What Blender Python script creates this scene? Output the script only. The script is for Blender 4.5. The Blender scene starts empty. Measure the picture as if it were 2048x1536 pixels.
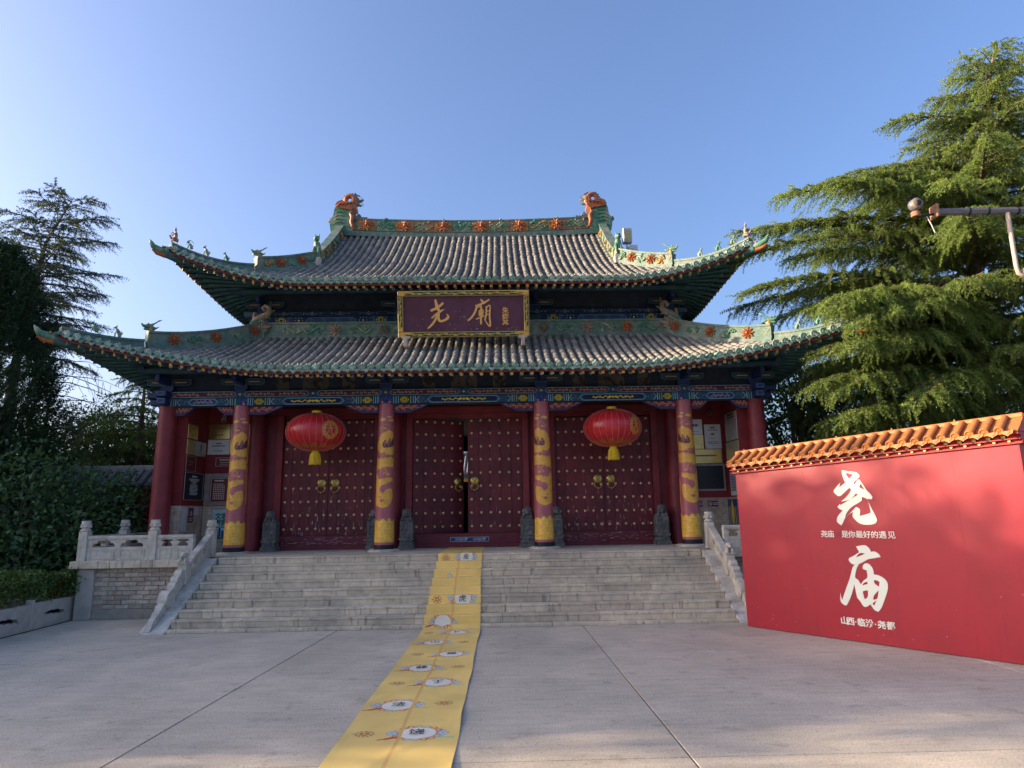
import bpy, bmesh, math, random
import numpy as np
from mathutils import Vector, Matrix

S = bpy.context.scene
COL = S.collection
random.seed(7)
RNG = np.random.default_rng(7)
PI = math.pi

# ------------------------------------------------------------------ camera, sky, sun, exposure
EYE = (0.833, 0.0, 2.0)
PITCH, YAW, ROLL = 0.1906095, 0.0197859, 0.0168282


def make_camera():
    cy, sy, cp, sp = math.cos(YAW), math.sin(YAW), math.cos(PITCH), math.sin(PITCH)
    fw = Vector((sy * cp, cy * cp, sp))
    r0 = Vector((cy, -sy, 0))
    u0 = r0.cross(fw)
    rt = r0 * math.cos(ROLL) - u0 * math.sin(ROLL)
    up = u0 * math.cos(ROLL) + r0 * math.sin(ROLL)
    cd = bpy.data.cameras.new('camera')
    co = bpy.data.objects.new('camera', cd)
    COL.objects.link(co)
    m = Matrix((rt, up, -fw)).transposed().to_4x4()
    m.translation = EYE
    co.matrix_world = m
    cd.sensor_fit = 'HORIZONTAL'
    cd.sensor_width = 36.0
    cd.lens = 36.0 * 1310.0 / 2048.0
    cd.clip_start = 0.05
    cd.clip_end = 2000
    S.camera = co


make_camera()

SUN_EL = math.radians(13.5)
SUN_AZ = math.radians(-91.0)          # measured from +Y (north) towards +X: the sun stands to the left
world = bpy.data.worlds.new("World")
S.world = world
world.use_nodes = True
wn = world.node_tree.nodes
wl = world.node_tree.links
sky = wn.new('ShaderNodeTexSky')
sky.sky_type = 'NISHITA'
sky.sun_disc = False
sky.sun_elevation = SUN_EL
sky.sun_rotation = SUN_AZ
sky.altitude = 450
sky.air_density = 1.0
sky.dust_density = 7.0
sky.ozone_density = 4.0
hue = wn.new('ShaderNodeVectorMath')          # tints the whole sky slightly violet, with less green and blue
hue.operation = 'MULTIPLY'
hue.inputs[1].default_value = (0.99, 0.885, 0.91)
wl.new(sky.outputs[0], hue.inputs[0])
wl.new(hue.outputs[0], wn['Background'].inputs[0])
wn['Background'].inputs[1].default_value = 0.15

sd = bpy.data.lights.new('sun', 'SUN')
sd.energy = 3.6
sd.angle = math.radians(0.55)
sd.color = (1.0, 0.80, 0.56)
so = bpy.data.objects.new('sun', sd)
COL.objects.link(so)
sdir = Vector((math.sin(SUN_AZ) * math.cos(SUN_EL), math.cos(SUN_AZ) * math.cos(SUN_EL), math.sin(SUN_EL)))
so.rotation_euler = sdir.to_track_quat('Z', 'Y').to_euler()
so.location = sdir * 60

S.view_settings.view_transform = 'Standard'
S.view_settings.look = 'None'
S.view_settings.exposure = 1.6
S.view_settings.gamma = 1.0
S.view_settings.use_curve_mapping = False
S.render.engine = 'CYCLES'
S.cycles.use_denoising = True
S.cycles.max_bounces = 6
S.cycles.diffuse_bounces = 4
S.cycles.glossy_bounces = 2
S.cycles.transmission_bounces = 2
S.cycles.transparent_max_bounces = 4

# ------------------------------------------------------------------ object helpers
WM = {}


def _link(o, parent, world_m):
    COL.objects.link(o)
    if parent is not None:
        o.parent = parent
        o.matrix_parent_inverse = WM[parent.name].inverted()
    o.matrix_basis = world_m
    WM[o.name] = world_m.copy()
    return o


def tag(o, label=None, cat=None, group=None, kind=None):
    if label: o['label'] = label
    if cat: o['category'] = cat
    if group: o['group'] = group
    if kind: o['kind'] = kind
    return o


def thing(name, label, cat, loc=(0, 0, 0), group=None, kind=None):
    o = bpy.data.objects.new(name, None)
    o.empty_display_size = 0.2
    _link(o, None, Matrix.Translation(loc))
    return tag(o, label, cat, group, kind)


def inst(name, me, parent, M):
    return _link(bpy.data.objects.new(name, me), parent, M)


def kids(o):
    return [c for c in COL.objects if c.parent == o]


def copy_tree(o, offset, parent=None):
    c = o.copy()
    COL.objects.link(c)
    if parent is None:
        c.matrix_basis = Matrix.Translation(offset) @ o.matrix_basis
    else:
        c.parent = parent
    for ch in list(o.children):
        copy_tree(ch, offset, c)
    return c


I4 = Matrix.Identity(4)


class MB:
    """collects shapes and links them as one mesh object"""

    def __init__(s):
        s.v, s.f, s.mi, s.sm, s.uv = [], [], [], [], {}

    def add(s, vs, fs, mi=0, smooth=False, M=None):
        b = len(s.v)
        if M is not None:
            vs = [tuple(M @ Vector(p)) for p in vs]
        s.v.extend([tuple(p) for p in vs])
        for f in fs:
            s.f.append(tuple(i + b for i in f))
            s.mi.append(mi)
            s.sm.append(smooth)
        return b

    def box(s, x0, x1, y0, y1, z0, z1, mi=0, M=None):
        v = [(x0, y0, z0), (x1, y0, z0), (x1, y1, z0), (x0, y1, z0), (x0, y0, z1), (x1, y0, z1), (x1, y1, z1), (x0, y1, z1)]
        f = [(3, 2, 1, 0), (4, 5, 6, 7), (0, 1, 5, 4), (1, 2, 6, 5), (2, 3, 7, 6), (3, 0, 4, 7)]
        s.add(v, f, mi, False, M)
        return s

    def beam(s, a, b, w, h, mi=0, mi_end=None, up=(0, 0, 1)):
        a, b = Vector(a), Vector(b)
        d = (b - a).normalized()
        x = d.cross(Vector(up)).normalized()
        u = x.cross(d)
        v = []
        for p in (a, b):
            for sx, sz in ((-1, -1), (1, -1), (1, 1), (-1, 1)):
                v.append(tuple(p + x * sx * w / 2 + u * sz * h / 2))
        f = [(0, 1, 5, 4), (1, 2, 6, 5), (2, 3, 7, 6), (3, 0, 4, 7)]
        s.add(v, f, mi)
        s.add(v, [(3, 2, 1, 0), (4, 5, 6, 7)], mi if mi_end is None else mi_end)
        return s

    def prism(s, poly, fn, w0, w1, mi=0, smooth=False):
        """poly: 2-D outline (convex or mildly concave), fn(u,v,w)->xyz"""
        n = len(poly)
        v = [fn(u, t, w0) for u, t in poly] + [fn(u, t, w1) for u, t in poly]
        f = [tuple(range(n)), tuple(range(2 * n - 1, n - 1, -1))]
        s.add(v, f, mi)
        s.add(v, [(i, i + n, (i + 1) % n + n, (i + 1) % n) for i in range(n)], mi, smooth)
        return s

    def tube(s, pts, r, n=8, mi=0, caps=True, flat=1.0, smooth=True):
        P = [Vector(p) for p in pts]
        k = len(P)
        rr = r if hasattr(r, '__len__') else [r] * k
        ref = None
        rings = []
        for i in range(k):
            d = (P[min(i + 1, k - 1)] - P[max(i - 1, 0)])
            if d.length < 1e-9: d = Vector((0, 0, 1))
            d.normalize()
            if ref is None:
                ref = Vector((0, 0, 1)) if abs(d.z) < .9 else Vector((0, 1, 0))
            x = d.cross(ref)
            if x.length < 1e-4:
                x = d.cross(Vector((1, 0, 0)))
            x.normalize()
            y = x.cross(d).normalized()
            ref = y
            rings.append([tuple(P[i] + x * math.cos(2 * PI * j / n) * rr[i] + y * math.sin(2 * PI * j / n) * rr[i] * flat) for j in range(n)])
        v = [p for ring in rings for p in ring]
        f = []
        for i in range(k - 1):
            for j in range(n):
                f.append((i * n + j, i * n + (j + 1) % n, (i + 1) * n + (j + 1) % n, (i + 1) * n + j))
        s.add(v, f, mi, smooth)
        if caps:
            s.add(v, [tuple(range(n - 1, -1, -1)), tuple((k - 1) * n + j for j in range(n))], mi)
        return s

    def lathe(s, prof, c=(0, 0, 0), n=24, mi=0, smooth=True, M=None, sx=1, sy=1):
        v = []
        for r, z in prof:
            for j in range(n):
                v.append((c[0] + r * sx * math.cos(2 * PI * j / n), c[1] + r * sy * math.sin(2 * PI * j / n), c[2] + z))
        f = []
        for i in range(len(prof) - 1):
            for j in range(n):
                f.append((i * n + j, i * n + (j + 1) % n, (i + 1) * n + (j + 1) % n, (i + 1) * n + j))
        s.add(v, f, mi, smooth, M)
        k = len(prof)
        caps = []
        if prof[0][0] > 1e-4: caps.append(tuple(range(n - 1, -1, -1)))
        if prof[-1][0] > 1e-4: caps.append(tuple((k - 1) * n + j for j in range(n)))
        s.add(v, caps, mi, False, M)
        return s

    def ball(s, c, r, n=10, m=6, mi=0, sc=(1, 1, 1)):
        pr = [(max(1e-5, math.sin(PI * i / m)) * r, -math.cos(PI * i / m) * r * sc[2]) for i in range(m + 1)]
        return s.lathe(pr, c, n, mi, True, None, sc[0], sc[1])

    def mesh(s, name, mats, bevel=0.0, seg=1):
        me = bpy.data.meshes.new(name)
        me.from_pydata(s.v, [], s.f)
        for m in (mats if isinstance(mats, (list, tuple)) else [mats]):
            me.materials.append(m)
        me.polygons.foreach_set('material_index', s.mi)
        me.polygons.foreach_set('use_smooth', s.sm)
        if bevel > 0:
            bm = bmesh.new()
            bm.from_mesh(me)
            bmesh.ops.remove_doubles(bm, verts=bm.verts, dist=1e-5)
            es = [e for e in bm.edges if len(e.link_faces) == 2 and e.calc_face_angle(0) > .5]
            bmesh.ops.bevel(bm, geom=es, offset=bevel, segments=seg, affect='EDGES', profile=.5)
            bm.to_mesh(me)
            bm.free()
        me.update()
        return me

    def build(s, name, mats, parent=None, bevel=0.0, seg=1, kind=None, label=None):
        o = inst(name, s.mesh(name, mats, bevel, seg), parent, I4)
        if kind: o['kind'] = kind
        if label: o['label'] = label
        return o


def np_mesh(name, V, F, mat, parent=None, cols=None, kind=None, smooth=False):
    """V (n,3) float, F (m,3) int triangles, cols (n,3) per-vertex tint"""
    me = bpy.data.meshes.new(name)
    me.vertices.add(len(V))
    me.vertices.foreach_set('co', np.ascontiguousarray(V, np.float32).ravel())
    me.loops.add(F.size)
    me.loops.foreach_set('vertex_index', np.ascontiguousarray(F, np.int32).ravel())
    me.polygons.add(len(F))
    me.polygons.foreach_set('loop_start', np.arange(0, F.size, F.shape[1], dtype=np.int32))
    if cols is not None:
        a = me.color_attributes.new('tint', 'FLOAT_COLOR', 'POINT')
        c4 = np.ones((len(V), 4), np.float32)
        c4[:, :3] = cols
        a.data.foreach_set('color', c4.ravel())
    me.materials.append(mat)
    me.update(calc_edges=True)
    if smooth:
        me.polygons.foreach_set('use_smooth', np.ones(len(F), bool))
    o = inst(name, me, parent, I4)
    if kind: o['kind'] = kind
    return o


# ------------------------------------------------------------------ materials
def _n(nt, t, x=0, y=0):
    n = nt.nodes.new(t)
    n.location = (x, y)
    return n


def mat(name, col, rough=.75, var=.25, scale=6.0, bump=.15, bscale=60.0, metal=0.0, col2=None, mixscale=2.5, mixlo=.45, mixhi=.62,
        objvar=0.0, spec=.35, stretch=(1, 1, 1), sheen=0, streak=0, island=0.0):
    m = bpy.data.materials.new(name)
    m.use_nodes = True
    nt = m.node_tree
    bs = nt.nodes['Principled BSDF']
    L = nt.links
    tc = _n(nt, 'ShaderNodeTexCoord')
    mp = _n(nt, 'ShaderNodeMapping')
    mp.inputs['Scale'].default_value = stretch
    L.new(tc.outputs['Object'], mp.inputs[0])
    src = mp.outputs[0]
    if objvar:
        oi = _n(nt, 'ShaderNodeObjectInfo')
        ad = _n(nt, 'ShaderNodeVectorMath')
        ad.operation = 'ADD'
        sc = _n(nt, 'ShaderNodeVectorMath')
        sc.operation = 'SCALE'
        L.new(oi.outputs['Location'], sc.inputs[0])
        sc.inputs['Scale'].default_value = 3.7
        L.new(src, ad.inputs[0])
        L.new(sc.outputs[0], ad.inputs[1])
        src = ad.outputs[0]
    nz = _n(nt, 'ShaderNodeTexNoise')
    nz.inputs['Scale'].default_value = scale
    nz.inputs['Detail'].default_value = 6
    nz.inputs['Roughness'].default_value = .65
    L.new(src, nz.inputs['Vector'])
    mr = _n(nt, 'ShaderNodeMapRange')
    mr.inputs[1].default_value = .3
    mr.inputs[2].default_value = .7
    mr.inputs[3].default_value = 1 - var
    mr.inputs[4].default_value = 1 + var
    L.new(nz.outputs['Fac'], mr.inputs[0])
    colsock = None
    if col2 is not None:
        n2 = _n(nt, 'ShaderNodeTexNoise')
        n2.inputs['Scale'].default_value = mixscale
        n2.inputs['Detail'].default_value = 5
        L.new(src, n2.inputs['Vector'])
        r2 = _n(nt, 'ShaderNodeMapRange')
        r2.inputs[1].default_value = mixlo
        r2.inputs[2].default_value = mixhi
        L.new(n2.outputs['Fac'], r2.inputs[0])
        mx = _n(nt, 'ShaderNodeMix')
        mx.data_type = 'RGBA'
        L.new(r2.outputs[0], mx.inputs['Factor'])
        mx.inputs['A'].default_value = (*col, 1)
        mx.inputs['B'].default_value = (*col2, 1)
        colsock = mx.outputs['Result']
    mul = _n(nt, 'ShaderNodeVectorMath')
    mul.operation = 'SCALE'
    if colsock is None:
        mul.inputs[0].default_value = col
    else:
        L.new(colsock, mul.inputs[0])
    fac = mr.outputs[0]
    if objvar:
        m3 = _n(nt, 'ShaderNodeMapRange')
        m3.inputs[3].default_value = 1 - objvar
        m3.inputs[4].default_value = 1 + objvar
        L.new(oi.outputs['Random'], m3.inputs[0])
        mm = _n(nt, 'ShaderNodeMath')
        mm.operation = 'MULTIPLY'
        L.new(fac, mm.inputs[0])
        L.new(m3.outputs[0], mm.inputs[1])
        fac = mm.outputs[0]
    if island:
        ge = _n(nt, 'ShaderNodeNewGeometry')
        m4 = _n(nt, 'ShaderNodeMapRange')
        m4.inputs[3].default_value = 1 - island
        m4.inputs[4].default_value = 1 + island
        L.new(ge.outputs['Random Per Island'], m4.inputs[0])
        mm = _n(nt, 'ShaderNodeMath')
        mm.operation = 'MULTIPLY'
        L.new(fac, mm.inputs[0])
        L.new(m4.outputs[0], mm.inputs[1])
        fac = mm.outputs[0]
    if streak:
        sp = _n(nt, 'ShaderNodeMapping')
        sp.inputs['Scale'].default_value = (9, 9, .9)
        L.new(src, sp.inputs[0])
        sn = _n(nt, 'ShaderNodeTexNoise')
        sn.inputs['Scale'].default_value = 1.6
        sn.inputs['Detail'].default_value = 4
        L.new(sp.outputs[0], sn.inputs['Vector'])
        sr = _n(nt, 'ShaderNodeMapRange')
        sr.inputs[1].default_value = .58
        sr.inputs[2].default_value = .70
        sr.inputs[3].default_value = 1
        sr.inputs[4].default_value = 1 - streak
        L.new(sn.outputs['Fac'], sr.inputs[0])
        mm = _n(nt, 'ShaderNodeMath')
        mm.operation = 'MULTIPLY'
        L.new(fac, mm.inputs[0])
        L.new(sr.outputs[0], mm.inputs[1])
        fac = mm.outputs[0]
    L.new(fac, mul.inputs['Scale'])
    L.new(mul.outputs[0], bs.inputs['Base Color'])
    bs.inputs['Roughness'].default_value = rough
    bs.inputs['Metallic'].default_value = metal
    bs.inputs['Specular IOR Level'].default_value = spec
    if bump:
        nb = _n(nt, 'ShaderNodeTexNoise')
        nb.inputs['Scale'].default_value = bscale
        nb.inputs['Detail'].default_value = 4
        L.new(src, nb.inputs['Vector'])
        bp = _n(nt, 'ShaderNodeBump')
        bp.inputs['Strength'].default_value = bump
        bp.inputs['Distance'].default_value = .02
        L.new(nb.outputs['Fac'], bp.inputs['Height'])
        L.new(bp.outputs[0], bs.inputs['Normal'])
    return m


def leaf_mat(name, col, rough=.55, trans=.25, var=.3):
    """foliage: the tint attribute varies leaf by leaf, some light passes through"""
    m = bpy.data.materials.new(name)
    m.use_nodes = True
    nt = m.node_tree
    bs = nt.nodes['Principled BSDF']
    L = nt.links
    at = _n(nt, 'ShaderNodeAttribute')
    at.attribute_name = 'tint'
    mul = _n(nt, 'ShaderNodeVectorMath')
    mul.operation = 'MULTIPLY'
    L.new(at.outputs['Color'], mul.inputs[0])
    mul.inputs[1].default_value = col
    L.new(mul.outputs[0], bs.inputs['Base Color'])
    bs.inputs['Roughness'].default_value = rough
    bs.inputs['Specular IOR Level'].default_value = .25
    tr = _n(nt, 'ShaderNodeBsdfTranslucent')
    m2 = _n(nt, 'ShaderNodeVectorMath')
    m2.operation = 'MULTIPLY'
    L.new(mul.outputs[0], m2.inputs[0])
    m2.inputs[1].default_value = (1.3, 1.25, .6)
    L.new(m2.outputs[0], tr.inputs['Color'])
    mx = _n(nt, 'ShaderNodeMixShader')
    mx.inputs[0].default_value = trans
    L.new(bs.outputs[0], mx.inputs[1])
    L.new(tr.outputs[0], mx.inputs[2])
    L.new(mx.outputs[0], nt.nodes['Material Output'].inputs[0])
    return m


def img_mat(name, img, rough=.6, var=.12, scale=5, spec=.3, bump=0.0, metal_img=None):
    m = bpy.data.materials.new(name)
    m.use_nodes = True
    nt = m.node_tree
    bs = nt.nodes['Principled BSDF']
    L = nt.links
    uv = _n(nt, 'ShaderNodeUVMap')
    ti = _n(nt, 'ShaderNodeTexImage')
    ti.image = img
    ti.extension = 'EXTEND'
    L.new(uv.outputs[0], ti.inputs[0])
    tc = _n(nt, 'ShaderNodeTexCoord')
    nz = _n(nt, 'ShaderNodeTexNoise')
    nz.inputs['Scale'].default_value = scale
    nz.inputs['Detail'].default_value = 7
    L.new(tc.outputs['Object'], nz.inputs['Vector'])
    mr = _n(nt, 'ShaderNodeMapRange')
    mr.inputs[1].default_value = .3
    mr.inputs[2].default_value = .7
    mr.inputs[3].default_value = 1 - var
    mr.inputs[4].default_value = 1 + var
    L.new(nz.outputs['Fac'], mr.inputs[0])
    mul = _n(nt, 'ShaderNodeVectorMath')
    mul.operation = 'SCALE'
    L.new(ti.outputs['Color'], mul.inputs[0])
    L.new(mr.outputs[0], mul.inputs['Scale'])
    L.new(mul.outputs[0], bs.inputs['Base Color'])
    bs.inputs['Roughness'].default_value = rough
    bs.inputs['Specular IOR Level'].default_value = spec
    if bump:
        nb = _n(nt, 'ShaderNodeTexNoise')
        nb.inputs['Scale'].default_value = 90
        L.new(tc.outputs['Object'], nb.inputs['Vector'])
        bp = _n(nt, 'ShaderNodeBump')
        bp.inputs['Strength'].default_value = bump
        bp.inputs['Distance'].default_value = .01
        L.new(nb.outputs['Fac'], bp.inputs['Height'])
        L.new(bp.outputs[0], bs.inputs['Normal'])
    return m


def quad_uv(name, corners, mat_, parent, uvs=((0, 0), (1, 0), (1, 1), (0, 1))):
    """flat print: corners bottom-left, bottom-right, top-right, top-left"""
    me = bpy.data.meshes.new(name)
    me.from_pydata([tuple(c) for c in corners], [], [(0, 1, 2, 3)])
    l = me.uv_layers.new(name='UVMap')
    for i, uv in enumerate(uvs):
        l.data[i].uv = uv
    me.materials.append(mat_)
    me.update()
    return inst(name, me, parent, I4)


# ------------------------------------------------------------------ flat artwork drawn in memory (paintings, prints)
class Art:
    def __init__(s, w, h, bg):
        s.w, s.h = w, h
        s.a = np.empty((h, w, 3), np.float32)
        s.a[:] = bg

    def _blend(s, x0, y0, al, c):
        h, w = al.shape
        s.a[y0:y0 + h, x0:x0 + w] = s.a[y0:y0 + h, x0:x0 + w] * (1 - al[..., None]) + np.array(c, np.float32) * al[..., None]

    def _bbox(s, xs, ys, pad=1):
        x0 = max(0, int(min(xs) - pad)); x1 = min(s.w, int(max(xs) + pad) + 1)
        y0 = max(0, int(min(ys) - pad)); y1 = min(s.h, int(max(ys) + pad) + 1)
        return x0, x1, y0, y1

    def poly(s, pts, c):
        xs, ys = [p[0] for p in pts], [p[1] for p in pts]
        x0, x1, y0, y1 = s._bbox(xs, ys)
        if x1 <= x0 or y1 <= y0: return s
        acc = np.zeros((y1 - y0, x1 - x0), np.float32)
        for ox, oy in ((.25, .25), (.75, .25), (.25, .75), (.75, .75)):
            X, Y = np.meshgrid(np.arange(x0, x1) + ox, np.arange(y0, y1) + oy)
            ins = np.zeros(X.shape, bool)
            n = len(pts)
            for i in range(n):
                ax, ay = pts[i]; bx, by = pts[(i + 1) % n]
                if ay == by: continue
                cnd = ((ay > Y) != (by > Y)) & (X < (bx - ax) * (Y - ay) / (by - ay) + ax)
                ins ^= cnd
            acc += ins * .25
        s._blend(x0, y0, acc, c)
        return s

    def rect(s, x0, y0, x1, y1, c):
        return s.poly([(x0, y0), (x1, y0), (x1, y1), (x0, y1)], c)

    def line(s, pts, w, c, closed=False):
        pts = list(pts) + ([pts[0]] if closed else [])
        for i in range(len(pts) - 1):
            (ax, ay), (bx, by) = pts[i], pts[i + 1]
            x0, x1, y0, y1 = s._bbox([ax, bx], [ay, by], w + 1)
            if x1 <= x0 or y1 <= y0: continue
            X, Y = np.meshgrid(np.arange(x0, x1) + .5, np.arange(y0, y1) + .5)
            dx, dy = bx - ax, by - ay
            q = dx * dx + dy * dy + 1e-9
            t = np.clip(((X - ax) * dx + (Y - ay) * dy) / q, 0, 1)
            d = np.hypot(X - ax - t * dx, Y - ay - t * dy)
            s._blend(x0, y0, np.clip(w / 2 - d + .5, 0, 1).astype(np.float32), c)
        return s

    def ell(s, cx, cy, rx, ry, c, n=28):
        return s.poly([(cx + rx * math.cos(2 * PI * i / n), cy + ry * math.sin(2 * PI * i / n)) for i in range(n)], c)

    def ring(s, cx, cy, rx, ry, w, c, n=28):
        return s.line([(cx + rx * math.cos(2 * PI * i / n), cy + ry * math.sin(2 * PI * i / n)) for i in range(n)], w, c, True)

    def scroll(s, x, y, r, w, c, turns=1.3, a0=0, sgn=1):
        s.line([(x + r * (1 - .75 * i / 14) * math.cos(a0 + sgn * turns * 2 * PI * i / 14), y + r * (1 - .75 * i / 14) * math.sin(a0 + sgn * turns * 2 * PI * i / 14)) for i in range(15)], w, c)
        return s

    def image(s, name):
        im = bpy.data.images.new(name, s.w, s.h)
        px = np.ones((s.h, s.w, 4), np.float32)
        px[..., :3] = np.clip(s.a[::-1], 0, 1)
        im.pixels.foreach_set(px.ravel())
        im.update()
        im.pack()
        return im


def srgb(r, g, b):
    return (r / 255, g / 255, b / 255)


# ------------------------------------------------------------------ outlines and lettering as meshes
def plate_mesh(name, outlines, th, m, res=2):
    """2-D outlines (first the outer ones, then holes) made into a plate of thickness th, lying in XY"""
    c = bpy.data.curves.new(name, 'CURVE')
    c.dimensions = '2D'
    c.fill_mode = 'BOTH'
    c.extrude = th / 2
    for pts in outlines:
        sp = c.splines.new('POLY')
        sp.points.add(len(pts) - 1)
        for p, q in zip(sp.points, pts):
            p.co = (q[0], q[1], 0, 1)
        sp.use_cyclic_u = True
    o = bpy.data.objects.new(name, c)
    me = bpy.data.meshes.new_from_object(o)
    me.name = name
    bpy.data.objects.remove(o)
    bpy.data.curves.remove(c)
    me.materials.clear()
    me.materials.append(m)
    return me


def text_mesh(name, body, size, m, extrude=.003, offset=0.0, align='CENTER', squeeze=1.0, space=1.0, line=1.0):
    c = bpy.data.curves.new(name, 'FONT')
    c.body = body
    c.size = size
    c.extrude = extrude
    c.offset = offset
    c.resolution_u = 2
    c.align_x = align
    c.align_y = 'CENTER'
    c.space_character = space
    c.space_line = line
    o = bpy.data.objects.new(name, c)
    me = bpy.data.meshes.new_from_object(o)
    me.name = name
    bpy.data.objects.remove(o)
    bpy.data.curves.remove(c)
    if squeeze != 1.0:
        me.transform(Matrix.Diagonal((squeeze, 1, 1, 1)))
    me.materials.clear()
    me.materials.append(m)
    return me


def frame(o, x, n):
    """matrix whose local X runs along x and local Z along the normal n, origin o"""
    x = Vector(x).normalized()
    n = Vector(n).normalized()
    y = n.cross(x).normalized()
    x = y.cross(n)
    m = Matrix((x, y, n)).transposed().to_4x4()
    m.translation = Vector(o)
    return m


FRONT = dict(x=(1, 0, 0), n=(0, -1, 0))

# ------------------------------------------------------------------ shared materials
M = {}


def ground_mat(name, c1, c2):
    """old concrete: large stains, fine aggregate specks, faint broom lines"""
    m = mat(name, c1, .82, .13, 1.3, .35, 120, col2=c2, mixscale=.55, mixlo=.38, mixhi=.68, objvar=.05)
    nt = m.node_tree
    bs = nt.nodes['Principled BSDF']
    src = bs.inputs['Base Color'].links[0].from_socket
    tc = _n(nt, 'ShaderNodeTexCoord')

    def layer(src, scale, vec, lo, hi, a, b, detail=3):
        mp = _n(nt, 'ShaderNodeMapping')
        mp.inputs['Scale'].default_value = vec
        nt.links.new(tc.outputs['Object'], mp.inputs[0])
        nz = _n(nt, 'ShaderNodeTexNoise')
        nz.inputs['Scale'].default_value = scale
        nz.inputs['Detail'].default_value = detail
        nt.links.new(mp.outputs[0], nz.inputs['Vector'])
        mr = _n(nt, 'ShaderNodeMapRange')
        for i, q in enumerate((lo, hi, a, b)): mr.inputs[i + 1].default_value = q
        nt.links.new(nz.outputs['Fac'], mr.inputs[0])
        mu = _n(nt, 'ShaderNodeVectorMath')
        mu.operation = 'SCALE'
        nt.links.new(src, mu.inputs[0])
        nt.links.new(mr.outputs[0], mu.inputs['Scale'])
        return mu.outputs[0]

    src = layer(src, 60, (1, 1, 1), .35, .65, .83, 1.15, 3)
    src = layer(src, 22, (1, 1, 1), .58, .72, 1.0, .70, 3)
    src = layer(src, 7, (.25, 1.6, 1), .35, .65, .93, 1.06, 4)
    src = layer(src, 3.2, (1, 1, 1), .60, .68, 1.0, .82, 6)
    nt.links.new(src, bs.inputs['Base Color'])
    return m


M['concrete'] = ground_mat('plaza_concrete', (.58, .49, .365), (.47, .40, .305))
M['joint'] = mat('joint_dirt', (.09, .085, .075), .95, .3, 8)
M['earth'] = mat('earth', (.16, .14, .11), .95, .3, 2)
M['stone'] = mat('step_limestone', (.58, .49, .355), .8, .20, 7, .4, 70, col2=(.38, .33, .255), mixscale=1.6, mixlo=.45, mixhi=.75, objvar=.13, streak=.45)
M['marble'] = mat('carved_marble', (.54, .49, .40), .75, .22, 7, .4, 60, col2=(.36, .325, .27), mixscale=3, mixlo=.48, mixhi=.75, streak=.25)
M['brick'] = mat('old_brick', (.40, .315, .235), .9, .35, 10, .7, 70, col2=(.50, .44, .345), mixscale=2, mixlo=.4, mixhi=.62, objvar=.12)
M['mortar'] = mat('mortar', (.38, .325, .25), .95, .25, 12, .4, 90)
M['cement'] = mat('cement_band', (.33, .29, .235), .9, .25, 5, .3, 70)
M['planter'] = mat('planter_stone', (.43, .39, .335), .85, .2, 5, .5, 120)
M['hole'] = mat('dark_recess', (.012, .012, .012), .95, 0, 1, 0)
M['dred'] = mat('deep_red_paint', (.17, .020, .026), .5, .22, 4, .12, 30, col2=(.21, .03, .038), mixscale=1.2)
M['wred'] = mat('wall_red_plaster', (.19, .022, .026), .75, .18, 3, .15, 30)
M['door'] = mat('door_red_paint', (.135, .017, .024), .5, .28, 5, .15, 40, col2=(.135, .017, .032), mixscale=1.6, streak=.2)
M['stud'] = mat('gilt_stud', (.74, .50, .27), .35, .2, 20, .1, 60, metal=.1)
M['chip'] = mat('chipped_primer', (.50, .40, .36), .9, .3, 20, 0)
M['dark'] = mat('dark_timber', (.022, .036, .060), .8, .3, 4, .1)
M['teal'] = mat('blue_green_timber', (.030, .080, .105), .7, .3, 5, .12, col2=(.022, .050, .090), mixscale=2)
M['blue'] = mat('blue_paint', (.014, .030, .115), .55, .25, 6, .08)
M['lblue'] = mat('pale_blue_line', (.08, .17, .28), .6, .2, 6, 0)
M['gold'] = mat('gold_paint', (.62, .37, .07), .45, .25, 18, .2, 90, spec=.5)
M['brass'] = mat('brass', (.52, .38, .12), .32, .25, 14, .1, 60, metal=.85)
M['slate'] = mat('dark_bluestone', (.115, .12, .115), .75, .4, 16, .7, 60, col2=(.17, .165, .15), mixscale=4)
M['iron'] = mat('black_metal', (.012, .012, .016), .5, .1, 4, 0)
M['redline'] = mat('eave_board_red', (.16, .035, .028), .65, .2, 5)

# ------------------------------------------------------------------ ground and plaza
g = MB().box(-300, 300, -300, 300, -.6, -.06)
tag(g.build('ground', M['earth']), kind='structure')
pl = MB().box(-7.72, 17, -9, 14.2, -.059, -.012)
plaza = pl.build('plaza', M['joint'])
plaza['kind'] = 'structure'


def xj(i, y):
    base = [-7.70, -2.45 + .066 * (y - 5.87), 2.36 - .018 * (y - 5.57), 7.1 - .01 * y, 11.8, 16.5]
    return base[i]


for r, (ya, yb) in enumerate(((-8.6, -.62), (-.6, 5.79), (5.806, 14.1))):
    for i in range(5):
        gpp = .008
        q = [(xj(i, ya) + gpp, ya), (xj(i + 1, ya) - gpp, ya), (xj(i + 1, yb) - gpp, yb), (xj(i, yb) + gpp, yb)]
        b = MB().prism(q, lambda u, v, w: (u, v, w), 0.0, -.05)
        b.build('concrete_slab', M['concrete'], plaza, bevel=.004)
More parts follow.
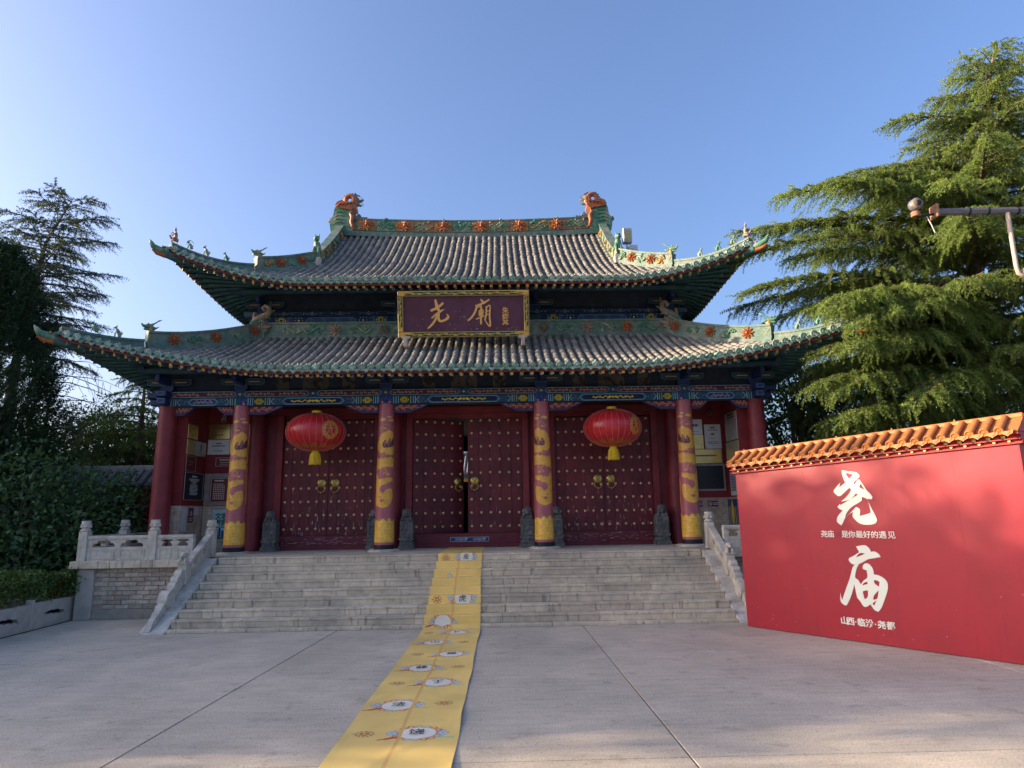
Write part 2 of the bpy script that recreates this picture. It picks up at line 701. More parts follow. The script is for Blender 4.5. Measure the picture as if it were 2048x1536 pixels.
# hairline crack and a few scraps of litter on the concrete
cr = MB()
px = [(-5.6 + .11 * i, 10.6 + .09 * i + .05 * math.sin(i * 1.9)) for i in range(26)]
for a, b in zip(px[:-1], px[1:]):
    d = (Vector((b[0] - a[0], b[1] - a[1], 0))).normalized()
    nx, ny = -d.y * .004, d.x * .004
    cr.add([(a[0] - nx, a[1] - ny, .0012), (b[0] - nx, b[1] - ny, .0012), (b[0] + nx, b[1] + ny, .0012), (a[0] + nx, a[1] + ny, .0012)], [(0, 1, 2, 3)])
cr.build('crack', M['joint'], plaza)
lt = MB()
rr = random.Random(3)
for i in range(150):
    x, y = rr.uniform(-6.5, 8), rr.uniform(5.2, 11.9)
    a = rr.uniform(0, PI)
    s_ = rr.uniform(.006, .018)
    lt.add([(x + s_ * math.cos(a + k * 2.1), y + s_ * 1.4 * math.sin(a + k * 2.1), .003 + .006 * (k == 1)) for k in range(3)], [(0, 1, 2)])
lt.build('litter', mat('litter_scraps', (.55, .53, .48), .8, .3, 30, 0), None, kind='stuff')

# ------------------------------------------------------------------ staircase
H = 1.141
ST = thing('stone_staircase', 'wide flight of grey stone steps leading up to the red temple gate', 'staircase', (0, 13, 0))
rr = random.Random(11)
for k in range(8):
    y0 = 12.143 + .2597 * k
    z0 = .0595 + .1352 * k
    x = -4.975
    first = True
    while x < 4.97:
        w = rr.uniform(.75, 1.75)
        if first: w *= rr.uniform(.4, 1); first = False
        x1 = min(x + w, 4.985)
        if 4.985 - x1 < .4: x1 = 4.985
        dy = rr.uniform(-.004, .006)
        dz = rr.uniform(-.003, .002)
        zt = z0 + .1352 + dz
        ya = y0 + dy
        prof = [(ya + .003, zt), (ya, zt - .006), (ya, zt - .030), (ya + .016, zt - .038), (ya + .016, z0 + .002), (y0 + .42, z0 + .002), (y0 + .42, zt)]
        MB().prism(prof, lambda u, v, w: (w, u, v), x + .003, x1 - .003).build('step_stone', M['stone'], ST, bevel=.003)
        x = x1
x = -5.0
while x < 4.99:
    x1 = min(x + rr.uniform(.8, 1.7), 4.99)
    MB().box(x + .004, x1 - .004, 12.02, 12.5, .001, .0585).build('footing_stone', M['stone'], ST, bevel=.008)
    x = x1
MB().box(-4.97, 4.97, 12.45, 14.3, .0, .06).build('step_core', M['joint'], ST)
for sx in (-1, 1):
    fn = lambda u, v, w, sx=sx: (sx * w, u, v)
    MB().prism([(11.96, .001), (12.0, .035), (12.66, .405), (12.66, .001)], fn, 4.99, 5.43).build('string_stone', M['marble'], ST, bevel=.008)
    MB().prism([(12.668, .001), (12.668, .41), (13.94, 1.139), (13.94, .001)], fn, 4.99, 5.43).build('string_stone', M['marble'], ST, bevel=.008)

# ------------------------------------------------------------------ terrace the gate stands on
TE = thing('stone_terrace', 'brick and stone terrace under the temple gate, on both sides of the steps', 'terrace', (0, 16, 0))
MB().box(-7.55, 7.55, 14.25, 27.0, 0, 1.13).build('terrace_core', M['cement'], TE)
MB().box(-7.62, 7.62, 14.365, 26.9, 1.131, H).build('terrace_floor', M['concrete'], TE)
me_b = MB().box(-.137, .137, 0, .1, -.0385, .0385).mesh('brick', M['brick'], bevel=.005)
rr = random.Random(5)
for sx in (-1, 1):
    xa, xb = (5.44, 7.33)
    c = lambda a, b: (min(sx * a, sx * b), max(sx * a, sx * b))
    x0, x1 = c(5.435, 7.6)
    MB().box(x0, x1, 13.83, 14.24, 0, 1.0).build('wall_backing', M['mortar'], TE)
    x0, x1 = c(5.44, 7.335)
    MB().box(x0, x1, 13.79, 13.828, .001, .195).build('cement_base', M['cement'], TE, bevel=.006)
    x0, x1 = c(7.34, 7.68)
    MB().box(x0, x1, 13.75, 14.2, .001, .99).build('corner_pier', M['planter'], TE, bevel=.015)
    for r in range(9):
        z = .242 + r * .0875
        x = xa + (.07 if r % 2 else .2)
        while x < xb - .1:
            hw = .137
            if x + hw > xb + .02: break
            inst('brick', me_b, TE, Matrix.Translation((sx * x, 13.80 + rr.uniform(-.006, .006), z)))
            x += .282
    xs = [5.435, 6.15, 7.0, 7.8]
    for a, b in zip(xs[:-1], xs[1:]):
        x0, x1 = c(a + .003, b - .003)
        MB().box(x0, x1, 13.66, 14.36, .992, 1.139).build('coping_slab', M['stone'], TE, bevel=.01)

# ------------------------------------------------------------------ marble balustrades


def post_cap(mb, x, y, z, s=1.0):
    """the carved cloud finial on a square post"""
    mb.lathe([(.085 * s, 0), (.105 * s, .02), (.085 * s, .04), (.075 * s, .06), (.095 * s, .085), (.09 * s, .12), (.10 * s, .15), (.085 * s, .165), (.088 * s, .21), (.07 * s, .215)], (x, y, z), 10, smooth=False)
    for k in range(6):
        a = k * PI / 3
        mb.ball((x + .085 * math.cos(a) * s, y + .085 * math.sin(a) * s, z + .10), .035 * s, 6, 4)
    return mb


def post(parent, x, y, z0, z1, w=.175, lion=False):
    b = MB().box(x - w / 2, x + w / 2, y - w / 2, y + w / 2, z0, z1)
    b.build('post', M['marble'], parent, bevel=.008)
    c = MB()
    if not lion:
        post_cap(c, x, y, z1)
        c.build('post_cap', M['marble'], parent)
    else:
        c.box(x - .1, x + .1, y - .1, y + .1, z1 + .001, z1 + .03)
        c.tube([(x, y + .05, z1 + .03), (x, y + .03, z1 + .09), (x, y - .02, z1 + .14)], [.075, .07, .05], 8)
        c.ball((x, y - .045, z1 + .165), .06, 8, 6)
        c.ball((x, y - .10, z1 + .15), .032, 6, 4)
        for s_ in (-1, 1):
            c.tube([(x + s_ * .045, y - .06, z1 + .12), (x + s_ * .05, y - .08, z1 + .03)], [.025, .028], 6)
            c.ball((x + s_ * .05, y - .02, z1 + .2), .02, 5, 4)
        for k in range(7):
            a = PI * k / 6
            c.ball((x + .06 * math.cos(a), y, z1 + .16 + .045 * math.sin(a)), .022, 5, 4)
        c.build('lion_finial', M['marble'], parent)


def rail_panel(parent, o, xdir, ln, h=.475):
    """pierced marble slab: top rail, cloud-shaped openings with a vase between, two sunk panels below"""
    outer = [(0, 0), (ln, 0), (ln, h), (0, h)]
    outl = [outer]
    hw = ln / 2
    for k in (0, 1):
        a, b = k * hw + .09 * (k == 0) + .05 * (k == 1), (k + 1) * hw - .05 * (k == 0) - .09 * (k == 1)
        m = (a + b) / 2
        outl.append([(a, .265), (b, .265), (b - .01, .31), (b - .045, .345), (b - .09, .34), (m + .13, .375), (m + .10, .40), (m - .10, .40), (m - .13, .375), (a + .09, .34), (a + .045, .345), (a + .01, .31)])
    me = plate_mesh('rail_slab', outl, .11, M['marble'])
    n = Vector((xdir[1], -xdir[0], 0))
    F = frame(o, xdir, n)
    # the plate's own Y must run upwards
    F = Matrix((Vector(xdir), Vector((0, 0, 1)), Vector(xdir).cross(Vector((0, 0, 1))))).transposed().to_4x4()
    F.translation = Vector(o)
    r = inst('rail_slab', me, parent, F)
    b = MB()
    nn = Vector(xdir).cross(Vector((0, 0, 1)))
    for k in (0, 1):
        for sgn in (1, -1):
            a0, a1 = k * hw + .06, (k + 1) * hw - .06
            for (u0, u1, v0, v1) in ((a0, a1, .20, .214), (a0, a1, .03, .044), (a0, a0 + .014, .044, .2), (a1 - .014, a1, .044, .2)):
                P = lambda u, v, w: tuple(Vector(o) + Vector(xdir) * u + Vector((0, 0, v)) + nn * w)
                b.prism([(u0, v0), (u1, v0), (u1, v1), (u0, v1)], P, sgn * .056, sgn * .066)
    b.build('panel_moulding', M['marble'], parent)
    c = MB()
    p = Vector(o) + Vector(xdir) * hw
    c.lathe([(.03, .262), (.055, .29), (.06, .32), (.035, .345), (.05, .37), (.075, .40), (.04, .42)], (p.x, p.y, o[2]), 9)
    c.build('vase_baluster', M['marble'], parent)
    t = MB()
    P = lambda u, v, w: tuple(Vector(o) + Vector(xdir) * u + Vector((0, 0, v)) + nn * w)
    t.prism([(.002, h - .055), (ln - .002, h - .055), (ln - .002, h + .012), (.002, h + .012)], P, -.075, .075)
    t.build('top_rail', M['marble'], parent, bevel=.012)


for sx, nm in ((-1, 'left'), (1, 'right')):
    side = 'beside the dark shrubs, left of the steps' if sx < 0 else 'partly hidden behind the red billboard'
    b1 = thing('balustrade', 'pale marble balustrade on the terrace edge ' + side, 'balustrade', (sx * 6.6, 13.8, H), 'marble balustrades of the terrace')
    for x, y in ((7.61, 13.79), (6.22, 13.79), (7.61, 15.2), (7.61, 16.6)):
        post(b1, sx * x, y, H, 1.72)
    if sx < 0:
        rail_panel(b1, (-7.52, 13.79, H), (1, 0, 0), 1.21)
        rail_panel(b1, (-6.13, 13.79, H), (1, 0, 0), .72)
    else:
        rail_panel(b1, (6.31, 13.79, H), (1, 0, 0), 1.21)
        rail_panel(b1, (5.41, 13.79, H), (1, 0, 0), .72)
    rail_panel(b1, (sx * 7.61, 13.88, H), (0, 1, 0), 1.23)
    rail_panel(b1, (sx * 7.61, 15.29, H), (0, 1, 0), 1.22)

    b2 = thing('stair_rail', ('left' if sx < 0 else 'right') + ' sloping marble stair rail ending in a drum and scrolls ' + ('beside the brick terrace wall' if sx < 0 else 'next to the red billboard'), 'stair rail', (sx * 5.3, 13, 0), 'marble stair rails')
    X = sx * 5.3
    post(b2, X, 14.32, H + .0, 1.69, .17)
    post(b2, X, 13.19, .70, 1.09, .17, True)
    fn = lambda u, v, w, X=X: (X + w, u, v)
    zs = lambda y: (y - 12.02) * .573 + .052
    # solid sloping slab, its top strip, rail and slits between
    MB().prism([(13.28, zs(13.28)), (14.23, zs(13.93) + .012), (14.23, 1.41), (13.28, .90)], fn, -.055, .055).build('rail_slab', M['marble'], b2, bevel=.006)
    MB().prism([(13.28, 1.02), (14.23, 1.54), (14.23, 1.63), (13.28, 1.11)], fn, -.075, .075).build('top_rail', M['marble'], b2, bevel=.015)
    for (a, b) in ((13.28, 13.42), (13.55, 13.66), (13.72, 13.86), (13.99, 14.23)):
        f = lambda y: .90 + (y - 13.28) * .537
        MB().prism([(a, f(a) - .002), (b, f(b) - .002), (b, f(b) + .13), (a, f(a) + .13)], fn, -.05, .05).build('rail_block', M['marble'], b2)
    # scroll end: three lobes, drum, three lobes, foot
    outl = [(12.0, .0), (12.06, .06)]
    lobes = [(12.185, .135, .085), (12.30, .25, .075), (12.40, .355, .075), (12.60, .50, .165), (12.80, .71, .075), (12.90, .81, .08), (13.03, .90, .095)]
    body = [(11.99, .036), (12.10, .2), (12.4, .42), (12.6, .62), (12.85, .78), (13.03, .98), (13.10, 1.0), (13.10, zs(13.1)), (12.0, zs(12.0))]
    MB().prism(body, fn, -.055, .055).build('scroll_slab', M['marble'], b2, bevel=.01)
    lb = MB()
    for i, (y, z, r) in enumerate(lobes):
        if i == 3: continue
        pts = [(y + r * math.cos(2 * PI * j / 14), z + r * math.sin(2 * PI * j / 14)) for j in range(14)]
        lb = MB()
        lb.prism(pts, fn, -.066, .066, smooth=True)
        lb.build('scroll', M['marble'], b2)
    y, z, r = lobes[3]
    d = MB()
    pts = [(y + r * math.cos(2 * PI * j / 24), z + r * math.sin(2 * PI * j / 24)) for j in range(24)]
    d.prism(pts, fn, -.085, .085, smooth=True)
    pts = [(y + r * .78 * math.cos(2 * PI * j / 24), z + r * .78 * math.sin(2 * PI * j / 24)) for j in range(24)]
    d.prism(pts, fn, -.098, .098, smooth=True)
    d.build('drum', M['marble'], b2)

# ------------------------------------------------------------------ planter wall at the left edge
PW = thing('planter_wall', 'low grey stone planter wall with bat-shaped openings below the hedge', 'planter wall', (-7.85, 11, 0))
me_w = None
ys = [13.98, 12.68, 11.45, 10.25, 9.05, 7.85, 6.65]
for i, (a, b) in enumerate(zip(ys[:-1], ys[1:])):
    ln = a - b - .07
    m_ = ln / 2
    bat = [(m_ - .30, .16), (m_ - .2, .20), (m_ - .12, .185), (m_ - .03, .215), (m_ + .05, .20), (m_ + .13, .23), (m_ + .2, .215), (m_ + .32, .245), (m_ + .22, .275), (m_ + .1, .29), (m_ + .04, .275), (m_ - .05, .29), (m_ - .13, .26), (m_ - .25, .25)]
    me = plate_mesh('wall_slab', [[(0, 0), (ln, 0), (ln, .46), (0, .46)], bat], .10, M['planter'])
    F = Matrix((Vector((0, -1, 0)), Vector((0, 0, 1)), Vector((-1, 0, 0)))).transposed().to_4x4()
    F.translation = (-7.80, a - .035, .001)
    inst('wall_slab', me, PW, F)
    MB().box(-7.87, -7.73, b - .034, b + .034, .001, .53).build('wall_post', M['planter'], PW, bevel=.01)
MB().box(-9.2, -8.0, 6.6, 14.1, -.05, .40).build('planter_soil', M['earth'], PW)
MB().box(-7.99, -7.86, 6.6, 14.0, -.05, .33).build('dark_backing', M['hole'], PW)  # near-black backing that paints the shade inside the bat-shaped openings

# ------------------------------------------------------------------ temple gate: posts, walls, doors, beams
TG = thing('temple_gate', 'two-tiered red Chinese temple gate with green-edged tile roofs at the top of the steps', 'temple gate', (0, 20, H))
YC, YD = 15.237, 16.40
CX = (-5.18, -1.8125, 1.8125, 5.18)
CORNX = 6.885


# gold dragon print on the four front columns, unrolled round the shaft
def column_art(mirror):
    W, Hh = 640, 1400
    purple = srgb(162, 84, 92)
    gold = srgb(226, 174, 68)
    pale = srgb(226, 192, 96)
    a = Art(W, Hh, purple)

    def uv(x, y):
        v = (y - 45) / (1500 - 45)
        xl = 155 + (105 - 155) * v
        xr = 300 + (275 - 300) * v
        t = max(-1, min(1, 2 * (x - xl) / (xr - xl) - 1))
        ang = math.asin(t * .985)
        u = .5 + ang / (2 * PI)
        if mirror: u = 1 - u
        return (u * W, v * Hh)

    G = lambda pts, c=gold: a.poly([uv(*p) for p in pts], c)
    # the hidden back of each shaft carries the same coils
    for (v0, v1, sl) in ((.22, .37, .1), (.41, .45, .06), (.53, .74, -.1)):
        for u0, u1 in ((-.02, .27), (.73, 1.02)):
            n = 12
            top = [((u0 + (u1 - u0) * i / n) * W, (v0 + sl * (.5 - i / n) + .012 * math.sin(i * 2.1)) * Hh) for i in range(n + 1)]
            bot = [((u0 + (u1 - u0) * i / n) * W, (v1 + sl * (.5 - i / n) + .012 * math.sin(i * 1.7)) * Hh) for i in range(n, -1, -1)]
            a.poly(top + bot, gold)
    for cx, cy, rx, ry in ((200, 216, 36, 18), (262, 190, 26, 10), (276, 224, 22, 16), (178, 188, 16, 5), (218, 311, 26, 9)):
        G([(cx + rx * math.cos(t * .3), cy + ry * math.sin(t * .3) * (1 + .2 * math.sin(t * 1.2))) for t in range(21)], pale)
    a.line([uv(*p) for p in ((168, 282), (166, 298), (178, 308), (200, 290), (215, 270), (232, 266), (252, 276), (270, 296), (286, 300), (293, 286))], 9, pale)
    G([(255, 318), (270, 330), (290, 345), (299, 420), (297, 520), (290, 585), (262, 592), (240, 585), (200, 596), (182, 580), (170, 570), (150, 540), (140, 500), (147, 450), (163, 400), (178, 372), (205, 352), (235, 342)])
    G([(196, 495), (200, 462), (222, 432), (232, 440), (226, 468), (242, 470), (250, 440), (264, 412), (272, 430), (266, 462), (280, 440), (292, 396), (297, 480), (270, 505), (235, 512), (208, 512)], srgb(96, 44, 58))
    a.line([uv(*p) for p in ((214, 496), (222, 480), (214, 466), (228, 446))], 7, gold)
    a.line([uv(*p) for p in ((250, 488), (258, 466), (254, 448), (266, 426))], 7, gold)
    G([(186, 560), (196, 575), (210, 560), (222, 578), (180, 590)], purple)
    G([(130, 606), (160, 622), (182, 630), (194, 610), (204, 626), (220, 604), (236, 620), (262, 606), (300, 616), (304, 664), (300, 716), (236, 716), (190, 722), (120, 760), (120, 660)])
    G([(165, 730), (184, 722), (186, 738), (172, 744)])
    a.line([uv(*p) for p in ((206, 728), (222, 736), (234, 752), (226, 770), (208, 776), (204, 790))], 12, gold)
    G([(225, 790), (240, 772), (262, 784), (250, 800), (228, 802)])
    G([(120, 772), (146, 784), (150, 812), (165, 826), (150, 830), (176, 836), (196, 826), (212, 832), (230, 816), (250, 822), (277, 818), (280, 858), (262, 872), (238, 876), (228, 892), (196, 900), (178, 908), (164, 936), (172, 960), (190, 977), (206, 974), (216, 950), (240, 938), (264, 930), (276, 940), (278, 1010), (268, 1076), (236, 1120), (190, 1135), (156, 1122), (124, 1104), (116, 1000), (122, 880)])
    for pts in (((156, 1012), (168, 1022), (176, 1010), (172, 1026), (158, 1024)), ((160, 1052), (186, 1046), (208, 1052), (190, 1066), (174, 1070), (178, 1058))):
        G(pts, purple)
    v1 = (1262 - 45) / 1455 * Hh
    a.rect(0, v1, W, (1478 - 45) / 1455 * Hh, gold)
    for i in range(9):
        a.ell(W * (.02 + i / 8.5), v1, 26, 14 + 8 * (i % 3), gold)
    for x, y, r in ((165, 1245, 13), (195, 1262, 14), (212, 1236, 12), (222, 1262, 10)):
        p = uv(x, y)
        a.scroll(p[0], p[1], r * 1.5, 7, pale, 1.1, .6)
    a.rect(0, (1478 - 45) / 1455 * Hh, W, Hh, purple)
    # scales and darker contours in the gold
    isg = (a.a[..., 0] > .78)
    yy, xx = np.mgrid[0:Hh, 0:W].astype(np.float32)
    row = np.floor(yy / 13)
    cxs = (np.floor((xx + (row % 2) * 9) / 18) + .5) * 18 - (row % 2) * 9
    dist = np.hypot((xx - cxs) / 9.0, (yy - row * 13) / 13.0)
    arc = (dist > .80) & (dist < 1.08)
    scal = isg & arc & (yy < v1 - 20)
    a.a[scal] *= np.array([.80, .70, .55], np.float32)
    er = isg.copy()
    for dx, dy in ((4, 0), (-4, 0), (0, 4), (0, -4)): er &= np.roll(np.roll(isg, dx, 1), dy, 0)
    a.a[isg & ~er] = srgb(172, 112, 48)
    # brocade fleck in the gold
    rg = np.random.default_rng(2)
    fl = np.kron(rg.uniform(.86, 1.12, (Hh // 4, W // 8)), np.ones((4, 8)))[..., None]
    isg = (a.a[..., 0] > .78)[..., None]
    a.a = np.where(isg, a.a * fl, a.a).astype(np.float32)
    return a.image('column_dragon')


def shaft_mesh(mirror):
    n, k = 32, 24
    z0, z1 = H + .15, 4.49
    me = bpy.data.meshes.new('column_shaft')
    v, f, uvs = [], [], []
    for i in range(k + 1):
        t = i / k
        r = .222 - .042 * t - .006 * t * t
        for j in range(n + 1):
            a = 2 * PI * j / n - PI / 2 + PI      # seam at the back
            v.append((r * math.cos(a), r * math.sin(a), z0 + (z1 - z0) * t))
    for i in range(k):
        for j in range(n):
            f.append((i * (n + 1) + j, i * (n + 1) + j + 1, (i + 1) * (n + 1) + j + 1, (i + 1) * (n + 1) + j))
    me.from_pydata(v, [], f)
    l = me.uv_layers.new(name='UVMap')
    for p in me.polygons:
        p.use_smooth = True
        for li, vi in zip(p.loop_indices, p.vertices):
            i, j = divmod(vi, n + 1)
            l.data[li].uv = (j / n, i / k)
    me.materials.append(img_mat('column_gold_print', column_art(mirror), .38, .14, 6, .5, .12))
    return me


sh = [shaft_mesh(False), shaft_mesh(True)]
for i, x in enumerate(CX):
    T = Matrix.Translation((x, YC, 0))
    c = inst('column', sh[0 if i < 2 else 1], TG, T)
    b = MB().lathe([(.232, H + .055), (.232, H + .15)], (x, YC, 0), 28)
    b.build('column_band', M['iron'], c)
    b = MB().lathe([(.36, H + .002), (.36, H + .03), (.30, H + .054)], (x, YC, 0), 28, smooth=False)
    b.build('column_plinth', M['marble'], c)


def plain_column(x, y, r, z1=4.49, seg=20):
    MB().lathe([(r, H), (r * .975, H + 1.6), (r * .9, z1)], (x, y, 0), seg).build('column', M['dred'], TG)


for sx in (-1, 1):
    plain_column(sx * CORNX, YC, .215)
    for x in (5.18, 1.8125):
        plain_column(sx * x, 16.32, .21)
    plain_column(sx * 7.0, 16.5, .2)
    for y in (18.5, 21.5, 25.1):
        plain_column(sx * 7.0, y, .2, seg=12)

# side walls and the outer bays: brick dado below, red plaster above
DZ = 2.235


def course_brick(mb, x0, x1, y, z0, z1, nrm, axis='x', bl=.24, bh=.068, rnd=random.Random(4)):
    r = 0
    z = z0
    while z + bh <= z1 + .01:
        u = x0 - (bl / 2 if r % 2 else 0)
        while u < x1:
            a, b = max(u + .004, x0), min(u + bl - .004, x1)
            if b - a > .03:
                d = rnd.uniform(.004, .010)
                if axis == 'x': mb.box(a, b, min(y, y + nrm * d), max(y, y + nrm * d), z + .004, z + bh - .004)
                else: mb.box(min(y, y + nrm * d), max(y, y + nrm * d), a, b, z + .004, z + bh - .004)
            u += bl
        z += bh
        r += 1
    return mb


for sx in (-1, 1):
    lo = lambda a, b: (min(sx * a, sx * b), max(sx * a, sx * b))
    x0, x1 = lo(6.53, 7.06)
    MB().box(x0, x1, 15.47, 25.2, DZ, 5.0).build('side_wall', M['wred'], TG)
    MB().box(x0 + .012, x1 - .012, 15.482, 25.18, H, DZ - .001).build('dado', M['mortar'], TG)
    xb0, xb1 = lo(5.24, 6.528)
    MB().box(xb0, xb1, 16.58, 17.0, DZ, 5.0).build('bay_wall', M['wred'], TG)
    MB().box(xb0, xb1, 16.592, 17.0, H, DZ - .001).build('dado', M['mortar'], TG)
    d = MB()
    course_brick(d, xb0, xb1, 16.59, H + .005, DZ - .004, -1, 'x')
    course_brick(d, 15.482, 16.57, sx * 6.542, H + .005, DZ - .004, -sx, 'y')
    course_brick(d, x0 + .012, x1 - .012, 15.482, H + .005, DZ - .004, -1, 'x')
    course_brick(d, 15.49, 19.5, sx * 7.048, H + .005, DZ - .004, sx, 'y')
    d.build('dado_bricks', M['brick'], TG, kind='stuff')
    # brick pier end beside the inner column
    x0, x1 = lo(4.98, 5.235)
    MB().box(x0, x1, 16.58, 17.0, H, 5.0).build('bay_wall', M['dred'], TG)

# door wall
MB().box(-5.2, 5.2, 16.46, 16.60, 4.32, 5.0).build('door_head_wall', M['dred'], TG)
DO = ((-4.55, -2.29), (-1.345, 1.385), (2.2, 4.62))
me_stud = None


def knocker(parent, x, y, z):
    k = MB()
    T = Matrix.Translation((x, y, z)) @ Matrix.Rotation(PI / 2, 4, 'X')
    k.lathe([(.105, 0), (.105, .012), (.085, .03), (.05, .045), (.0, .05)], (0, 0, 0), 20, M=T)
    for sx in (-1, 1):
        k.ball((x + sx * .035, y - .045, z + .025), .022, 6, 4)
        k.ball((x + sx * .05, y - .03, z + .07), .02, 5, 4)
    k.ball((x, y - .055, z - .015), .026, 6, 4)
    k.tube([(x + .085 * math.sin(t), y - .05, z - .085 - .075 * (1 - math.cos(t)) * .5 - .02) for t in [i * 2 * PI / 20 for i in range(21)]], .009, 6, caps=False)
    k.ball((x, y - .05, z - .185), .025, 6, 4)
    k.build('door_knocker', M['brass'], parent)


M['doorplank'] = mat('door_plank_red', (.135, .017, .024), .5, .28, 5, .2, 40, col2=(.10, .014, .02), mixscale=1.6, streak=.25, objvar=.09)
rr = random.Random(21)
for bi, (xa, xb) in enumerate(DO):
    zt, zb = 4.30, H + .325
    cx = (xa + xb) / 2
    # frame: jamb posts, lintel, panels between the inner columns and the jambs
    for sx, xj_ in ((-1, xa), (1, xb)):
        x0, x1 = (xj_ - .16, xj_) if sx < 0 else (xj_, xj_ + .16)
        MB().box(x0, x1, 16.33, 16.50, H, 4.42).build('door_jamb', M['dred'], TG, bevel=.008)
        nb = CX[bi] if sx < 0 else CX[bi + 1]
        p0, p1 = (nb + .1, x0 - .002) if sx < 0 else (x1 + .002, nb - .1)
        if p1 - p0 > .03:
            MB().box(p0, p1, 16.40, 16.47, H, 4.40).build('jamb_panel', M['door'], TG)
    MB().box(xa - .16, xb + .16, 16.31, 16.47, 4.425, 4.60).build('door_lintel', M['dred'], TG, bevel=.008)
    MB().box(xa + .002, xb - .002, 16.30, 16.415, H, zb + .012).build('threshold', M['door'], TG, bevel=.01)
    MB().box(xa - .3, xb + .3, 16.27, 16.298, H + .001, H + .10).build('threshold_foot', M['door'], TG, bevel=.006)
    for li in (0, 1):
        x0, x1 = (xa + .006, cx - .004) if li == 0 else (cx + .004, xb - .006)
        w = x1 - x0
        if bi == 1 and li == 0:
            hinge = xa + .01
            R = Matrix.Translation((hinge, 16.42, 0)) @ Matrix.Rotation(math.radians(25), 4, 'Z')
        else:
            R = Matrix.Translation((x0, 16.42, 0))
        leaf = MB().box(.01, w - .01, .02, .08, zb + .01, zt - .01).mesh('door_leaf', M['dred'])
        lf = inst('door_leaf', leaf, TG, R)
        for q in range(5):
            pk = MB().box(w * q / 5 + (.0012 if q else 0), w * (q + 1) / 5 - (.0012 if q < 4 else 0), rr.uniform(0, .003), .09, zb, zt).mesh('plank', M['doorplank'], bevel=.004)
            inst('plank', pk, lf, R)
        st = MB()
        chips = MB()
        for r in range(9):
            for c in range(6):
                u = w * (.07 + .172 * c) + rr.gauss(0, .003)
                z = zb + .17 + r * .326 + rr.gauss(0, .003)
                st.lathe([(.034, 0), (.033, .012), (.023, .027), (.0, .034)], (0, 0, 0), 8, M=Matrix.Translation((u, -.001, z)) @ Matrix.Rotation(PI / 2, 4, 'X'))
        so_ = inst('door_studs', st.mesh('door_studs', M['stud']), lf, R)
        so_['kind'] = 'stuff'
        # flaked paint towards the foot of the leaves
        nchip = (34, 6, 40)[bi]
        for i in range(nchip):
            u, z = rr.uniform(.04, w - .04), zb + .02 + abs(rr.gauss(0, .42))
            if z > zt - 1.3: continue
            ww, hh = rr.uniform(.0015, .0055), rr.uniform(.01, .085)
            if rr.random() < .12: ww *= 3
            pts = [(-ww, -hh * .5), (0, -hh), (ww, -hh * .3), (ww * .6, hh), (-ww * .5, hh * .6)]
            chips.add([(u + p[0], -.0018, z + p[1]) for p in pts], [(0, 1, 2, 3, 4)])
        inst('paint_chips', chips.mesh('paint_chips', M['chip']), lf, R)['kind'] = 'stuff'
        ku = w - .155 if li == 0 else .165
        kn = MB()
        kz = 2.74
        T = Matrix.Translation((ku, -.002, kz)) @ Matrix.Rotation(PI / 2, 4, 'X')
        kn.lathe([(.118, 0), (.118, .012), (.095, .03), (.05, .042), (.0, .05)], (0, 0, 0), 20, M=T)
        for sx in (-1, 1):
            kn.ball((ku + sx * .038, -.045, kz + .025), .022, 6, 4)
            kn.ball((ku + sx * .05, -.03, kz + .07), .02, 5, 4)
        kn.ball((ku, -.055, kz - .015), .028, 6, 4)
        kn.tube([(ku + .092 * math.sin(t), -.05, kz - .145 + .085 * math.cos(t)) for t in [i * 2 * PI / 20 for i in range(21)]], .010, 6, caps=False)
        kn.ball((ku, -.05, kz - .235), .028, 6, 4)
        inst('door_knocker', kn.mesh('door_knocker', M['brass']), lf, R)
    # horizontal flaking on the threshold boards
    if bi != 1:
        chips = MB()
        for i in range(60):
            u, z = rr.uniform(xa + .1, xb - .1), H + .10 + rr.random() * .2
            ww, hh = rr.uniform(.015, .09), rr.uniform(.0015, .005)
            chips.add([(u - ww, 16.2985, z), (u, 16.2985, z - hh), (u + ww, 16.2985, z + hh * .3), (u + ww * .3, 16.2985, z + hh)], [(0, 1, 2, 3)])
        chips.build('threshold_chips', M['chip'], TG, kind='stuff')

# dim passage behind the doors: side walls, ceiling, rear wall with its own doorway
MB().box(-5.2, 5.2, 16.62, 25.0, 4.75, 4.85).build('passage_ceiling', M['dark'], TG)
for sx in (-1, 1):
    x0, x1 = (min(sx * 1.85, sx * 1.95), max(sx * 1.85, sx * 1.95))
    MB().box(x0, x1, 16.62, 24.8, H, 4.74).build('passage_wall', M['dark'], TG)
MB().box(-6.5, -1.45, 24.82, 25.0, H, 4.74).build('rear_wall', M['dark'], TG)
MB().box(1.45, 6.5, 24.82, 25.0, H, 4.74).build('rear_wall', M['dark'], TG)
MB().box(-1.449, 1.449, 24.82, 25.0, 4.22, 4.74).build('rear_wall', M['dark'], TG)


SS = thing('added_screen', 'dark timber screen added in the passage to block the bright courtyard behind the middle door gap', 'screen', (0, 22, H))  # added to keep the sunlit rear courtyard out of the door gap
MB().box(-1.3, 1.3, 22.0, 22.08, H + .25, 2.86).build('screen_panel', M['dark'], SS, bevel=.01)
MB().box(-1.36, 1.36, 21.97, 22.11, 2.862, 2.96).build('top_rail', M['dred'], SS, bevel=.01)
for sx in (-1, 1): MB().box(sx * 1.33 - .06, sx * 1.33 + .06, 21.9, 22.18, H + .002, 2.86).build('post', M['dark'], SS)
MB().box(-1.26, 1.26, 21.98, 22.1, H + .15, H + .248).build('foot_rail', M['dark'], SS)

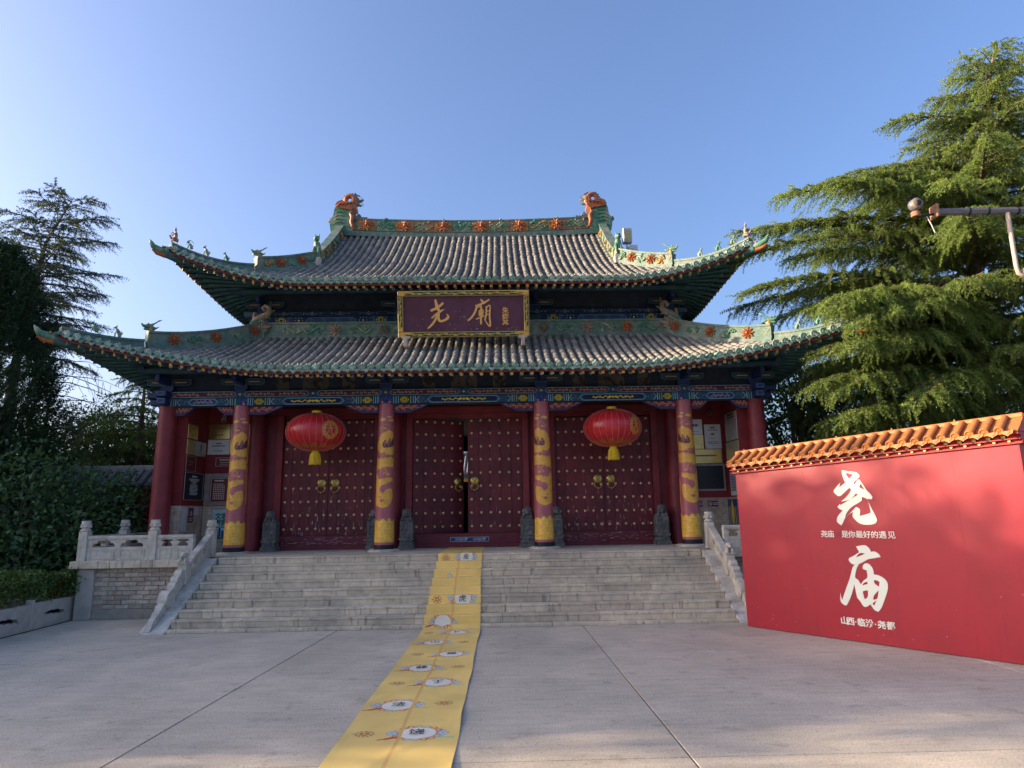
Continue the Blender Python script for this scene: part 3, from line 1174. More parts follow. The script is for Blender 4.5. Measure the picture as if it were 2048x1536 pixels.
# ------------------------------------------------------------------ painted beams
def beam_art(kind, w, h):
    """one bay of the painted lintel: stripes, medallions, chevrons, cartouche"""
    navy, blue, teal = srgb(18, 26, 70), srgb(24, 44, 120), srgb(20, 74, 92)
    green, gold, pale = srgb(24, 82, 58), srgb(222, 196, 56), srgb(128, 176, 196)
    a = Art(w, h, teal)
    k = h / 100.0
    rg = random.Random(w)

    def dots(x0, x1, n, cols):
        for i in range(n):
            a.ell(rg.uniform(x0, x1), rg.uniform(8, h - 8), 2.6 * k, 2.6 * k, rg.choice(cols), 8)

    def half(fl):
        X = (lambda x: x) if not fl else (lambda x: w - x)
        R = lambda x0, x1, c: a.rect(min(X(x0), X(x1)), 0, max(X(x0), X(x1)), h, c)
        x = 0
        if kind == 'main':
            R(0, 95 * k, blue); dots(*sorted((X(0), X(95 * k))), 40, [pale, green, teal, gold])
            a.poly([(X(20 * k), h * .92), (X(45 * k), h * .45), (X(70 * k), h * .92)], srgb(120, 30, 40))
            a.ell(X(45 * k), h * .82, 10 * k, 10 * k, gold)
            x = 95 * k
            for ww, c in ((10, pale), (22, green), (9, pale), (20, blue), (8, pale)):
                R(x, x + ww * k, c); x += ww * k
            R(x, x + 150 * k, srgb(16, 58, 48))
            c = X(x + 75 * k)
            a.poly([(c - 62 * k, h / 2), (c - 30 * k, h * .12), (c, h * .07), (c + 30 * k, h * .12), (c + 62 * k, h / 2), (c + 30 * k, h * .88), (c, h * .93), (c - 30 * k, h * .88)], gold)
            a.ell(c, h / 2, 48 * k, 36 * k, srgb(30, 40, 46))
            for i in range(9):
                t = i * 2 * PI / 9
                a.scroll(c + 28 * k * math.cos(t), h / 2 + 20 * k * math.sin(t), 11 * k, 4.5 * k, gold, 1.1, t)
            a.ell(c, h / 2, 8 * k, 8 * k, srgb(150, 50, 40))
            x += 150 * k
        else:
            R(0, 60 * k, teal); x = 60 * k
        for ww, c in ((9, pale), (26, green), (8, pale), (18, blue), (7, srgb(206, 206, 120))):
            R(x, x + ww * k, c); x += ww * k
        # chevron field
        R(x, x + 150 * k, srgb(26, 62, 96))
        dots(*sorted((X(x + 30 * k), X(x + 140 * k))), 46, [pale, srgb(70, 140, 130), gold, srgb(90, 130, 190)])
        a.line([(X(x + 50 * k), 4 * k), (X(x + 12 * k), h / 2), (X(x + 50 * k), h - 4 * k)], 8 * k, pale)
        a.line([(X(x + 68 * k), 4 * k), (X(x + 30 * k), h / 2), (X(x + 68 * k), h - 4 * k)], 5 * k, green)
        x += 150 * k
        return x

    x0 = half(False)
    half(True)
    x1 = w - x0
    a.poly([(x0, h / 2), (x0 + 48 * k, 0), (x1 - 48 * k, 0), (x1, h / 2), (x1 - 48 * k, h), (x0 + 48 * k, h)], blue)
    a.line([(x0 + 6 * k, h / 2), (x0 + 52 * k, 5 * k), (x1 - 52 * k, 5 * k), (x1 - 6 * k, h / 2), (x1 - 52 * k, h - 5 * k), (x0 + 52 * k, h - 5 * k)], 7 * k, pale, True)
    a.poly([(x0 + 30 * k, h / 2), (x0 + 66 * k, 14 * k), (x1 - 66 * k, 14 * k), (x1 - 30 * k, h / 2), (x1 - 66 * k, h - 14 * k), (x0 + 66 * k, h - 14 * k)], navy)
    a.line([(x0 + 30 * k, h / 2), (x0 + 66 * k, 14 * k), (x1 - 66 * k, 14 * k), (x1 - 30 * k, h / 2), (x1 - 66 * k, h - 14 * k), (x0 + 66 * k, h - 14 * k)], 4 * k, srgb(70, 150, 140), True)
    cx = w / 2
    if kind == 'main':
        for s in (-1, 1):
            L = min(240 * k, (x1 - x0) / 2 - 110 * k)
            pts = [(cx + s * (34 * k + L * i / 22), h / 2 + 15 * k * math.sin(i * .75) * (1 - i / 40)) for i in range(23)]
            a.line(pts, 11 * k, gold)
            for i in (3, 8, 13, 18):
                p = pts[i]
                a.line([p, (p[0] + s * 16 * k, p[1] + 20 * k)], 6 * k, gold)
                a.line([p, (p[0] - s * 10 * k, p[1] - 20 * k)], 5 * k, gold)
            a.ell(pts[0][0] + s * 8 * k, h / 2 - 4 * k, 22 * k, 15 * k, gold)
            a.scroll(pts[-1][0], pts[-1][1], 16 * k, 5 * k, gold)
        a.ell(cx, h / 2, 17 * k, 17 * k, gold)
    else:
        for i in range(9):
            x = x0 + 80 * k + (x1 - x0 - 160 * k) * i / 8
            a.scroll(x, h / 2 + 9 * k * (-1) ** i, 20 * k, 5 * k, srgb(180, 160, 190), 1.2, i, (-1) ** i)
    return a


def band_art(w, h, half_end=False):
    """upper band: long maroon hexagons with scrolls, speckled diamonds between"""
    navy, pale, gold = srgb(20, 60, 86), srgb(120, 168, 192), srgb(214, 186, 80)
    a = Art(w, h, navy)
    k = h / 60.0
    rg = random.Random(w + 1)
    nodes = [0, w / 2, w] if not half_end else [0, w]
    for i in range(150):
        a.ell(rg.uniform(0, w), rg.uniform(3, h - 3), 2 * k, 2 * k, rg.choice([pale, srgb(60, 130, 110), gold, srgb(40, 70, 150)]), 7)
    for x0, x1 in zip(nodes[:-1], nodes[1:]):
        b, c = x0 + 62 * k, x1 - 62 * k
        hexa = [(b - 22 * k, h / 2), (b, 4 * k), (c, 4 * k), (c + 22 * k, h / 2), (c, h - 4 * k), (b, h - 4 * k)]
        a.poly(hexa, srgb(74, 26, 44))
        a.line(hexa, 4 * k, pale, True)
        h2 = [(b - 38 * k, h / 2), (b - 12 * k, 2 * k), (b - 38 * k, h / 2), (b - 12 * k, h - 2 * k)]
        a.line(h2, 4 * k, srgb(50, 90, 170))
        h2 = [(c + 38 * k, h / 2), (c + 12 * k, 2 * k), (c + 38 * k, h / 2), (c + 12 * k, h - 2 * k)]
        a.line(h2, 4 * k, srgb(50, 90, 170))
        n = max(3, int((c - b) / (34 * k)))
        for i in range(n):
            x = b + (c - b) * (i + .5) / n
            if abs(i - n / 2 + .5) < .8: continue
            a.scroll(x, h / 2 + 6 * k * (-1) ** i, 15 * k, 3.6 * k, srgb(150, 140, 150), 1.1, i, (-1) ** i)
            a.line([(x - 12 * k, h / 2 - 5 * k), (x + 14 * k, h / 2 + 5 * k)], 3 * k, gold)
    for x in nodes:
        a.ell(x, h / 2, 13 * k, 13 * k, srgb(40, 70, 110))
        for t in range(4):
            a.ell(x + 8 * k * math.cos(t * PI / 2), h / 2 + 8 * k * math.sin(t * PI / 2), 5 * k, 5 * k, srgb(190, 150, 120))
        a.ell(x, h / 2, 5 * k, 5 * k, gold)
    return a


bays = [(-CORNX, CX[0]), (CX[0], CX[1]), (CX[1], CX[2]), (CX[2], CX[3]), (CX[3], CORNX)]
ZL0, ZL1, ZB1 = 4.492, 4.672, 4.825
MB().box(-7.05, 7.05, 15.10, 15.37, ZL0, ZL1 - .004).build('lintel_beam', M['teal'], TG)
MB().box(-7.12, 7.12, 15.06, 15.41, ZL1, ZB1).build('upper_beam', M['teal'], TG)
arts = {}
for i, (a, b) in enumerate(bays):
    kind = 'main' if 0 < i < 4 else 'end'
    ln = b - a
    if kind not in arts or i == 2:
        im = beam_art(kind, int(ln * 500), 90).image('lintel_painting')
        im2 = band_art(int(ln * 420), 64, kind == 'end').image('band_painting')
        arts[kind] = (img_mat('lintel_painting', im, .6, .15, 5, .3), img_mat('band_painting', im2, .6, .2, 6, .3))
    m1, m2 = arts[kind]
    quad_uv('lintel_painting', [(a + .002, 15.097, ZL0 + .004), (b - .002, 15.097, ZL0 + .004), (b - .002, 15.097, ZL1 - .012), (a + .002, 15.097, ZL1 - .012)], m1, TG)
    quad_uv('band_painting', [(a + .002, 15.057, ZL1 + .008), (b - .002, 15.057, ZL1 + .008), (b - .002, 15.057, ZB1 - .008), (a + .002, 15.057, ZB1 - .008)], m2, TG)
# beam ends that stick out past the corner posts
for sx in (-1, 1):
    e = MB()
    e.box(*sorted((sx * 7.05, sx * 7.26)), 15.12, 15.35, ZL0 + .03, ZL1 - .02)
    e.box(*sorted((sx * 7.12, sx * 7.34)), 15.10, 15.38, ZL1 + .02, ZB1 - .01)
    e.box(sx * CORNX - .1, sx * CORNX + .1, 14.86, 15.095, ZL0 + .02, ZL1 - .01)
    e.box(sx * CORNX - .13, sx * CORNX + .13, 14.82, 15.055, ZL1 + .015, ZB1 - .005)
    e.build('beam_end', M['blue'], TG, bevel=.012)
    fr = MB()
    for (cx, z0, z1, y) in ((sx * CORNX, ZL0 + .04, ZL1 - .03, 14.857), (sx * CORNX, ZL1 + .035, ZB1 - .025, 14.817)):
        for q in ((cx - .08, cx + .08, z0, z0 + .012), (cx - .08, cx + .08, z1 - .012, z1), (cx - .08, cx - .068, z0 + .012, z1 - .012), (cx + .068, cx + .08, z0 + .012, z1 - .012)):
            fr.box(q[0], q[1], y - .003, y, q[2], q[3])
    fr.build('beam_end_border', M['lblue'], TG)


# sparrow braces under the lintel beside every post
def brace_art():
    a = Art(420, 120, srgb(104, 26, 50))
    for i in range(8):
        x = 30 + i * 45
        y = 46 + 12 * (-1) ** i
        a.scroll(x, y, 20, 5, srgb(206, 160, 90), 1.2, i * .9, (-1) ** i)
        a.scroll(x + 18, y + 22, 14, 4, srgb(70, 130, 110), 1.1, i)
        a.ell(x + 22, y - 14, 4, 4, srgb(240, 220, 190))
    return a.image('brace_painting')


br_m = img_mat('brace_painting', brace_art(), .6, .12, 6)


def brace(x, dirn, ln, h):
    out = [(0, 0), (ln, 0), (ln * .97, -.035), (ln * .86, -.075), (ln * .80, -.10), (ln * .62, -.15), (ln * .52, -h + .02), (ln * .46, -h), (0, -h)]
    fn = lambda u, v, w: (x + dirn * u, 15.237 + w, ZL0 - .003 + v)
    MB().prism(out, fn, -.05, .05).build('sparrow_brace', M['blue'], TG)
    ins = [(.012, -.022), (ln * .90, -.022), (ln * .84, -.05), (ln * .58, -.135), (ln * .47, -h + .035), (.012, -h + .035)]
    me = bpy.data.meshes.new('brace_painting')
    v = [fn(u, t, -.053) for u, t in ins]
    order = list(range(6)) if dirn < 0 else list(range(5, -1, -1))
    me.from_pydata(v, [], [tuple(order)])
    l = me.uv_layers.new(name='UVMap')
    for li, vi in enumerate(order):
        l.data[li].uv = (ins[vi][0] / ln, 1 + ins[vi][1] / h)
    me.materials.append(br_m)
    inst('brace_painting', me, TG, I4)


for i, x in enumerate(CX):
    outer = i in (0, 3)
    for d in (-1, 1):
        to_end = (outer and ((d < 0) == (i == 0)))
        brace(x + d * .18, d, .40 if to_end else .80, .205)
for sx in (-1, 1):
    brace(sx * (CORNX - .19), -sx, .42, .205)

# frieze between the beam and the rafters: dark boards with faint painted figures, and a bracket over each post
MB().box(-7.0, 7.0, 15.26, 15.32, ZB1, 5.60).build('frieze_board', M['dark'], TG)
fpan = mat('faded_frieze_painting', (.085, .082, .075), .85, .3, 5, .05, col2=(.03, .03, .03), mixscale=7, mixlo=.5, mixhi=.6)
for (a, b) in bays[1:4]:
    L = b - a
    for t, w in ((.27, .30), (.5, .62), (.73, .30)):
        c = a + L * t
        MB().box(c - w / 2, c + w / 2, 15.247, 15.258, ZB1 + .03, 5.18).build('frieze_panel', fpan, TG)


def bracket_set(x, y, z, s=1.0, mid=True):
    """capital block, cross arm with pale edges, tongue beam"""
    b = MB()
    fn = lambda u, v, w: (x + u * s, y + w * s, z + v * s)
    b.prism([(-.10, .003), (.10, .003), (.145, .06), (.145, .15), (-.145, .15), (-.145, .06)], fn, -.15, .14)
    b.build('capital_block', M['blue'], TG, bevel=.01)
    c = MB()
    c.prism([(-.44, .155), (.44, .155), (.52, .20), (.52, .325), (-.52, .325), (-.52, .20)], fn, -.06, .12)
    c.build('bracket_arm', M['teal'], TG, bevel=.01)
    e = MB()
    fr = [(-.44, .155), (.44, .155), (.52, .20), (.52, .325), (-.52, .325), (-.52, .20)]
    for i in range(6):
        p, q = fr[i], fr[(i + 1) % 6]
        e.beam(fn(p[0] * .97, p[1] + (.012 if p[1] < .2 else 0) - (.012 if p[1] > .3 else 0), -.064), fn(q[0] * .97, q[1] + (.012 if q[1] < .2 else 0) - (.012 if q[1] > .3 else 0), -.064), .006, .012 * s, up=(0, 1, 0))
    fr = [(-.10, .012), (.10, .012), (.138, .062), (.138, .142), (-.138, .142), (-.138, .062)]
    for i in range(6):
        p, q = fr[i], fr[(i + 1) % 6]
        e.beam(fn(p[0], p[1], -.154), fn(q[0], q[1], -.154), .006, .012 * s, up=(0, 1, 0))
    e.build('bracket_edge_line', M['lblue'], TG)
    for s_ in (-1, 1):
        g_ = MB()
        g_.box(x + s * (.27 * s_ - .13), x + s * (.27 * s_ + .13), y - .068 * s, y - .062 * s, z + .232 * s, z + .25 * s)
        g_.build('bracket_gold_line', M['gold'], TG)
    t = MB()
    t.box(x - .05 * s, x + .05 * s, y - .62 * s, y + .1 * s, z + .158 * s, z + .33 * s)
    t.build('tongue_beam', M['blue'], TG, bevel=.01)


for x in list(CX) + [-CORNX, CORNX]:
    bracket_set(x, YC, ZB1)
# round eave purlin carried by the brackets
MB().tube([(-7.4, 14.80, 5.27), (7.4, 14.80, 5.27)], .085, 12).build('eave_purlin', M['teal'], TG)
for sx in (-1, 1):
    MB().tube([(sx * 7.32, 14.7, 5.30), (sx * 7.32, 25.6, 5.30)], .085, 10).build('eave_purlin', M['teal'], TG)
    MB().box(*sorted((sx * 6.8, sx * 6.9)), 15.4, 25.2, 4.98, 5.7).build('frieze_board', M['dark'], TG)

# ------------------------------------------------------------------ upper storey
YU = 16.95
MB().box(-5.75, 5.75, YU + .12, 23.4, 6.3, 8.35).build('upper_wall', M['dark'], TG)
for x in (-5.42, -1.81, 1.81, 5.42):
    MB().lathe([(.17, 6.4), (.17, 7.42)], (x, YU + .1, 0), 16).build('upper_column', M['dred'], TG)
MB().box(-5.75, 5.75, YU - .10, YU + .1, 6.93, 7.145).build('upper_lintel', M['teal'], TG)
MB().box(-5.9, 5.9, YU - .16, YU + .12, 7.148, 7.27).build('upper_beam', M['teal'], TG)


def upper_art(w, h):
    a = Art(w, h, srgb(22, 48, 92))
    k = h / 100
    pale, gold = srgb(90, 140, 180), srgb(230, 214, 120)
    for fl in (0, 1):
        X = (lambda x: x) if not fl else (lambda x: w - x)
        c = X(150 * k)
        a.rect(min(X(90 * k), X(210 * k)), 0, max(X(90 * k), X(210 * k)), h, srgb(26, 62, 60))
        a.poly([(c - 58 * k, h / 2), (c - 28 * k, h * .12), (c, h * .05), (c + 28 * k, h * .12), (c + 58 * k, h / 2), (c + 28 * k, h * .88), (c, h * .95), (c - 28 * k, h * .88)], gold)
        a.ell(c, h / 2, 46 * k, 38 * k, srgb(12, 16, 24))
        for i in range(8):
            t = i * PI / 4
            a.scroll(c + 26 * k * math.cos(t), h / 2 + 22 * k * math.sin(t), 10 * k, 4 * k, gold, 1.1, t)
        for x in (80, 220, 236):
            a.rect(min(X(x * k), X((x + 7) * k)), 0, max(X(x * k), X((x + 7) * k)), h, pale)
        a.line([(X(310 * k), 6 * k), (X(260 * k), h / 2), (X(310 * k), h - 6 * k)], 8 * k, srgb(56, 92, 150))
        a.ell(X(350 * k), h / 2, 11 * k, 11 * k, gold)
        for dx, dy in ((-34, -34), (34, -34), (-34, 34), (34, 34), (0, -42), (0, 42), (-44, 0), (44, 0), (-90, -38), (-90, 38)):
            a.ell(X((350 + dx) * k), h / 2 + dy * k * .9, 5 * k, 5 * k, srgb(214, 214, 170))
    x0, x1 = 430 * k, w - 430 * k
    hexa = [(x0, h / 2), (x0 + 40 * k, 10 * k), (x1 - 40 * k, 10 * k), (x1, h / 2), (x1 - 40 * k, h - 10 * k), (x0 + 40 * k, h - 10 * k)]
    a.poly(hexa, srgb(44, 76, 120))
    n = 7
    for i in range(n):
        x = x0 + 60 * k + (x1 - x0 - 120 * k) * i / (n - 1)
        for dy in (-18, 18):
            a.poly([(x - 34 * k, h / 2 + dy * k), (x, h / 2 + dy * k - 18 * k), (x + 34 * k, h / 2 + dy * k), (x, h / 2 + dy * k + 18 * k)], srgb(64, 60, 110) if i % 2 else srgb(56, 100, 120))
    a.line(hexa, 5 * k, pale, True)
    return a.image('upper_lintel_painting')


def upper_band_art(w, h):
    a = Art(w, h, srgb(20, 40, 74))
    k = h / 60
    n = int(w / (95 * k))
    for i in range(n + 1):
        x = w * i / n
        a.line([(x - 46 * k, 8 * k), (x - 20 * k, 20 * k), (x - 12 * k, 40 * k), (x, 52 * k), (x + 12 * k, 40 * k), (x + 20 * k, 20 * k), (x + 46 * k, 8 * k)], 3.5 * k, srgb(80, 120, 160))
        a.scroll(x, 24 * k, 12 * k, 3 * k, srgb(110, 140, 160), 1.1, 0)
        for dx, dy in ((0, 8), (-30, 34), (30, 34), (0, 44)):
            a.ell(x + dx * k, dy * k, 3 * k, 3 * k, srgb(214, 190, 110), 8)
    return a.image('upper_band_painting')


ua, ub = img_mat('upper_lintel_painting', upper_art(1300, 90), .6, .15, 5), img_mat('upper_band_painting', upper_band_art(1500, 60), .65, .15, 5)
for a, b in ((-5.42, -1.81), (-1.81, 1.81), (1.81, 5.42)):
    quad_uv('upper_lintel_painting', [(a + .15, YU - .103, 6.936), (b - .15, YU - .103, 6.936), (b - .15, YU - .103, 7.14), (a + .15, YU - .103, 7.14)], ua, TG)
quad_uv('upper_band_painting', [(-5.6, YU - .163, 7.152), (5.6, YU - .163, 7.152), (5.6, YU - .163, 7.266), (-5.6, YU - .163, 7.266)], ub, TG)
for x in (-5.42, -1.81, 1.81, 5.42):
    bracket_set(x, YU + .05, 7.272, 1.0)
MB().tube([(-6.2, YU - .45, 7.74), (6.2, YU - .45, 7.74)], .08, 12).build('upper_purlin', M['teal'], TG)
for sx in (-1, 1):
    MB().tube([(sx * 6.0, YU - .4, 7.74), (sx * 6.0, 24.0, 7.74)], .08, 10).build('upper_purlin', M['teal'], TG)

# ------------------------------------------------------------------ roofs
M['tile'] = mat('weathered_barrel_tile', (.25, .225, .185), .8, .34, 9, .5, 80, col2=(.155, .155, .13), mixscale=2.2, mixlo=.42, mixhi=.7, island=.24)
M['pan'] = mat('pan_tile', (.125, .118, .11), .9, .40, 16, .5, 80, col2=(.21, .20, .18), mixscale=9, mixlo=.52, mixhi=.7, island=.3)
M['glaze'] = mat('green_glaze', (.125, .25, .19), .4, .4, 14, .3, 60, col2=(.29, .39, .31), mixscale=5, mixlo=.42, mixhi=.62, objvar=.3, spec=.5)
M['ridge'] = mat('green_ridge_tile', (.095, .165, .125), .55, .38, 7, .3, 50, col2=(.19, .195, .15), mixscale=1.8, mixlo=.42, mixhi=.68)
M['ridgecarve'] = mat('green_relief', (.075, .20, .12), .4, .4, 11, .2, 50, col2=(.24, .30, .20), mixscale=3)
M['terra'] = mat('orange_glaze', (.37, .115, .035), .42, .35, 12, .3, 50, col2=(.27, .10, .05), mixscale=3)
M['terrapanel'] = mat('terracotta_panel', (.36, .15, .06), .55, .35, 8, .3, 50, col2=(.20, .17, .09), mixscale=2)
M['ochre'] = mat('ochre_glaze', (.42, .22, .05), .4, .35, 12, .3, 50, col2=(.17, .19, .10), mixscale=3)
M['palebeast'] = mat('weathered_beast_glaze', (.30, .19, .13), .5, .4, 14, .3, 50, col2=(.22, .25, .18), mixscale=4)
M['rafter'] = mat('green_rafter', (.045, .13, .13), .65, .3, 8, .1)
M['soffit'] = mat('soffit_board', (.03, .065, .085), .8, .3, 5, .1)
M['rafgold'] = mat('gold_rafter_end', (.50, .32, .08), .55, .45, 40, .1, objvar=.25)
M['raflilac'] = mat('ringed_rafter_end', (.27, .27, .36), .6, .3, 30, .0)
M['rafnavy'] = mat('navy_rafter_eye', (.012, .02, .07), .6, .1, 30, .0)

LOW = dict(z0=5.06, a=.45, b=.03, U=8.48, u1=3.5, us=5.17, L=1.10, dr=.62, u2=4.0, D=2.7, dh=2.7, utop=5.27, Yf=13.9, Xs=7.97)
UPP = dict(z0=7.53, a=.44, b=.0455, U=7.02, u1=3.8, us=3.43, L=1.07, dr=.5, u2=4.0, D=5.0, dh=2.38, utop=4.25, Yf=15.2, Xs=6.63)
YMID = 20.2


def side_of(R):
    s = dict(R)
    vt = (R['Yf'] + R['dh'])
    s['utop'] = YMID - vt
    s['U'] = s['utop'] + (R['U'] - R['utop'])
    s['u1'] = s['U'] - (R['U'] - R['u1'])
    s['u2'] = s['U'] - (R['U'] - R['u2'])
    s['D'] = R['dh']
    return s


LOWS, UPPS = side_of(LOW), side_of(UPP)


def edge(R, u):
    t = max(0, abs(u) - R['u2']) / (R['U'] - R['u2'])
    return -R['dr'] * t * t


def surf(R, u, d):
    z = R['z0'] + R['a'] * d + (R['b'] * d * d if d > 0 else 0)
    t = max(0, abs(u) - R['u1']) / R['us']
    e = edge(R, u)
    k = max(0, min(1.15, (R['dh'] - d) / (R['dh'] - e)))
    return z + R['L'] * t ** 1.9 * k ** 1.5


def dmax(R, u):
    if abs(u) <= R['utop']: return R['D']
    return R['dh'] - (abs(u) - R['utop'])


def to_front(R): return lambda u, d, z: (u, R['Yf'] + d, z)
def to_back(R): return lambda u, d, z: (-u, 2 * YMID - R['Yf'] - d, z)
def to_left(R): return lambda u, d, z: (-R['Xs'] + d, YMID - u, z)
def to_right(R): return lambda u, d, z: (R['Xs'] - d, YMID + u, z)


PITCH_T = .195
TL = .30


def tile_template():
    """one half-round tile, 0.30 m long along +Y, lip at the lower end"""
    n = 6
    v = []
    for (y, r, lift) in ((0, .066, .010), (.02, .068, .010), (TL + .03, .060, -.004)):
        for j in range(n + 1):
            a = PI * j / n
            v.append((-r * math.cos(a), y, r * .95 * math.sin(a) + lift - .02))
    f = []
    for i in range(2):
        for j in range(n):
            k = i * (n + 1) + j
            f.append((k, k + 1, k + n + 2, k + n + 1))
    f.append(tuple(range(n, -1, -1)))
    return v, f


TV, TF = tile_template()


def me_from(v, f, name, mats, smooth=True, mi=None):
    me = bpy.data.meshes.new(name)
    me.from_pydata(v, [], f)
    for m in (mats if isinstance(mats, list) else [mats]): me.materials.append(m)
    if smooth: me.polygons.foreach_set('use_smooth', [True] * len(f))
    if mi: me.polygons.foreach_set('material_index', mi)
    me.update()
    return me


me_tile = me_from(TV, TF, 'roof_tile', M['tile'])


def eave_tile_mesh():
    b = MB()
    T = Matrix.Rotation(PI / 2, 4, 'X')
    b.lathe([(.078, 0), (.080, .018), (.068, .026), (.056, .014), (.050, .014), (.034, .026), (.0, .028)], (0, 0, .008), 14, M=T)
    v, f = TV, TF
    b.add([(x, y * .55, z) for x, y, z in v], f, 0, True)
    b.lathe([(.022, .05), (.026, .07), (.018, .085), (.008, .10), (.0, .108)], (0, .05, 0), 6)
    return b.mesh('eave_tile', M['glaze'])


def drip_tile_mesh():
    b = MB()
    out = [(-.07, .012), (-.04, -.004), (0, -.010), (.04, -.004), (.07, .012), (.066, -.022), (.045, -.052), (.02, -.06), (0, -.085), (-.02, -.06), (-.045, -.052), (-.066, -.022)]
    b.prism(out, lambda u, v, w: (u, w, v), -.012, .006)
    ins = [(u * .62, v * .62 - .008) for u, v in out]
    b.prism(ins, lambda u, v, w: (u, w, v), -.018, -.0121)
    return b.mesh('drip_tile', M['glaze'])


me_eave, me_drip = eave_tile_mesh(), drip_tile_mesh()

ALLT = []       # every barrel tile of the two front slopes
BULK_V, BULK_F = {}, {}


def tile_matrix(P0, P1, uvec):
    y = (Vector(P1) - Vector(P0)).normalized()
    x = Vector(uvec).normalized()
    z = x.cross(y).normalized()
    x = y.cross(z)
    m = Matrix((x, y, z)).transposed().to_4x4()
    m.translation = P0
    return m


def build_slope(R, fr, roof, front, half=None):
    """tile rows, pan tiles, soffit, boards and rafters of one slope"""
    uvec = Vector(fr(1, 0, 0)) - Vector(fr(0, 0, 0))
    nrow = int(R['U'] / PITCH_T)
    rows = [(i) * PITCH_T for i in range(-nrow, nrow + 1)]
    if half: rows = [u for u in rows if half(u)]
    jit = random.Random(17)
    bulkV, bulkF, sideV, sideF = [], [], [], []
    for u in rows:
        e, dm = edge(R, u), dmax(R, u) - .05
        d = e + .02
        ju = jit.uniform(-.012, .012)
        k = 0
        while d + .12 < dm:
            dl = TL / math.sqrt(1 + (R['a'] + 2 * R['b'] * max(d, 0)) ** 2)
            d1 = d + dl
            uu = u + ju + jit.uniform(-.010, .010)
            P0 = fr(uu, d, surf(R, u, d) + .03)
            P1 = fr(uu, d1, surf(R, u, d1) + .03 + jit.uniform(-.004, .004))
            m = tile_matrix(P0, P1, uvec)
            if k == 0 and front:
                inst('eave_tile', me_eave, roof, m)
                mm = tile_matrix(fr(u + PITCH_T / 2, edge(R, u + PITCH_T / 2), surf(R, u + PITCH_T / 2, edge(R, u + PITCH_T / 2)) + .0), fr(u + PITCH_T / 2, edge(R, u + PITCH_T / 2) + 1, surf(R, u + PITCH_T / 2, edge(R, u + PITCH_T / 2)) + .12), uvec)
                if u + PITCH_T / 2 < R['U']: inst('drip_tile', me_drip, roof, mm)
            if k == 0 and not front:
                mm = tile_matrix(fr(u + PITCH_T / 2, edge(R, u + PITCH_T / 2), surf(R, u + PITCH_T / 2, edge(R, u + PITCH_T / 2))), fr(u + PITCH_T / 2, edge(R, u + PITCH_T / 2) + 1, surf(R, u + PITCH_T / 2, edge(R, u + PITCH_T / 2)) + .12), uvec)
                for src, mt in ((me_eave, m), (me_drip, mm)):
                    b0 = len(sideV)
                    sideV.extend([tuple(mt @ q.co) for q in src.vertices])
                    sideF.extend([tuple(i + b0 for i in q.vertices) for q in src.polygons])
            if front:
                ALLT.append((m, roof, k))
            else:
                b0 = len(bulkV)
                bulkV.extend([tuple(m @ Vector(p)) for p in TV])
                bulkF.extend([tuple(i + b0 for i in f) for f in TF])
            d = d1
            k += 1
    if bulkV:
        o = inst('roof_tiles', me_from(bulkV, bulkF, 'roof_tiles', M['tile']), roof, I4)
        o['kind'] = 'stuff'
    if sideV:
        inst('eave_tiles', me_from(sideV, sideF, 'eave_tiles', M['glaze'], False), roof, I4)['kind'] = 'stuff'
    # pan tiles: stepped, slightly hollow courses between the rows
    pv, pf = [], []
    step = .115
    for u in rows:
        ua, ub = u + .03, u + PITCH_T - .03
        um = (ua + ub) / 2
        if abs(um) > R['U'] - .02: continue
        e, dm = edge(R, um), dmax(R, um) - .02
        d = e
        while d < dm:
            d1 = min(d + step, dm + .05)
            jr = jit.uniform(0, .008)
            row = []
            for dd, up in ((d, .026 + jr), (d1, .004)):
                for t, hol in ((0, .02), (.3, -.004), (.7, -.004), (1, .02)):
                    uu = ua + (ub - ua) * t
                    row.append(fr(uu, dd, surf(R, uu, dd) + up + hol - .012))
            b0 = len(pv)
            pv.extend(row)
            lip = [fr(ua + (ub - ua) * t, d, surf(R, ua + (ub - ua) * t, d) - .01) for t in (0, 1)]
            pv.extend(lip)
            for j in range(3): pf.append((b0 + j, b0 + j + 1, b0 + j + 5, b0 + j + 4))
            pf.append((b0, b0 + 8, b0 + 9, b0 + 3, b0 + 2, b0 + 1))
            d = d1
    o = inst('pan_tiles', me_from(pv, pf, 'pan_tiles', M['pan'], False), roof, I4)
    o['kind'] = 'stuff'
    # under side: closed board below the tiles
    nu = 60
    us = [-R['U'] + 2 * R['U'] * i / nu for i in range(nu + 1)]
    if half: us = [u for u in us if half(u)]
    sv, sf = [], []
    K = 7
    for u in us:
        e = edge(R, u) + .03
        dm = min(dmax(R, u), R['dh'] if R['D'] < 3 else R['D'])
        for j in range(K):
            d = e + (max(dm, e + .01) - e) * j / (K - 1)
            sv.append(fr(u, d, surf(R, u, d) - .055))
    for i in range(len(us) - 1):
        for j in range(K - 1):
            sf.append((i * K + j, i * K + j + 1, (i + 1) * K + j + 1, (i + 1) * K + j))
    inst('soffit_board', me_from(sv, sf, 'soffit_board', M['soffit'], False), roof, I4)
    # red eave board under the drip tiles
    ev, ef = [], []
    for u in us:
        e = edge(R, u) + .05
        z = surf(R, u, e)
        for dd, dz in ((0, -.058), (0, -.115), (.05, -.115), (.05, -.058)):
            ev.append(fr(u, e + dd, z + dz))
    for i in range(len(us) - 1):
        for j in range(4):
            ef.append((i * 4 + j, i * 4 + (j + 1) % 4, (i + 1) * 4 + (j + 1) % 4, (i + 1) * 4 + j))
    inst('eave_board', me_from(ev, ef, 'eave_board', M['redline'], False), roof, I4)
    # rafters: square flying ones over round ones, fanning out at the corners
    rp = .222
    n = int((R['U'] - .12) / rp)
    uc = R['U'] - 2.55
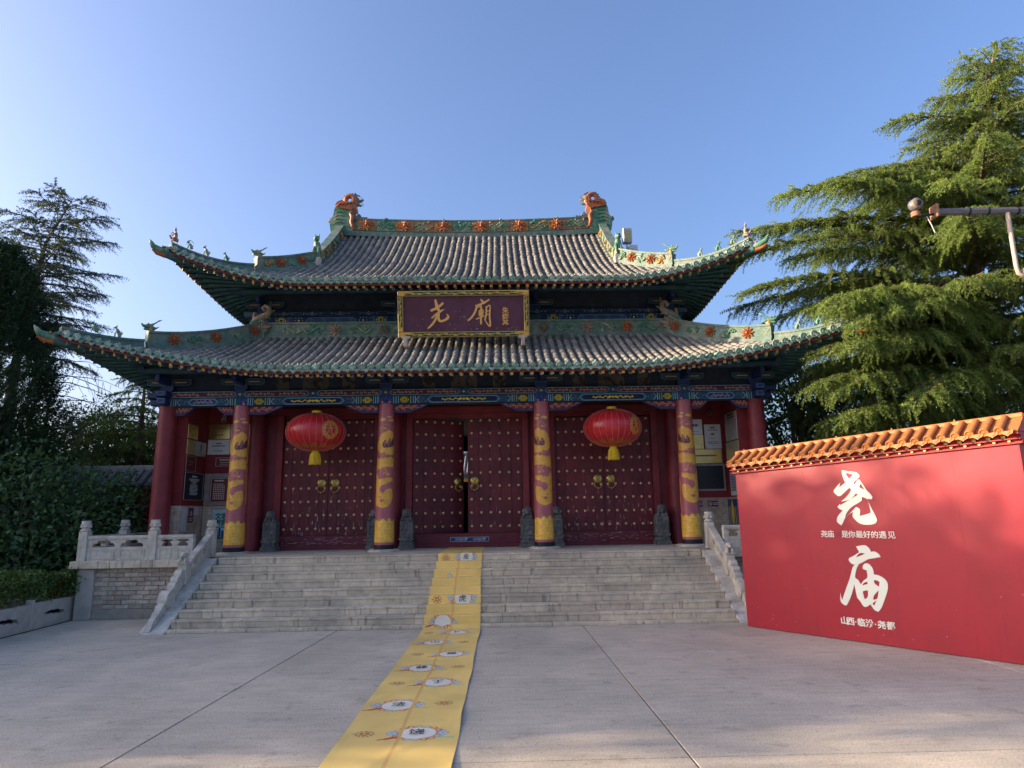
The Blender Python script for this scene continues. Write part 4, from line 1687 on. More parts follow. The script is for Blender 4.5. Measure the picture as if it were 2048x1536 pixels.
    for i in range(-n, n + 1):
        u = i * rp
        if half and not half(u): continue
        e = edge(R, u) + .10
        s = 1 if u >= 0 else -1
        if abs(u) > uc:
            t = (abs(u) - uc) / (R['U'] - uc)
            ut, dt = s * (uc + .62 * t), 1.62
        else:
            ut, dt = u, 1.62
        A = Vector(fr(u, e, surf(R, u, e) - .155))
        zt = surf(R, ut, dt)
        B = Vector(fr(ut, dt, min(zt, surf(R, uc, dt) + .02) - .27))
        dirv = (B - A).normalized()
        L1 = .95
        b = MB()
        A2 = A + dirv * L1
        b.beam(A, A2, .068, .075, 0, 1)
        b.build('flying_rafter', [M['rafter'], M['rafgold']], roof)
        C = A + dirv * .34 + Vector((0, 0, -.088))
        b = MB()
        b.tube([C, B + Vector((0, 0, -.06))], .043, 8, 0)
        ringp = dirv * -.0015
        x = dirv.cross(Vector((0, 0, 1))).normalized()
        y = x.cross(dirv)
        for rr_, off, mi in ((.040, .001, 1), (.018, .0025, 2)):
            cc = C - dirv * off + (y * .012 if mi == 2 else y * 0)
            b.add([tuple(cc + x * rr_ * math.cos(k * PI / 5) + y * rr_ * math.sin(k * PI / 5)) for k in range(10)], [tuple(range(10))], mi)
        b.build('round_rafter', [M['rafter'], M['raflilac'], M['rafnavy']], roof)


lower_roof = MB().box(-7.0, 7.0, 17.4, 23.0, 6.2, 6.3).build('lower_roof', M['dark'], TG)
upper_roof = MB().box(-4.1, 4.1, 18.6, 21.8, 8.6, 9.2).build('upper_roof', M['dark'], TG)
build_slope(LOW, to_front(LOW), lower_roof, True)
build_slope(UPP, to_front(UPP), upper_roof, True)
vis = lambda u: u < .5          # left slope: u runs towards the camera
build_slope(LOWS, to_left(LOW), lower_roof, False, lambda u: u > -1.5)
build_slope(LOWS, to_right(LOW), lower_roof, False, lambda u: u < 1.5)
build_slope(UPPS, to_left(UPP), upper_roof, False, lambda u: u > -1.5)
build_slope(UPPS, to_right(UPP), upper_roof, False, lambda u: u < 1.5)
# the slopes at the back, plain
for R, rf in ((LOW, lower_roof), (UPP, upper_roof)):
    for fr, RR, ulo, uhi in ((to_back(R), R, -R['U'], R['U']), (to_left(R), side_of(R), -side_of(R)['U'], -1.3), (to_right(R), side_of(R), 1.3, side_of(R)['U'])):
        v, f = [], []
        n, K = 24, 6
        for i in range(n + 1):
            u = ulo + (uhi - ulo) * i / n
            e = edge(RR, u)
            dm = max(dmax(RR, u), e + .01)
            for j in range(K): v.append(fr(u, e + (dm - e) * j / (K - 1), surf(RR, u, e + (dm - e) * j / (K - 1))))
        for i in range(n):
            for j in range(K - 1): f.append((i * K + j, i * K + j + 1, (i + 1) * K + j + 1, (i + 1) * K + j))
        inst('rear_slope', me_from(v, f, 'rear_slope', M['pan'], False), rf, I4)

# the 300 barrel tiles that show largest are parts, the rest of them one mass per roof
eye = Vector(EYE)
ALLT.sort(key=lambda t: (t[0].translation - eye).length + .25 * t[2])
part_t = [t for t in ALLT if t[2] > 0][:300]
ids = set(id(t) for t in part_t)
for m, roof, k in part_t:
    inst('roof_tile', me_tile, roof, m)
for roof in (lower_roof, upper_roof):
    V, Fc = [], []
    tv = np.array(TV)
    for t in ALLT:
        m, rf, k = t
        if rf != roof or id(t) in ids or k == 0: continue
        A = np.array(m)
        b0 = len(V)
        V.extend(map(tuple, tv @ A[:3, :3].T + A[:3, 3]))
        Fc.extend([tuple(i + b0 for i in f) for f in TF])
    o = inst('roof_tiles', me_from(V, Fc, 'roof_tiles', M['tile']), roof, I4)
    o['kind'] = 'stuff'


# ------------------------------------------------------------------ ridges and their ornament
def flower(c, n, up, r, mat_, parent, petals=9, name='ridge_flower', mat2=None):
    """open lotus in relief: two rings of cupped petals round a boss"""
    n = Vector(n).normalized(); up = Vector(up).normalized()
    x = up.cross(n).normalized(); y = n.cross(x)
    c = Vector(c)
    b = MB()
    P = lambda u, v, w: tuple(c + x * u + y * v + n * w)
    for ring, (r0, r1, h0, h1, off) in enumerate(((.18 * r, r, .015, .035, 0), (.12 * r, .62 * r, .04, .075, .5))):
        for k in range(petals):
            a = 2 * PI * (k + off) / petals
            da = PI / petals * .95
            pts = [P(r0 * math.cos(a), r0 * math.sin(a), h0 + .02),
                   P(.62 * r1 * math.cos(a - da), .62 * r1 * math.sin(a - da), h0),
                   P(r1 * math.cos(a), r1 * math.sin(a), h1),
                   P(.62 * r1 * math.cos(a + da), .62 * r1 * math.sin(a + da), h0),
                   P(.62 * r1 * math.cos(a), .62 * r1 * math.sin(a), h1 * .75 + .012)]
            b.add(pts, [(0, 1, 4), (1, 2, 4), (2, 3, 4), (3, 0, 4)])
    b.ball(tuple(c + n * .06), .16 * r + .012, 8, 5, 1 if mat2 else 0)
    return b.build(name, [mat_, mat2] if mat2 else mat_, parent)


def scroll_relief(c, n, up, w, h, mat_, parent, seed=0):
    """leafy scroll in relief, w wide and h high"""
    n = Vector(n).normalized(); up = Vector(up).normalized()
    x = up.cross(n).normalized(); y = n.cross(x)
    c = Vector(c)
    rd = random.Random(seed)
    b = MB()
    P = lambda u, v, q: tuple(c + x * u + y * v + n * q)
    ph = rd.choice((0, PI))
    pts = [P(-w / 2 + w * i / 14, .26 * h * math.sin(ph + 2 * PI * i / 14), .014) for i in range(15)]
    b.tube(pts, [.018 + .010 * math.sin(PI * i / 14) for i in range(15)], 5, flat=1)
    for s, sg in ((-.26, 1), (.24, -1)):
        u0, v0 = s * w, sg * .10 * h * math.cos(ph)
        R = .27 * h
        pts = [P(u0 + R * (1 - .8 * i / 11) * math.cos(sg * i * .62 + ph), v0 + R * (1 - .8 * i / 11) * math.sin(sg * i * .62 + ph), .016) for i in range(12)]
        b.tube(pts, [.026 - .0014 * i for i in range(12)], 5)
    for k in range(11):
        u0, v0 = rd.uniform(-.45, .45) * w, rd.uniform(-.33, .33) * h
        a = rd.uniform(0, 2 * PI)
        l, wd = .34 * h, .14 * h
        b.add([P(u0, v0, .006), P(u0 + l * .5 * math.cos(a) - wd * math.sin(a), v0 + l * .5 * math.sin(a) + wd * math.cos(a), .012),
               P(u0 + l * math.cos(a), v0 + l * math.sin(a), .006), P(u0 + l * .5 * math.cos(a) + wd * math.sin(a), v0 + l * .5 * math.sin(a) - wd * math.cos(a), .012),
               P(u0 + l * .5 * math.cos(a), v0 + l * .5 * math.sin(a), .034)], [(0, 1, 4), (1, 2, 4), (2, 3, 4), (3, 0, 4)])
    return b.build('ridge_scroll', mat_, parent)


def ridge_run(path, h0, h1, w, mat_, parent, name='ridge'):
    """ridge wall along a path of base points: body, wider base course and capping roll"""
    n = len(path)
    b = MB()
    P = [Vector(p) for p in path]
    for (za, zb, ww) in ((0, .05, w * 1.35), (.05, 1, w), ('cap', 0, w * 1.25)):
        v, f = [], []
        for i in range(n):
            d = P[min(i + 1, n - 1)] - P[max(i - 1, 0)]
            s = Vector((d.y, -d.x, 0)).normalized()
            h = h0 + (h1 - h0) * i / (n - 1)
            if za == 'cap': lo, hi = h, h + .05
            else: lo, hi = (za if za < 1 else h), (zb if zb < 1 else h)
            if za == 0: lo = -.12
            for sg, z in ((-1, lo), (1, lo), (1, hi), (-1, hi)):
                v.append(tuple(P[i] + s * sg * ww / 2 + Vector((0, 0, z))))
        for i in range(n - 1):
            for j in range(4): f.append((i * 4 + j, i * 4 + (j + 1) % 4, (i + 1) * 4 + (j + 1) % 4, (i + 1) * 4 + j))
        f += [(3, 2, 1, 0), tuple((n - 1) * 4 + j for j in range(4))]
        b.add(v, f)
    return b.build(name, mat_, parent)


def beast_head(c, face, s, parent, mats=None, name='ridge_beast'):
    """open-jawed dragon head on a curled neck, looking along `face` (horizontal)"""
    f = Vector(face).normalized(); sd = Vector((0, 0, 1)).cross(f)
    c = Vector(c)
    P = lambda u, v, w=0: tuple(c + f * u * s + Vector((0, 0, 1)) * v * s + sd * w * s)
    b = MB()
    b.tube([P(-.16, -.05), P(-.05, .12), P(.02, .30), P(-.02, .44), P(.0, .52)], [.17 * s, .15 * s, .115 * s, .11 * s, .10 * s], 8, 1, flat=1)
    b.tube([P(-.06, .52), P(.06, .55), P(.2, .52), P(.30, .55)], [.09 * s, .10 * s, .07 * s, .045 * s], 8, 0)
    b.tube([P(.02, .46), P(.14, .42), P(.25, .41)], [.07 * s, .05 * s, .03 * s], 7, 0)
    b.ball(P(.31, .585), .04 * s, 6, 4, 0)
    for g_ in (-1, 1):
        b.ball(P(.12, .62, g_ * .07), .035 * s, 6, 4, 1)
        b.tube([P(.02, .60, g_ * .05), P(-.12, .68, g_ * .08), P(-.24, .80, g_ * .09), P(-.34, .84, g_ * .09)], [.035 * s, .03 * s, .022 * s, .008 * s], 6, 0)
        b.tube([P(-.04, .50, g_ * .09), P(-.16, .48, g_ * .12), P(-.24, .56, g_ * .12)], [.045 * s, .035 * s, .01 * s], 6, 0)
        b.tube([P(-.1, .02, g_ * .14), P(.05, .1, g_ * .15), P(.06, .24, g_ * .13), P(-.05, .25, g_ * .13), P(-.06, .16, g_ * .14)], .03 * s, 6, 1)
    return b.build(name, mats or [M['ridgecarve'], M['ochre']], parent)


def figurine(c, face, s, parent, kind, mat_):
    """small seated animal or rider standing on the hip ridge"""
    f = Vector(face).normalized(); sd = Vector((0, 0, 1)).cross(f)
    c = Vector(c)
    P = lambda u, v, w=0: tuple(c + f * u * s + Vector((0, 0, 1)) * v * s + sd * w * s)
    b = MB()
    if kind == 'rider':
        b.tube([P(-.10, .05), P(.10, .06)], [.06 * s, .05 * s], 7)
        b.tube([P(.10, .06), P(.17, .17)], [.04 * s, .03 * s], 6)
        b.tube([P(-.02, .10), P(-.02, .26), P(0, .36)], [.06 * s, .055 * s, .03 * s], 7)
        b.ball(P(.0, .41), .045 * s, 7, 5)
        b.tube([P(0, .44), P(0, .52)], [.02 * s, .008 * s], 6)
        for g_ in (-1, 1):
            b.tube([P(0, .30, g_ * .05), P(.05, .22, g_ * .10), P(.11, .27, g_ * .05)], .018 * s, 5)
            b.tube([P(0, .12, g_ * .06), P(.08, .08, g_ * .09), P(.07, -.02, g_ * .08)], .022 * s, 5)
            b.tube([P(g_ * .08, .04, .04 * g_), P(g_ * .08, -.06, .04 * g_)], .018 * s, 5)
    elif kind == 'hoop':
        b.tube([P(-.08, 0), P(-.06, .12), P(.0, .18)], [.06 * s, .05 * s, .04 * s], 7)
        b.ball(P(.04, .23), .05 * s, 7, 5)
        b.tube([P(.12 * math.cos(t) - .02, .17 + .14 * math.sin(t)) for t in [i * PI / 8 - .3 for i in range(11)]], .012 * s, 5)
        for g_ in (-1, 1): b.tube([P(.03, .14, g_ * .04), P(.06, -.02, g_ * .05)], .02 * s, 5)
    else:
        b.tube([P(-.10, -.02), P(-.08, .10), P(-.02, .20), P(.01, .26)], [.055 * s, .07 * s, .055 * s, .035 * s], 7)
        b.ball(P(.04, .30), .05 * s, 7, 5)
        b.tube([P(.06, .29), P(.12, .28)], [.03 * s, .02 * s], 5)
        for g_ in (-1, 1):
            b.tube([P(.0, .17, g_ * .04), P(.05, .08, g_ * .045), P(.055, -.02, g_ * .045)], .02 * s, 5)
            b.tube([P(.02, .33, g_ * .03), P(-.0, .39, g_ * .035)], [.018 * s, .005 * s], 5)
        b.tube([P(-.12, .02), P(-.18, .12), P(-.13, .2)], [.025 * s, .022 * s, .008 * s], 5)
    return b.build('ridge_figurine', mat_, parent)


def hip(R, sx, beast_t, tmax, parent, figs, terra_first):
    """hip ridge: tall carved part with a beast head, then the low run with figurines to the corner"""
    vt = R['Yf'] + R['dh']

    def pt(t, dz=0):
        u, d = R['utop'] + t, R['dh'] - t
        return Vector((sx * u, R['Yf'] + d, surf(R, u, d) + .05 + dz))
    path = [pt(beast_t * i / 8) for i in range(9)]
    ridge_run(path, .36, .34, .20, M['ridge'], parent, 'hip_ridge')
    path = [pt(beast_t + .04 + (tmax - beast_t - .04) * i / 10) for i in range(11)]
    ridge_run(path, .14, .075, .16, M['ridge'], parent, 'hip_ridge')
    fd = Vector((sx, -1, 0)).normalized()
    nrm = Vector((-sx, -1, 0)).normalized()
    for sgn in (1, -1):
        np_ = 5
        for i in range(np_):
            t = beast_t * (i + .5) / np_ * .86 + .05
            c = pt(t, .20) + nrm * sgn * .103
            if i % 2 == (0 if terra_first else 1): flower(c, nrm * sgn, (0, 0, 1), .165, M['terra'], parent)
            else: scroll_relief(c, nrm * sgn, (0, 0, 1), beast_t / np_ * .9, .26, M['ochre'] if i == np_ - 1 else M['ridgecarve'], parent, int(i + 10 * t * 7))
    p = pt(beast_t - .05, .18)
    beast_head(p, fd, .62, parent)
    for (t, kind, s, m) in figs:
        figurine(pt(t, .21), fd, s, parent, kind, m)
    # dragon head sheathing the corner beam
    q = pt(tmax, -.12)
    b = MB()
    Q = lambda u, v, w=0: tuple(q + fd * (u * 1.35 + .12) + Vector((0, 0, v * 1.05)) + nrm * w)
    b.tube([Q(-.5, -.12), Q(-.25, -.10), Q(-.02, -.04)], [.11, .115, .11], 8, 1)
    b.tube([Q(-.05, -.02), Q(.10, .01), Q(.19, .06), Q(.22, .13), Q(.25, .19)], [.10, .085, .065, .045, .01], 8, 0)
    b.tube([Q(-.02, -.09), Q(.12, -.08), Q(.2, -.02)], [.07, .05, .02], 7, 2)
    for g_ in (-1, 1):
        b.ball(Q(.04, .07, g_ * .07), .03, 6, 4, 2)
        b.tube([Q(-.02, .06, g_ * .05), Q(-.12, .13, g_ * .08), Q(-.2, .15, g_ * .08)], [.03, .025, .008], 5, 0)
    b.build('corner_dragon', [M['ridgecarve'], M['rafter'], M['terra']], parent)


for sx in (-1, 1):
    hip(LOW, sx, 1.95, 3.12, lower_roof, [(2.38, 'seat', .62, M['ridgecarve']), (2.70, 'seat', .62, M['ridgecarve'])] + ([(3.0, 'hoop', .6, M['palebeast'])] if sx > 0 else []), True)
    hip(UPP, sx, 1.25, 2.72, upper_roof, [(1.8, 'seat', .56, M['ridgecarve']), (2.15, 'seat', .62, M['ridgecarve']), (2.42, 'hoop', .66, M['ridgecarve']), (2.66, 'rider', .74, M['palebeast'])], False)

# ridge wall along the top of the lower roof
ZW = surf(LOW, 0, 2.7)
path = [(x, 16.64, ZW - .02) for x in (-5.35, -3, -1, 1, 3, 5.35)]
ridge_run(path, .37, .37, .22, M['ridge'], lower_roof, 'skirt_ridge')
for sx in (-1, 1):
    ridge_run([(sx * 5.32, y, ZW - .02) for y in (16.75, 19, 21, 23.7)], .37, .37, .22, M['ridge'], lower_roof, 'skirt_ridge')
YF = 16.64 - .113
seq = [(-4.55, 's'), (-3.95, 's'), (-3.42, 'p'), (-2.75, 's'), (-2.13, 'd'), (-1.62, 's'), (-1.1, 'o'), (1.45, 's'), (2.02, 'd'), (2.62, 's'), (3.15, 'p'), (3.72, 's'), (4.2, 'o'), (4.75, 's'), (-.5, 's'), (.1, 'p'), (.75, 's')]
for x, k in seq:
    if k == 's': scroll_relief((x, YF, ZW + .19), (0, -1, 0), (0, 0, 1), .56, .29, M['ridgecarve'], lower_roof, int(x * 100))
    elif k == 'd': flower((x, YF, ZW + .19), (0, -1, 0), (0, 0, 1), .155, M['palebeast'], lower_roof, 14, mat2=M['ridgecarve'])
    else: flower((x, YF, ZW + .19), (0, -1, 0), (0, 0, 1), .18, M['terra'] if k == 'o' else M['palebeast'], lower_roof, 8)
for sx in (-1, 1):
    # winged fish-dragon at each end of the skirt ridge, tail curling up
    b = MB()
    X = lambda u: sx * (5.34 + u)
    fn = lambda u, v, w: (X(u), 16.56 + w, ZW + v)
    b.prism([(-.13, .0), (.27, .0), (.27, .36), (.20, .47), (.05, .50), (-.08, .44), (-.13, .36)], fn, -.13, .15, 1)
    pts = [(.15, .30), (.11, .46), (.0, .54), (-.12, .60), (-.20, .70), (-.18, .82), (-.08, .86), (-.02, .79), (-.06, .73), (-.11, .76)]
    b.tube([fn(u, v, -.02) for u, v in pts], [.15, .13, .105, .09, .08, .07, .058, .045, .03, .015], 9, 0)
    for i in range(1, 6):
        (u, v), (u2, v2) = pts[i], pts[i + 1]
        nx, ny = (v2 - v), -(u2 - u)
        q_ = math.hypot(nx, ny)
        nx, ny = -nx / q_, -ny / q_
        b.tube([fn(u + nx * .08, v + ny * .08, -.02), fn(u + nx * .17 + .02, v + ny * .17 + .03, -.02)], [.035, .006], 5, 1)
    for i in range(4):
        b.tube([fn(.20 - .07 * i, .36 + .04 * i, -.16), fn(.12 - .07 * i, .44 + .035 * i, -.17)], [.03, .012], 5, 1)
    b.tube([fn(.17, .44, -.02), fn(.19, .56, -.02), fn(.185, .68, -.02)], [.05, .045, .03], 7, 0)
    for i in range(5):
        b.tube([fn(.22 - .07 * i, .05 + .03 * i, -.14), fn(.20 - .07 * i, .2 + .03 * i, -.17), fn(.12 - .05 * i, .32 + .02 * i, -.14)], [.025, .03, .012], 5, 0)
    b.tube([fn(-.11, .28, -.08), fn(-.2, .27, -.10), fn(-.27, .31, -.10)], [.09, .06, .025], 7, 0)
    b.tube([fn(-.10, .17, -.08), fn(-.2, .18, -.10)], [.07, .03], 6, 0)
    b.ball(fn(-.13, .35, -.14), .035, 6, 4, 0)
    b.build('ridge_fish_dragon', [M['palebeast'], M['ridgecarve']], lower_roof)

# main ridge of the upper roof, sagging a little in the middle
zr = surf(UPP, 0, 5.0)
sag = lambda x: .13 * (abs(x) / 4.2) ** 2
path = [(x, YMID, zr - .02 + sag(x)) for x in [-4.2 + .6 * i for i in range(15)]]
ridge_run(path, .45, .45, .26, M['ridge'], upper_roof, 'main_ridge')
for i in range(12):
    xa, xb = -3.72 + .62 * i, -3.72 + .62 * (i + 1)
    z = zr + sag((xa + xb) / 2)
    fn = lambda u, v, w: (u, YMID - .131 + w, v)
    MB().prism([(xa + .006, zr + .07 + sag(xa)), (xb - .006, zr + .07 + sag(xb)), (xb - .006, zr + .42 + sag(xb)), (xa + .006, zr + .42 + sag(xa))], fn, -.022, -.001).build('ridge_panel', M['terrapanel'] if i % 4 != 1 else M['ridgecarve'], upper_roof)
    c = ((xa + xb) / 2, YMID - .156, z + .25)
    scroll_relief(c, (0, -1, 0), (0, 0, 1), .60, .36, M['ridgecarve'] if i % 2 else M['ochre'], upper_roof, 40 + i)
    if i % 2 == 0: flower(c + Vector((0, -.03, 0)) if isinstance(c, Vector) else (c[0], c[1] - .03, c[2]), (0, -1, 0), (0, 0, 1), .23, M['terra'], upper_roof, 9)
    else: scroll_relief(c, (0, -1, 0), (0, 0, 1), .56, .33, M['ochre'] if i in (3, 9) else M['ridgecarve'], upper_roof, i)
    if i % 3 == 1: flower((xa + .31, YMID - .12, z + .46), (0, -1, .3), (0, 0, 1), .09, M['ridgecarve'], upper_roof, 7)

# descending ridges from the main ridge to the front hips
for sx in (-1, 1):
    path = [(sx * 4.27, UPP['Yf'] + d, surf(UPP, 0, d) + .05) for d in (4.95, 4.5, 4.0, 3.5, 3.0, 2.7, 2.42)]
    ridge_run(path, .40, .36, .20, M['ridge'], upper_roof, 'descending_ridge')
    path = [(sx * 4.27, 2 * YMID - UPP['Yf'] - d, surf(UPP, 0, d) + .05) for d in (4.95, 4, 3, 2.42)]
    ridge_run(path, .40, .36, .20, M['ridge'], upper_roof, 'descending_ridge')
    for i, d in enumerate((4.5, 4.1, 3.7, 3.3, 2.95, 2.65)):
        for sg in (-1, 1):
            c = (sx * 4.27 + sg * .103, UPP['Yf'] + d, surf(UPP, 0, d) + .25)
            if i % 2 == 0: flower(c, (sg, 0, 0), (0, -.5, 1), .14, M['ochre'], upper_roof, 8)
            else: scroll_relief(c, (sg, 0, 0), (0, -.5, 1), .36, .26, M['ochre'] if i == 3 else M['ridgecarve'], upper_roof, i)
    # guardian seated at the foot, on its block
    y, z = UPP['Yf'] + 2.36, surf(UPP, 0, 2.36)
    b = MB().box(sx * 4.27 - .13, sx * 4.27 + .13, y - .16, y + .06, z - .02, z + .24)
    b.build('ridge_end_block', M['marble'], upper_roof, bevel=.01)
    g_ = MB()
    cx = sx * 4.27
    g_.tube([(cx, y + .04, z + .24), (cx, y + .02, z + .5), (cx, y - .04, z + .72)], [.12, .12, .08], 8, 0)
    g_.ball((cx, y - .09, z + .80), .09, 8, 6, 0)
    g_.ball((cx, y - .18, z + .77), .05, 6, 4, 0)
    for s_ in (-1, 1):
        g_.tube([(cx + s_ * .06, y - .05, z + .6), (cx + s_ * .07, y - .13, z + .42), (cx + s_ * .07, y - .14, z + .25)], .035, 6, 0)
        g_.tube([(cx + s_ * .05, y - .06, z + .86), (cx + s_ * .06, y - .02, z + .97)], [.03, .01], 5, 0)
        g_.tube([(cx + s_ * .12, y + .1, z + .26), (cx + s_ * .13, y + .05, z + .42), (cx + s_ * .12, y - .06, z + .47)], [.05, .045, .02], 6, 1)
    g_.build('ridge_guardian', [M['ridgecarve'], M['ochre']], upper_roof)

# gable walls between the descending ridges
for sx in (-1, 1):
    prof = [(d, surf(UPP, 0, d) - .04) for d in (2.6, 3.2, 3.8, 4.4, 4.96)]
    pts = [(UPP['Yf'] + d, z) for d, z in prof] + [(2 * YMID - UPP['Yf'] - d, z) for d, z in reversed(prof)]
    MB().prism(pts, lambda u, v, w: (sx * w, u, v), 3.9, 4.0).build('gable_wall', M['wred'], upper_roof)

# the two coiled dragons that bite the ends of the main ridge
for sx in (-1, 1):
    D = MB()
    fx = lambda u, v, w: (-sx * u, YMID + w, v)      # outlines are drawn for the left end
    green = [(-4.62, 11.28), (-4.61, 11.36), (-4.51, 11.54), (-4.49, 11.73), (-4.43, 11.9), (-4.36, 11.88), (-3.92, 11.8), (-3.92, 11.59), (-3.9, 11.45), (-3.87, 11.34), (-3.86, 10.9), (-4.2, 10.88), (-4.43, 10.86), (-4.58, 11.0)]
    orange = [(-4.44, 11.88), (-4.39, 11.99), (-4.24, 12.06), (-4.18, 12.03), (-3.94, 11.97), (-3.82, 11.98), (-3.79, 11.89), (-3.8, 11.8), (-3.92, 11.71), (-4.36, 11.80)]
    D.prism(green, fx, -.17, .17, 0)
    D.prism(orange, fx, -.24, .24, 1)
    for i in range(5):
        D.tube([fx(-4.40 + .13 * i, 11.82 + .02 * i, -.23), fx(-4.27 + .11 * i, 11.93 + .012 * i, -.26), fx(-4.10 + .08 * i, 11.95, -.24)], [.03, .035, .015], 5, 1)
        D.tube([fx(-4.52 + .02 * i, 11.1 + .13 * i, -.17), fx(-4.35, 11.2 + .12 * i, -.20), fx(-4.1, 11.12 + .13 * i, -.17)], [.012, .022, .01], 5, 0)
    ringp = [fx(-4.02 + .145 * math.cos(t), 12.16 + .145 * math.sin(t), -.0) for t in [-1.0 + i * .45 for i in range(13)]]
    D.tube(ringp, [.085, .09, .09, .09, .09, .088, .085, .08, .08, .08, .08, .08, .08], 9, 1)
    D.tube([fx(-3.90, 12.24, 0), fx(-3.80, 12.18, 0), fx(-3.80, 12.02, 0), fx(-3.88, 11.94, 0)], [.08, .09, .09, .10], 9, 1)
    D.tube([fx(-3.82, 12.10, 0), fx(-3.70, 12.11, 0), fx(-3.62, 12.14, 0), fx(-3.575, 12.17, 0)], [.085, .06, .045, .03], 8, 2)
    D.tube([fx(-3.80, 12.0, 0), fx(-3.70, 11.97, 0), fx(-3.64, 11.94, 0)], [.07, .045, .03], 8, 2)
    for i in range(4): D.ball(fx(-3.62 + .03 * (i % 2), 12.03 - .02 * i, (i - 1.5) * .02), .018, 5, 3, 2)
    for s_ in (-.05, .05):
        D.tube([fx(-3.80, 12.19, s_), fx(-3.90, 12.28, s_ * 1.6), fx(-4.0, 12.3, s_ * 1.8)], [.028, .022, .006], 5, 2)
    for i in range(7):
        t = .4 + i * .42
        D.ball(fx(-4.02 + .235 * math.cos(t), 12.16 + .235 * math.sin(t), 0), .03, 5, 4, 2)
    D.tube([fx(-3.87, 12.0, .06), fx(-3.81, 12.31, .02)], [.02, .018], 6, 1)
    D.tube([fx(-3.87, 12.39, 0), fx(-3.80, 12.33, 0), fx(-3.71, 12.30, 0)], [.035, .025, .028], 6, 2)
    D.tube([fx(-3.71, 12.30, 0), fx(-3.58, 12.18, 0)], .006, 4, 2)
    low = [(-3.95, 11.66), (-3.84, 11.6), (-3.76, 11.55), (-3.71, 11.63), (-3.68, 11.52), (-3.62, 11.47), (-3.51, 11.49), (-3.42, 11.5), (-3.42, 11.38), (-3.57, 11.33), (-3.7, 11.34), (-3.95, 11.3)]
    D.prism(low, fx, -.13, .13, 3)
    D.tube([fx(-3.96, 11.62, -.16), fx(-3.88, 11.48, -.18), fx(-3.91, 11.3, -.18), fx(-3.86, 11.12, -.17), fx(-3.74, 11.04, -.15)], [.06, .075, .07, .06, .03], 8, 1)
    for g_ in (-1, 1):
        D.tube([fx(-3.62, 11.50, g_ * .08), fx(-3.66, 11.58, g_ * .1), fx(-3.7, 11.62, g_ * .1)], [.03, .025, .01], 5, 3)
        D.ball(fx(-3.55, 11.47, g_ * .12), .035, 6, 4, 3)
    D.tube([fx(-4.54, 11.40, 0), fx(-4.63, 11.43, 0), fx(-4.70, 11.42, 0)], [.09, .07, .05], 7, 4)
    D.ball(fx(-4.66, 11.50, 0), .03, 5, 4, 4)
    D.ball(fx(-4.58, 11.51, 0), .03, 5, 4, 4)
    D.build('ridge_dragon', [M['ridgecarve'], M['terra'], M['ridge'], M['slate'], M['palebeast']], upper_roof)

# a few weeds rooted between the tiles
rw = random.Random(8)
for R, rf, n_ in ((LOW, lower_roof, 22), (UPP, upper_roof, 16)):
    wv, wf = [], []
    for i in range(n_):
        u, d = rw.uniform(-R['utop'], R['utop']), rw.uniform(.1, R['D'] - .4)
        z = surf(R, u, d) + .03
        for k in range(9):
            a, l = rw.uniform(0, 2 * PI), rw.uniform(.05, .13)
            b0 = len(wv)
            wv += [(u - .006, R['Yf'] + d, z), (u + .006, R['Yf'] + d, z), (u + l * .5 * math.cos(a), R['Yf'] + d + l * .5 * math.sin(a), z + l)]
            wf.append((b0, b0 + 1, b0 + 2))
    o = inst('weeds', me_from(wv, wf, 'weeds', mat('roof_weeds', (.10, .13, .035), .8, .3, 9, 0), False), rf, I4)
    o['kind'] = 'stuff'

# ------------------------------------------------------------------ name board over the lower roof
NB = thing('name_board', 'large purple name board with gilt frame and two gold characters above the lower roof', 'name board', (0, 15.2, 6.1))
M['nbpanel'] = mat('purple_lacquer', (.085, .028, .055), .45, .2, 6, .1, 40, col2=(.075, .022, .04), mixscale=1.5)
M['giltflat'] = mat('gilt_lettering', (.70, .39, .12), .45, .15, 20, .1)
M['gilt'] = mat('gilt_frame', (.36, .24, .07), .42, .25, 14, .25, 60, spec=.5)


def frame_art(w, h):
    a = Art(w, h, srgb(40, 58, 52))
    for i in range(int(w / 60) + 1):
        x = 30 + i * 60
        a.scroll(x, h / 2 + (h * .12) * (-1) ** i, h * .28, h * .11, srgb(196, 172, 60), 1.2, i, (-1) ** i)
        a.scroll(x + 28, h / 2 - (h * .1) * (-1) ** i, h * .2, h * .09, srgb(170, 150, 66), 1.1, i * 2)
        a.line([(x - 26, h * .3), (x + 20, h * .72)], h * .08, srgb(206, 186, 80))
    for s in (0, 1):
        X = (lambda x: x) if not s else (lambda x: w - x)
        a.poly([(X(0), 0), (X(90), 0), (X(60), h * .5), (X(40), h), (X(0), h)], srgb(196, 152, 66))
        a.scroll(X(52), h * .5, h * .26, h * .07, srgb(60, 44, 30), 1.2, 1, 1 if not s else -1)
    return a.image('frame_scrolls')


fa = img_mat('frame_scrolls', frame_art(900, 60), .5, .15, 8)
